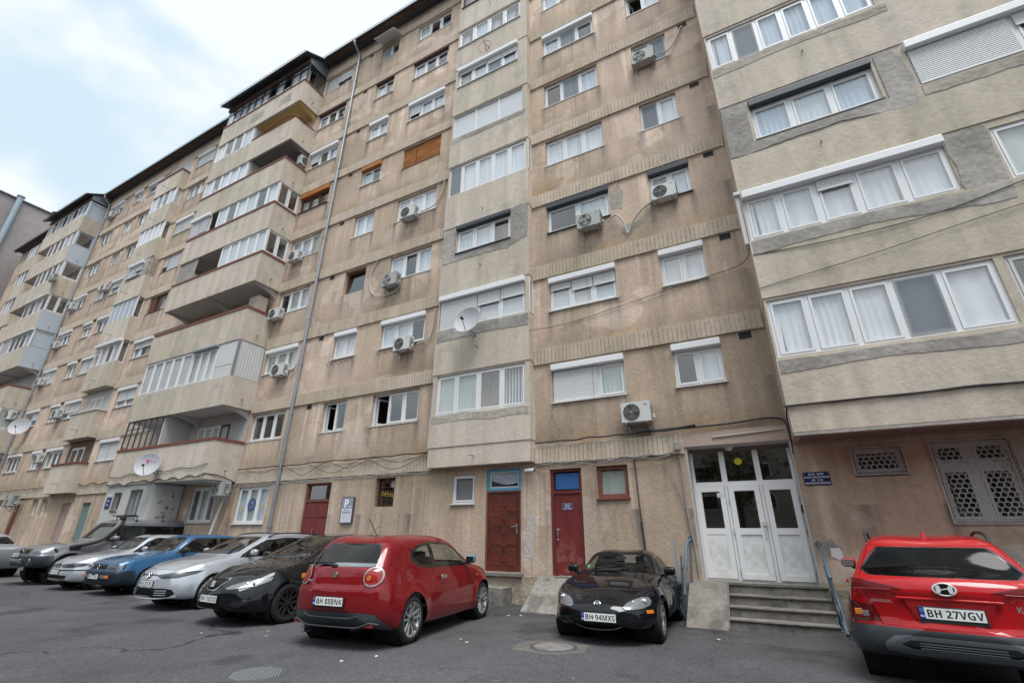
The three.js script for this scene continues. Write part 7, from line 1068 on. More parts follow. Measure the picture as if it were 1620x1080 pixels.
// ================================================================ satellite dishes
function dish(x, y, z, R, yaw, tilt, label, mark) {
  const o = thing('satellite_dish', label, 'satellite dish', [x, y, z], 0, 'satellite dishes on the facade'); const h = new THREE.Group();
  const f = R * 0.9, pr = []; for (let i = 0; i <= 10; i++) { const r = R * i / 10; pr.push(new THREE.Vector2(r, r * r / (4 * f))); } pr.push(new THREE.Vector2(R + 0.012, R * R / (4 * f) + 0.004), new THREE.Vector2(R + 0.012, R * R / (4 * f) - 0.010)); for (let i = 10; i >= 0; i--) { const r = R * i / 10; pr.push(new THREE.Vector2(r, r * r / (4 * f) - 0.008)); }
  const g = new THREE.LatheGeometry(pr, 40); g.rotateX(Math.PI / 2); g.scale(1, 1.06, 1); const q = new THREE.Euler(tilt, yaw, 0, 'YXZ'); const M4 = new THREE.Matrix4().makeRotationFromEuler(q).setPosition(0, 0, 0.34);
  const ap = (gg) => gg.applyMatrix4(M4); part('reflector', ap(g), std(C(0.40, 0.41, 0.43), 0.55), o);
  part('feed_arm', ap(join([rod([0, -R * 0.98, 0.05], [0, -R * 0.35, R * 0.86], 0.012), rod([0.0, -R * 0.98, 0.04], [0, -R * 0.6, -0.06], 0.012)])), steel, o); part('receiver_head', ap(join([cyl(0.035, 0.028, 0.11, 'z', 0, -R * 0.33, R * 0.86), rb(0.06, 0.07, 0.09, 0.02, 0, -R * 0.37, R * 0.95)])), black, o);
  part('mount', [rod([0, -0.25, 0], [0, -0.25, 0.26], 0.024), rod([0, -0.28, 0.26], [0, 0.02, 0.30], 0.024), rb(0.14, 0.16, 0.02, 0.005, 0, -0.25, 0.01)], steel, o);
  if (mark) { const mg = std(C(0.55, 0.02, 0.20), 0.5); const a = [shapeGeo([[-0.07, 0.06], [0.07, 0.06], [0.07, 0.025], [0.05, 0.025], [0.045, 0.042], [0.02, 0.042], [0.02, -0.045], [0.04, -0.05], [0.04, -0.06], [-0.04, -0.06], [-0.04, -0.05], [-0.02, -0.045], [-0.02, 0.042], [-0.045, 0.042], [-0.05, 0.025], [-0.07, 0.025]], 0.004, 0)]; for (const dx of [0.13, 0.24]) a.push(bx(dx - 0.018, dx + 0.018, -0.018, 0.018, 0, 0.004)); part('printed_mark', ap(join(a.map((gg) => gg.translate(-0.06, R * 0.35, 0.05)))), mg, o); }
  return o;
}
dish(-6.97, 7.28, 0.30, 0.42, 0.05, -0.22, 'large pale dish below the half shuttered bay window');
dish(-20.62, 3.84, 1.17, 0.41, 0.72, -0.25, 'white dish with a magenta mark on the first large balcony above the annex', 1);
dish(-38.9, 7.25, 0.06, 0.48, 0.85, -0.3, 'dish on the wall beside the far left stack of balconies');

// ================================================================ cables along the facade
const cableM = std(C(0.03, 0.03, 0.032), 0.7), cableG = std(C(0.30, 0.29, 0.27), 0.7), cableW = std(C(0.52, 0.50, 0.47), 0.6);
function sag(x0, x1, y0, y1, z, n, drop, seed, z2) { const r = rng(seed), P = []; for (let i = 0; i <= n; i++) { const t = i / n; P.push([lerp(x0, x1, t), lerp(y0, y1, t) + (r() - 0.5) * 0.03, lerp(z, z2 ?? z, t)]); if (i < n) { const u = (i + 0.5) / n; P.push([lerp(x0, x1, u), lerp(y0, y1, u) - drop * (0.4 + r()), lerp(z, z2 ?? z, u) + 0.01]); } } return P; }
single('cable', [tube(sag(-5.1, -1.5, 3.66, 3.70, 0.11, 5, 0.015, 1), 0.018, 50), tube(sag(-2.5, -1.2, 3.70, 3.74, 0.10, 2, 0.01, 2), 0.026, 24), tube([[-1.5, 3.70, 0.10], [-0.6, 3.72, 0.06], [0.3, 3.76, 0.06], [0.5, 3.70, 0.08], [0.54, 3.4, 0.3]], 0.020, 30)], cableM, 'black cable bundle running above the entrance to the right block', 'cable');
single('cable', [tube(sag(-5.1, -1.75, 3.10, 3.16, 0.10, 7, 0.03, 3), 0.014, 60), tube(sag(-5.1, -1.75, 3.14, 3.19, 0.12, 6, 0.04, 4), 0.010, 60), tube(sag(-4.6, -1.8, 3.07, 3.13, 0.12, 4, 0.05, 5), 0.008, 50), tube([[-1.85, 3.15, 0.1], [-1.7, 3.25, 0.11], [-1.62, 3.42, 0.1], [-1.58, 3.6, 0.09]], 0.012, 16)], cableG, 'grey cables clipped below the ribbed band left of the entrance', 'cable');
single('cable', [tube(sag(-17.3, -8.45, 3.66, 3.68, 0.11, 9, 0.02, 6), 0.018, 90), tube(sag(-16.8, -8.5, 3.60, 3.66, 0.13, 4, 0.30, 7), 0.009, 80), tube(sag(-13.5, -8.5, 3.64, 3.64, 0.13, 2, 0.34, 8), 0.009, 50)], cableM, 'black cables sagging along the upper edge of the ground floor band in the middle', 'cable');
single('cable', [tube(sag(-17.3, -8.45, 3.12, 3.12, 0.11, 14, 0.03, 9), 0.014, 110), tube(sag(-14.7, -8.45, 3.10, 3.14, 0.12, 7, 0.05, 10), 0.009, 80)], cableG, 'grey cables along the lower edge of the ground floor band in the middle', 'cable');
single('cable', [tube([...sag(-24.2, -17.42, 3.62, 3.76, LZ + 0.03, 4, 0.10, 11)], 0.014, 70), tube([...sag(-24.2, -17.42, 3.30, 3.42, LZ + 0.03, 7, 0.09, 12)], 0.020, 80), tube([[-17.4, 3.42, LZ + 0.02], [-17.37, 3.4, LZ - 0.4], [-17.37, 3.3, 0.3], [-17.3, 3.2, 0.1]], 0.016, 20), tube([[-20.6, 3.2, 1.12], [-19.5, 3.1, 0.9], [-18.2, 3.1, 0.3], [-17.4, 3.15, 0.1]], 0.012, 30)], cableM, 'dark cables looped across the front of the first large balcony', 'cable');
single('cable', [tube(sag(-40, -29.6, 3.62, 3.66, 0.1, 10, 0.05, 13), 0.022, 90), tube(sag(-29.6, -24.2, 3.66, 3.62, 0.1, 4, 0.12, 14), 0.022, 50)], cableM, 'dark cables along the ground floor band at the far left', 'cable');
single('cable', [tube([[-5.16, 6.75, 0.30], [-4.2, 6.86, 0.05], [-3, 7.0, 0.04], [-1.8, 7.16, 0.05], [-0.6, 7.32, 0.05], [0.4, 7.42, 0.2], [0.58, 7.45, 1.1]], 0.009, 60)], cableM, 'thin black cable crossing the wall from the bay to the right block', 'cable');
single('cable', [tube([[0.56, 7.0, RZ + 0.03], [2.0, 6.92, RZ + 0.05], [3.6, 6.98, RZ + 0.05], [5.0, 7.26, RZ + 0.05], [8.4, 7.9, RZ + 0.05]], 0.009, 60), tube([[0.55, 6.2, RZ + 0.04], [2.4, 6.42, RZ + 0.06], [4.5, 6.75, RZ + 0.06], [8.4, 7.3, RZ + 0.06]], 0.007, 60)], cableM, 'two thin dark cables strung across the right block', 'cable');
single('cable', [tube(sag(0.5, 8.5, 3.72, 3.74, RZ + 0.03, 9, 0.005, 15), 0.016, 80), tube([[0.56, 3.72, RZ], [0.53, 3.6, RZ - 0.2], [0.53, 3.3, RZ - 0.3], [0.54, 3.0, 0.1]], 0.012, 20)], cableM, 'black cable clipped under the lowest parapet of the right block', 'cable');
single('wall_conduit', [tube([[-1.62, 3.12, 0.05], [-1.62, 2.0, 0.04], [-1.56, 1.2, 0.04], [-1.55, 0.75, 0.04]], 0.016, 30), tube([[-2.0, 3.1, 0.08], [-1.8, 2.6, 0.05], [-1.66, 2.1, 0.04]], 0.008, 16), rb(0.14, 0.18, 0.06, 0.015, -1.62, 3.32, 0.13)], cableG, 'grey conduit running down beside the entrance to the blue railing', 'conduit');
single('wall_conduit', [rod([-2.64, 3.1, 0.03], [-2.60, 1.75, 0.03], 0.012), rod([-2.60, 1.75, 0.04], [-2.55, 0.62, 0.04], 0.022), rb(0.05, 0.05, 0.03, 0.01, -2.6, 1.75, 0.04), rb(0.05, 0.05, 0.03, 0.01, -2.57, 1.2, 0.04)], cableM, 'thin dark earthing rod on the wall behind the black roadster', 'conduit');
single('wall_conduit', [rod([-0.9, 3.46, 0.05], [0.45, 3.52, 0.05], 0.014)], cableW, 'pale conduit above the entrance door', 'conduit');
single('refrigerant_pipe', [tube([[-2.76, 9.72, 0.12], [-2.5, 9.86, 0.14], [-2.32, 9.62, 0.1], [-2.22, 9.2, 0.05], [-2.1, 9.45, 0.08], [-1.8, 9.78, 0.12], [-1.46, 9.95, 0.14]], 0.028, 50)], cableW, 'white insulated pipe linking the two air conditioners under dark shutter boxes', 'pipe');
single('refrigerant_pipe', [tube([[-0.66, 15.3, 0.16], [-0.4, 15.36, 0.12], [-0.1, 15.8, 0.08], [0.08, 16.2, 0.05], [0.12, 16.25, 0.02]], 0.028, 30)], cableW, 'white pipe rising from the old air conditioner to a vent opening', 'pipe');
single('refrigerant_pipe', [tube([[-10.2, 9.75, 0.1], [-10.7, 9.45, 0.06], [-11.6, 9.6, 0.05], [-11.9, 10.1, 0.04], [-11.85, 10.8, 0.05], [-11.6, 11.12, 0.06]], 0.022, 50)], cableW, 'pale cable looping left from the square grilled air conditioner', 'pipe');
single('refrigerant_pipe', [tube([[-9.3, 7.2, 0.12], [-8.9, 7.3, 0.08], [-8.75, 7.8, 0.05], [-8.72, 8.38, 0.05]], 0.022, 30)], cableW, 'pale pipe climbing beside the air conditioner left of the dish', 'pipe');
single('refrigerant_pipe', [tube([[-9.7, 12.6, 0.12], [-9.1, 12.75, 0.08], [-8.8, 13.3, 0.05], [-8.75, 13.75, 0.05]], 0.022, 30)], cableW, 'pale pipe climbing beside the air conditioner below the wooden shutters', 'pipe');
single('refrigerant_pipe', [tube([[-15.45, 7.2, 0.12], [-15.15, 7.4, 0.1], [-15.1, 8.0, 0.06], [-15.05, 8.4, 0.05]], 0.024, 30), tube([[-15.98, 12.6, 0.12], [-15.5, 12.75, 0.1], [-15.2, 13.2, 0.06], [-15.1, 13.7, 0.05]], 0.018, 30)], cableW, 'pale pipes beside the long downpipe', 'pipe');
// flower rail brackets below two windows
for (const [x0, x1, y, lab] of [[-11.0, -9.3, 7.1, 'wide'], [-13.4, -12.2, 7.1, 'small']]) { const L = [rod([x0, y, 0.16], [x1, y, 0.16], 0.007, 5), rod([x0, y + 0.08, 0.16], [x1, y + 0.08, 0.16], 0.007, 5)]; for (let x = x0; x <= x1 + 0.01; x += (x1 - x0) / 5) L.push(rod([x, y, 0], [x, y, 0.16], 0.007, 5), rod([x, y, 0.16], [x, y + 0.08, 0.16], 0.007, 5)); single('flower_rail', L, rustPaint, 'empty wire flower rail below the ' + lab + ' third storey window', 'flower rail'); }
// clothes line arms, canopy, antenna
{ const g = new THREE.CylinderGeometry(0.75, 0.75, 1.25, 14, 1, true, -0.1, 1.1); g.rotateZ(Math.PI / 2); const q = part; const o = thing('window_canopy', 'small grey canopy over a top floor window beside the gutter pipe', 'canopy', [-12.75, 24.0, 0.02]); const s = new THREE.Shape(); s.moveTo(0, 0.32); s.quadraticCurveTo(0.38, 0.30, 0.62, 0.02); s.lineTo(0.62, 0.0); s.quadraticCurveTo(0.36, 0.27, 0, 0.29); const e = new THREE.ExtrudeGeometry(s, { depth: 1.25, bevelEnabled: false }); e.rotateY(-Math.PI / 2); e.translate(0.62, 0, 0); q('canopy_sheet', e, acWhite, o); q('arm', [-0.58, 0.58].map((x) => rod([x, 0, 0], [x, 0.05, 0.58], 0.014)), steel, o); }
single('clothes_line', [[-10.9], [-10.2], [-9.5]].flatMap(([x]) => [rod([x, 23.0, 0], [x + 0.05, 22.98, 0.55], 0.012, 5)]).concat([rod([-10.85, 22.98, 0.5], [-9.45, 22.98, 0.5], 0.005, 4), rod([-10.85, 22.98, 0.35], [-9.45, 22.98, 0.35], 0.005, 4)]), steel, 'clothes line arms below a top floor window', 'clothes line');
single('antenna', [tube([[-7.2, 19.45, 0.3], [-7.3, 19.62, 0.42], [-7.0, 19.72, 0.5], [-6.7, 19.6, 0.45], [-6.8, 19.4, 0.36]], 0.008, 20), rod([-6.95, 19.35, 0.28], [-6.95, 19.75, 0.55], 0.012, 5)], rustPaint, 'bent old antenna on the bay below the upper windows', 'antenna');
{ const cam = thing('security_camera', 'white security camera at the corner above the brown door', 'camera', [-5.32, 2.98, 0.02]); part('camera_body', [cyl(0.05, 0.05, 0.22, 'x', 0.06, 0, 0.14, 16), cyl(0.056, 0.056, 0.03, 'x', 0.18, 0, 0.14, 16)], acWhite, cam); part('mount', [rod([-0.02, 0.05, 0], [-0.02, 0.02, 0.12], 0.02), rb(0.1, 0.1, 0.03, 0.01, -0.02, 0.05, 0.012)], acWhite, cam); part('lens', cyl(0.04, 0.04, 0.01, 'x', 0.20, 0, 0.14, 16), dark, cam); }
single('vent_cap', [cyl(0.09, 0.09, 0.16, 'z', -26.35, 5.15, 0.10, 18), tube([[-26.35, 5.05, 0.1], [-26.35, 4.6, 0.06], [-26.2, 4.3, 0.05]], 0.02, 12)], std(C(0.48, 0.42, 0.30), 0.7), 'yellowed flue cap on the wall left of the first large balcony', 'vent');
for (const [x0, x1] of [[-10.5, -9.75]]) { const L = []; for (let y = 2.3; y < 3.05; y += 0.12) L.push(rod([x0, y, -0.05], [x1, y, -0.05], 0.008, 5)); for (let x = x0 + 0.1; x < x1; x += 0.2) L.push(rod([x, 2.23, -0.05], [x, 3.05, -0.05], 0.008, 5)); single('window_grille', L, brownFrame, 'rusty bar grille over the dark shop window right of the parking sign', 'window grille'); }
{ const g = await letters('DETALII', 0.12, 0.006); const m = single('window_lettering', g, std(C(0.62, 0.52, 0.06), 0.5), 'yellow lettering inside the dark barred shop window', 'lettering'); m.position.set(-10.36, 2.55, -0.14); m.rotation.z = -0.12; const l = thing('globe_lamp', 'white globe lamp seen through the barred shop window', 'lamp', [-9.92, 2.86, -0.13]); part('lamp_shade', new THREE.CircleGeometry(0.1, 24), acWhite, l); part('shade_rim', new THREE.TorusGeometry(0.1, 0.006, 5, 24), acGrey, l); }
// round emblem and gold stars stuck on the shop window
{ const e = single('window_emblem', [new THREE.TorusGeometry(0.19, 0.03, 6, 30), new THREE.TorusGeometry(0.13, 0.012, 6, 30), shapeGeo([[-0.09, 0.06], [-0.06, 0.07], [0, -0.02], [0.06, 0.07], [0.09, 0.06], [0.03, -0.07], [-0.03, -0.07]], 0.006, 0)], std(C(0.02, 0.07, 0.26), 0.5), 'round dark blue emblem on the middle pane of the ground floor window', 'emblem'); e.position.set(-16.26, 2.42, -0.035); e.scale.z = 0.12;
  for (const [x, y] of [[-16.85, 2.3], [-15.7, 2.36]]) { const P = []; for (let i = 0; i < 10; i++) { const r = i % 2 ? 0.045 : 0.13, a = i * Math.PI / 5 + Math.PI / 2; P.push([r * Math.cos(a), r * Math.sin(a)]); } const s = single('window_star', shapeGeo(P, 0.004, 0), std(C(0.50, 0.38, 0.10), 0.5), (x < -16 ? 'gold star sticker on the left pane' : 'gold star sticker on the right pane') + ' of the window with the blue emblem', 'sticker'); s.position.set(x, y, -0.04); } }

// ================================================================ signs
{
  const t = canvasTex(200, 340, (c, w, h) => { c.fillStyle = '#c9cbd2'; c.fillRect(0, 0, w, h); c.fillStyle = '#8f93a6'; c.fillRect(0, 0, w, 150); c.fillStyle = '#f2f3f5'; c.font = 'bold 150px sans-serif'; c.textAlign = 'center'; c.fillText('P', 82, 132); c.font = 'bold 22px sans-serif'; c.fillText('privat', 150, 128); c.fillStyle = '#2c2d33'; c.font = 'bold 38px sans-serif'; c.fillText('DANECO', w / 2, 216); c.fillStyle = '#6b6d78'; c.font = 'bold 19px sans-serif'; c.fillText('REZERVAT', w / 2, 178); c.font = '16px sans-serif'; c.fillText('tel. 0259', 62, 262); c.fillText('interzis', 66, 290); });
  const o = thing('parking_sign', 'grey parking sign with a white letter P right of the red double door', 'sign', [-11.49, 2.16, 0.05]); const g = planarUV(rb(0.46, 0.72, 0.06, 0.01), 0.46, 0.72); part('sign_panel', g, faceMat(t, 0.5), o); part('frame', [bx(-0.245, -0.232, -0.37, 0.37, -0.04, 0.035), bx(0.232, 0.245, -0.37, 0.37, -0.04, 0.035), bx(-0.232, 0.232, -0.373, -0.362, -0.04, 0.035), bx(-0.232, 0.232, 0.362, 0.373, -0.04, 0.035)], std(C(0.07, 0.07, 0.08), 0.5), o); part('hook', rod([0, 0.37, 0], [0, 0.43, 0], 0.01), steel, o);
}
{
  const t = canvasTex(430, 250, (c, w, h) => { c.fillStyle = '#141f55'; c.fillRect(0, 0, w, h); c.fillStyle = '#e6e9f2'; c.textAlign = 'center'; c.font = 'bold 50px sans-serif'; ['BLOC  AN27', 'B-DUL DACIA NR.64', 'AP. 1-32', 'PROPRIETATE PRIVATA'].forEach((s, i) => { c.save(); const m = c.measureText(s).width || 400; c.translate(w / 2, 58 + i * 56); c.scale(Math.min(1, (i % 2 ? 405 : 250) / m), 1); c.fillText(s, 0, 0); c.restore(); }); });
  const o = thing('address_plaque', 'blue enamel address plaque with white lettering right of the entrance', 'sign', [0.845, 2.52, 0.012]); part('plaque', planarUV(rb(0.44, 0.25, 0.014, 0.006), 0.44, 0.25), faceMat(t, 0.3), o); part('screw', [[-0.19, 0.1], [0.19, 0.1], [-0.19, -0.1], [0.19, -0.1]].map(([x, y]) => cyl(0.008, 0.008, 0.006, 'z', x, y, 0.008, 8)), steel, o);
  const t2 = canvasTex(128, 128, (c, w, h) => { c.fillStyle = '#1a2a66'; c.fillRect(0, 0, w, h); c.fillStyle = '#e6e9f2'; c.textAlign = 'center'; c.font = 'bold 34px sans-serif'; c.fillText('AN', 64, 50); c.fillText('26', 64, 96); });
  const p = thing('address_plaque', 'small blue plaque on the white annex beside its barred window', 'sign', [-23.72, 2.58, 1.115]); part('plaque', planarUV(rb(0.36, 0.42, 0.014, 0.005), 0.36, 0.42), faceMat(t2, 0.4), p); part('upper_plate', rb(0.42, 0.1, 0.01, 0.004, 0, 0.28, 0), acWhite, p);
}
single('torn_paper', [patchGeo([[-0.08, 0.09], [0.07, 0.10], [0.10, -0.02], [0.05, -0.11], [-0.09, -0.05]], [], 0, 0.004, 63, 0.5)], std(C(0.68, 0.68, 0.68), 0.8), 'torn white paper patch on the wall above the right handrail', 'paper').position.set(0.87, 1.20, 0.003);
single('paint_smear', [patchGeo([[-5.44, 1.0], [-5.24, 1.0], [-5.20, 1.9], [-5.40, 1.94]], [], 0.001, 0.003, 51, 0.9)], std(C(0.47, 0.44, 0.42), 0.95, { bumpMap: rep(coarseBump, 0.5, 0.5), bumpScale: 0.01 }), 'pale paint smear on the wall right of the brown door', 'paint smear');
single('wall_stain', [patchGeo([[0.72, 1.14], [0.92, 1.1], [0.98, 1.3], [0.84, 1.46], [0.70, 1.40]], [], 0.0005, 0.0012, 53, 0.5)], cement, 'dark cement stain behind the white paper patch', 'stain');
single('wall_patch', [patchGeo([[-2.62, 10.2], [-2.3, 10.1], [-2.25, 10.7], [-2.4, 11.02], [-2.62, 10.8]], [], 0.001, 0.004, 55, 0.7)], cementPale, 'upper pale patch of missing stucco between the dark boxed windows', 'patch'); single('wall_patch', [patchGeo([[-2.45, 9.25], [-1.9, 9.35], [-1.75, 9.5], [-2.3, 9.55]], [], 0.001, 0.004, 57, 0.6)], cementPale, 'lower pale patch of missing stucco between the two air conditioners', 'patch');
// leaning boards
for (const [x, w, m, lab] of [[-17.75, 0.10, acWhite, 'pale pole'], [-17.2, 0.12, std(C(0.30, 0.20, 0.12), 0.8), 'brown board']]) { const o = single('leaning_board', [bx(-w / 2, w / 2, 0, lab === 'pale pole' ? 2.9 : 2.3, -0.015, 0.015)], m, lab + ' leaning against the wall left of the long downpipe', 'board'); o.position.set(x - 0.1, 0, 0.5); o.rotation.set(-0.14, 0, -0.05); }

// ================================================================ steps, ramp and railings at the entrance
const concMap = dtex(1024, 1024, (u, v, o) => { const x = u * 5, y = v * 5; const b = 1 + (fbm(x * 1.2, y * 1.2, 5) - 0.5) * 0.42 + (fbm(x * 16, y * 16, 3) - 0.5) * 0.28 - sst(0.6, 0.75, fbm(x * 2.4 + 9, y * 2.4, 4)) * 0.18; o[0] = 126 * b; o[1] = 122 * b; o[2] = 117 * b; }, true, 'mirror');
const conc = std(C(1, 1, 1), 0.93, { map: rep(concMap, 5, 5), bumpMap: rep(coarseBump, 1.0, 1.0), bumpScale: 0.014 });
const concLight = std(C(1.12, 1.11, 1.09), 0.93, { map: rep(concMap, 5, 5), bumpMap: rep(coarseBump, 0.9, 0.9), bumpScale: 0.02 });
{
  const st = thing('entrance_steps', 'four worn concrete steps up to the white entrance door', 'steps', [0, 0, 0]); const n = 4, rise = 0.163, tr = 0.27, z0 = 0.20;
  const wr = rng(91);
  for (let i = 0; i < n; i++) {
    const yt = 0.652 - i * rise, zf = z0 + i * tr; const g = new THREE.BoxGeometry(1.63, rise, zf + 0.38, 26, 3, 4); g.translate(-0.195, yt - rise / 2, (zf - 0.38) / 2 + 0.0); const p = g.attributes.position; for (let k = 0; k < p.count; k++) { const x = p.getX(k), y = p.getY(k), z = p.getZ(k); if (z > zf - 0.02) { const e = (fbm(x * 3 + i * 9, y * 6, 3) - 0.5) * 0.03; p.setZ(k, z + e - (y > yt - 0.01 ? 0.012 : 0)); if (y > yt - 0.01) p.setY(k, y - 0.006 - Math.max(0, fbm(x * 5, i * 7, 3) - 0.6) * 0.06); } } g.computeVertexNormals();
    const u = g.attributes.uv; for (let k = 0; k < p.count; k++) u.setXY(k, p.getX(k) + i * 1.3, p.getY(k) + p.getZ(k)); part('step', g, conc, st);
    part('nosing', rb(1.63, 0.028, 0.05, 0.01, -0.195, yt - 0.018, zf + 0.004), concLight, st);
  }
  part('landing', [bx(-1.75, -1.015, 0.40, 0.645, -0.38, 0.20)], conc, st); part('landing_tile', [0, 1, 2, 3, 4, 5].map((i) => bx(-1.45 + i * 0.325, -1.13 + i * 0.325, 0.653, 0.663, -0.33, 0.17)), concLight, st);
  part('side_cheek', [bx(0.625, 0.70, 0, 0.10, 0, 1.0)], conc, st);
  const rp = thing('entrance_ramp', 'smooth concrete wheel ramp left of the entrance steps', 'ramp', [0, 0, 0]);
  const s = new THREE.Shape([[0.19, 0.655], [1.15, 0.0], [0.19, 0.0]].map((p) => new THREE.Vector2(...p))); const g = new THREE.ExtrudeGeometry(s, { depth: 0.70, bevelEnabled: true, bevelSize: 0.008, bevelThickness: 0.008, bevelSegments: 1 }); g.rotateY(-Math.PI / 2); g.translate(-1.02, 0, 0); const slab = part('ramp_slab', g, std(C(1.02, 1.0, 0.97), 0.93, { map: rep(concMap, 5, 5), bumpMap: rep(coarseBump, 1.0, 1.0), bumpScale: 0.012 }), rp);
  part('ramp_edge', [rod([-1.02, 0.665, 0.20], [-1.02, 0.012, 1.15], 0.014)], conc, rp);
}
const bluePaint = std(C(0.10, 0.145, 0.19), 0.5, { metalness: 0.2 });
{
  const o = thing('handrail', 'blue painted steel handrail on the wall right of the steps', 'handrail', [0, 0, 0]); part('rail', [tube([[0.62, 1.36, 0.02], [0.62, 1.36, 0.09], [0.63, 1.30, 0.18], [0.65, 0.82, 0.62]], 0.028, 24, 10), tube([[0.63, 0.98, 0.14], [0.65, 0.55, 0.50], [0.68, 0.06, 1.02]], 0.020, 24, 8), tube([[0.65, 0.86, 0.30], [0.69, 0.4, 0.7], [0.70, 0.06, 1.02]], 0.018, 24, 8)], bluePaint, o); part('post', [rod([0.65, 0, 0.62], [0.65, 0.82, 0.62], 0.02), rod([0.67, 0, 0.85], [0.67, 0.4, 0.85], 0.016)], bluePaint, o); part('wall_flange', cyl(0.05, 0.05, 0.012, 'z', 0.62, 1.36, 0.007, 16), bluePaint, o);
  const a = thing('handrail', 'folded blue steel ramp railing standing behind the black roadster', 'handrail', [0, 0, 0]); part('rail', [tube([[-1.62, 1.42, 0.06], [-1.68, 1.36, 0.16], [-1.72, 1.0, 0.42], [-1.78, 0.45, 0.62]], 0.028, 20, 10), rod([-1.72, 0.08, 0.30], [-1.63, 1.36, 0.12], 0.022), rod([-1.80, 0.08, 0.55], [-1.74, 0.95, 0.45], 0.020), rod([-1.86, 0.10, 0.50], [-1.80, 1.12, 0.36], 0.02), rod([-1.74, 0.62, 0.30], [-1.82, 0.62, 0.50], 0.014), rod([-1.72, 0.9, 0.25], [-1.80, 0.9, 0.45], 0.014)], bluePaint, a); part('side_plate', rb(0.02, 0.78, 0.12, 0.008, -1.90, 0.98, 0.40), std(C(0.26, 0.33, 0.42), 0.45), a); part('wall_flange', cyl(0.055, 0.055, 0.02, 'z', -1.62, 1.44, 0.012, 16), bluePaint, a);
}
// door sills and the old steps in front of the cellar doors
single('door_step', [shapeGeo([[0, 0], [0.62, 0], [0.62, 0.34], [0.03, 0.36]], 0.42, 0.012).translate(-6.42, 0.0, 0.06), bx(-6.6, -5.5, 0.575, 0.64, 0.0, 0.14)], conc, 'broken concrete block step in front of the brown steel door', 'step');
{ const s = new THREE.Shape([[0.07, 0.60], [0.30, 0.585], [1.18, 0.02], [1.18, 0.0], [0.07, 0.0]].map((p) => new THREE.Vector2(...p))); const g = new THREE.ExtrudeGeometry(s, { depth: 1.25, bevelEnabled: true, bevelSize: 0.01, bevelThickness: 0.01, bevelSegments: 1 }); g.rotateY(-Math.PI / 2); g.translate(-3.75, 0, 0); const o = single('door_ramp', [g, bx(-4.6, -3.9, 0.595, 0.635, -0.05, 0.28)], concLight, 'rough concrete apron sloping down from the red door', 'ramp'); }
{ const r = rng(17), L = []; for (let i = 0; i < 900; i++) { const x = -5.05 + r() * 1.75, z = 1.12 + (r() - 0.5) * 0.10 + 0.03 * Math.sin(x * 9), h = 0.015 + r() * 0.05; const g = new THREE.BufferGeometry(); const a = r() * 6.28, w = 0.006; g.setAttribute('position', new THREE.Float32BufferAttribute([x - w * Math.cos(a), 0, z - w * Math.sin(a), x + w * Math.cos(a), 0, z + w * Math.sin(a), x + (r() - 0.5) * 0.05, h, z + (r() - 0.5) * 0.05], 3)); g.computeVertexNormals(); g.setAttribute('uv', new THREE.Float32BufferAttribute([0, 0, 1, 0, 0, 1], 2)); L.push(g); } const m = single('moss', L, std(C(0.075, 0.10, 0.03), 0.9, { side: THREE.DoubleSide }), 'strip of moss and grass at the foot of the red door apron', 'moss'); m.userData.kind = 'stuff'; }

// ================================================================ manholes and litter
const iron = std(C(0.10, 0.105, 0.115), 0.55, { metalness: 0.3 }), ironWorn = std(C(0.22, 0.225, 0.235), 0.45, { metalness: 0.4 });
{
  const o = thing('manhole_cover', 'cast iron manhole cover with a stud pattern in the asphalt at the lower left', 'manhole cover', [-5.50, 0, 6.78]); part('rim', new THREE.LatheGeometry([[0.30, 0], [0.30, 0.010], [0.325, 0.010], [0.335, 0.002]].map((p) => new THREE.Vector2(...p)), 40), iron, o); part('lid', cyl(0.298, 0.298, 0.012, 'y', 0, 0.001, 0, 40), iron, o);
  const L = []; for (let i = -9; i <= 9; i++) for (let j = -9; j <= 9; j++) { const x = i * 0.030, z = j * 0.030; if (Math.hypot(x, z) < 0.27) { const g = new THREE.CylinderGeometry(0.009, 0.012, 0.006, 6); g.rotateY(0); g.translate((x + z) * 0.72, 0.010, (x - z) * 0.72); if (Math.hypot((x + z) * 0.72, (x - z) * 0.72) < 0.28) L.push(g); } } const st = part('stud', L, ironWorn, o); st.userData.kind = 'stuff';
  const o2 = thing('manhole_cover', 'concrete filled manhole cover in a mortar collar in front of the black roadster', 'manhole cover', [-3.12, 0, 3.82]); part('collar', patchGeo([[-0.46, -0.42], [0.2, -0.44], [0.50, -0.12], [0.44, 0.36], [-0.1, 0.44], [-0.5, 0.2]], [], 0, 0.003, 71, 0.8).rotateX(-Math.PI / 2), std(C(0.40, 0.39, 0.385), 0.95, { map: rep(cementMap, 6, 6), bumpMap: rep(coarseBump, 0.7, 0.7), bumpScale: 0.01 }), o2); part('rim', new THREE.LatheGeometry([[0.29, 0.004], [0.29, 0.012], [0.335, 0.012], [0.345, 0.004]].map((p) => new THREE.Vector2(...p)), 40), iron, o2); part('lid', cyl(0.288, 0.288, 0.012, 'y', 0, 0.005, 0, 40), conc, o2); part('lug', Array.from({ length: 26 }, (_, i) => { const a = i / 26 * 6.283; return rb(0.022, 0.006, 0.03, 0.002, 0.315 * Math.cos(a), 0.013, 0.315 * Math.sin(a)); }), iron, o2);
  const o3 = thing('valve_cover', 'small round iron valve cover at the bottom of the photo', 'valve cover', [-3.06, 0, 5.58]); part('lid', cyl(0.085, 0.09, 0.008, 'y', 0, 0.003, 0, 24), iron, o3); part('ring', new THREE.LatheGeometry([[0.088, 0.002], [0.09, 0.009], [0.108, 0.007], [0.112, 0.001]].map((p) => new THREE.Vector2(...p)), 28), iron, o3);
}
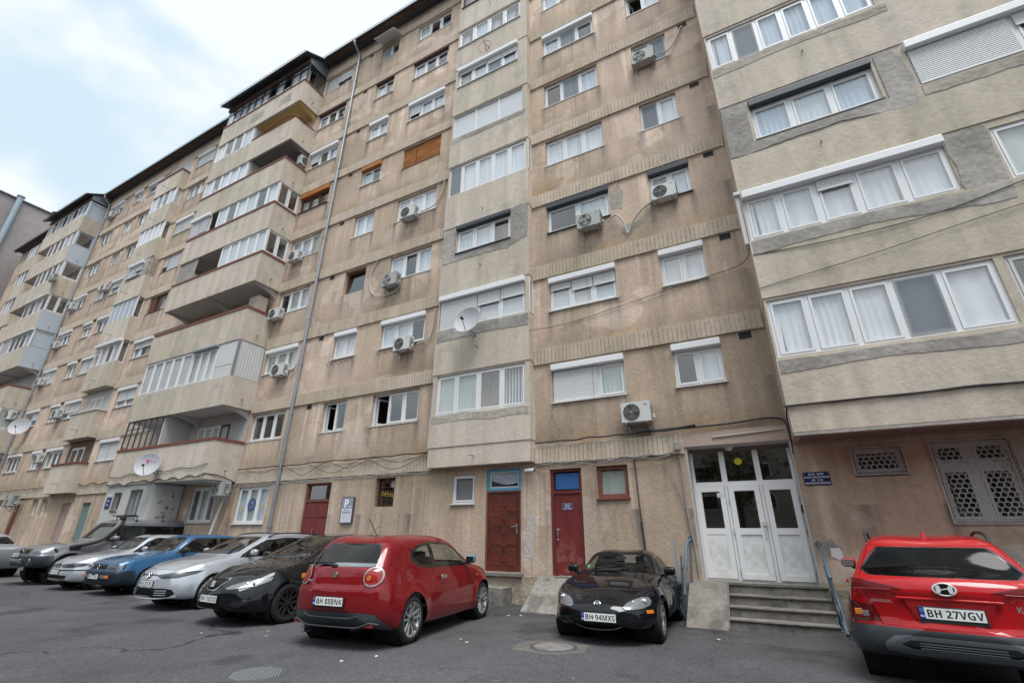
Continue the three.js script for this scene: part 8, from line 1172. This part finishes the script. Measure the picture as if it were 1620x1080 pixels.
{
  const r = rng(33), mats = [std(C(0.62, 0.62, 0.60), 0.8), std(C(0.30, 0.24, 0.16), 0.9)]; const P = [[-4.55, 4.05], [-4.35, 4.2], [-4.9, 5.5], [-5.1, 5.9], [-7.6, 5.1], [-7.3, 5.35], [-8.4, 5.7], [-5.0, 1.7], [-4.8, 1.55], [-2.3, 5.2], [-1.1, 2.1], [0.85, 1.2]];
  const LL = ['pale scrap nearest the front wheel of the dark red hatchback, left one of two', 'pale scrap right of the dark red hatchback, right one of two', 'pale scrap beside the rear wheel of the dark red hatchback', 'pale scrap behind the dark red hatchback in the open yard', 'brownish scrap below the front wheel of the black hatchback', 'pale scrap between the black and the dark red hatchback', 'pale scrap in front of the black hatchback', 'pale scrap at the foot of the red door apron, left one', 'pale scrap at the foot of the red door apron, right one', 'brownish scrap on the asphalt near the small valve cover', 'pale scrap in front of the entrance ramp', 'pale scrap at the foot of the right handrail'];
  P.forEach(([x, z], i) => { const q = 0.012 + r() * 0.02, g = new THREE.BoxGeometry(q * 2, 0.006, q * 1.4, 3, 1, 2); const p = g.attributes.position; for (let k = 0; k < p.count; k++) { p.setX(k, p.getX(k) + (hsh(Math.round(p.getX(k) * 900) + i * 7, Math.round(p.getZ(k) * 900)) - 0.5) * q); p.setY(k, p.getY(k) + 0.003 + hsh(Math.round(p.getX(k) * 700), i) * q * 0.5); } g.computeVertexNormals(); const m = single('paper_scrap', g, mats[i % 5 === 4 ? 1 : 0], LL[i], 'litter', 'litter on the asphalt'); m.position.set(x, 0.001, z); m.rotation.y = r() * 6; });
}

// ================================================================ the grey block beyond the left end
{
  const gm = dtex(512, 512, (u, v, o) => { const x = u * 20, y = v * 20; const b = 1 + (fbm(x * 0.4, y * 0.4, 4) - 0.5) * 0.22 + (fbm(x * 5, y * 5, 3) - 0.5) * 0.10 + (vn(x * 1.2, y * 0.06) - 0.5) * 0.06; o[0] = 158 * b; o[1] = 149 * b; o[2] = 147 * b; }, true, 'mirror');
  const g = thing('grey_building', 'plain windowless grey gable wall of the building beyond the far left end', 'building', [-58.5, 0, 0]); const mat = std(C(1, 1, 1), 0.95, { map: rep(gm, 20, 20), bumpMap: rep(coarseBump, 3, 3), bumpScale: 0.01 });
  part('wall', [bx(-14, 0, 0, 30.7, -16, 30)], mat, g); part('parapet_cap', bx(-14.2, 0.15, 30.701, 30.85, -16.2, 30.2), roofMetal, g); part('flue', [rod([0.25, 22, 1.55], [0.25, 30.95, 1.55], 0.22, 16), cyl(0.30, 0.30, 0.12, 'y', 0.25, 31.0, 1.55, 16)], zincBlue, g); part('flue_bracket', [23, 25, 27, 29].map((y) => bx(0.001, 0.2, y, y + 0.1, 1.3, 1.8)), steel, g); part('roof_vent', [cyl(0.5, 0.55, 0.5, 'y', -0.8, 31.05, -1.6, 18), cyl(0.6, 0.5, 0.15, 'y', -0.8, 31.35, -1.6, 18)], roofMetal, g);
  part('window', [[22, -9], [26, -9]].map(([y, z]) => bx(0.001, 0.03, y, y + 1.2, z, z + 1.4)), darkFrame, g);
}
// ================================================================ across the yard, behind the camera (seen in panes and paint)
{
  const o = thing('opposite_building', 'lower apartment block across the yard behind the viewpoint', 'building', [-14, 0, 36]); const w = std(C(0.30, 0.26, 0.22), 0.9);
  part('wall', bx(-40, 40, 0, 13.5, 0, 10), w, o); part('roof', bx(-40.5, 40.5, 13.501, 14.1, -0.5, 10.5), roofMetal, o);
  for (let k = 0; k < 5; k++) for (let i = 0; i < 17; i++) { const f = part('window', bx(-38 + i * 4.6, -36.2 + i * 4.6, 1.1 + k * 2.6, 2.4 + k * 2.6, -0.06, -0.001), pvcOld, o); part('pane', bx(-37.9 + i * 4.6, -36.3 + i * 4.6, 1.2 + k * 2.6, 2.3 + k * 2.6, -0.075, -0.061), black, f); }
  const r = rng(61), leaf = std(C(0.045, 0.065, 0.025), 0.9, { side: THREE.DoubleSide }), bark = std(C(0.09, 0.07, 0.055), 0.95);
  const TL = ['far left', 'second from the left', 'third from the left', 'middle', 'third from the right', 'second from the right', 'far right'].map((t) => t + ' of the leafy trees across the yard behind the viewpoint');
  [[-26, 22, 9], [-17, 24, 8], [-9, 22.5, 10], [-2, 25, 8.5], [4, 22, 9.5], [11, 24, 8], [19, 23, 9]].forEach(([x, z, h], i) => {
    const t = thing('tree', TL[i], 'tree', [x, 0, z], 0, 'trees across the yard'); part('trunk', [rod([0, 0, 0], [0.1, h * 0.5, 0], 0.16), ...Array.from({ length: 5 }, (_, q) => rod([0.1, h * 0.4 + q * 0.2, 0], [Math.cos(q * 1.26) * h * 0.22, h * (0.6 + 0.05 * q), Math.sin(q * 1.26) * h * 0.22], 0.06, 6))], bark, t);
    const P = [], N = 2600; for (let q = 0; q < N; q++) { const u = r() * 6.283, c = r() * 2 - 1, rad = h * 0.30 * Math.cbrt(r()) * (0.75 + 0.5 * vn(u * 1.5 + i * 9, c * 3)); const px = rad * Math.sqrt(1 - c * c) * Math.cos(u), py = h * 0.68 + rad * c * 1.15, pz = rad * Math.sqrt(1 - c * c) * Math.sin(u); const s = 0.16; for (let k = 0; k < 3; k++) P.push(px + (r() - 0.5) * s * 2, py + (r() - 0.5) * s * 2, pz + (r() - 0.5) * s * 2); }
    const g = new THREE.BufferGeometry(); g.setAttribute('position', new THREE.Float32BufferAttribute(P, 3)); g.computeVertexNormals(); g.setAttribute('uv', new THREE.Float32BufferAttribute(new Float32Array(P.length / 3 * 2), 2)); part('crown', g, leaf, t);
  });
}
renderer.render(scene, camera);
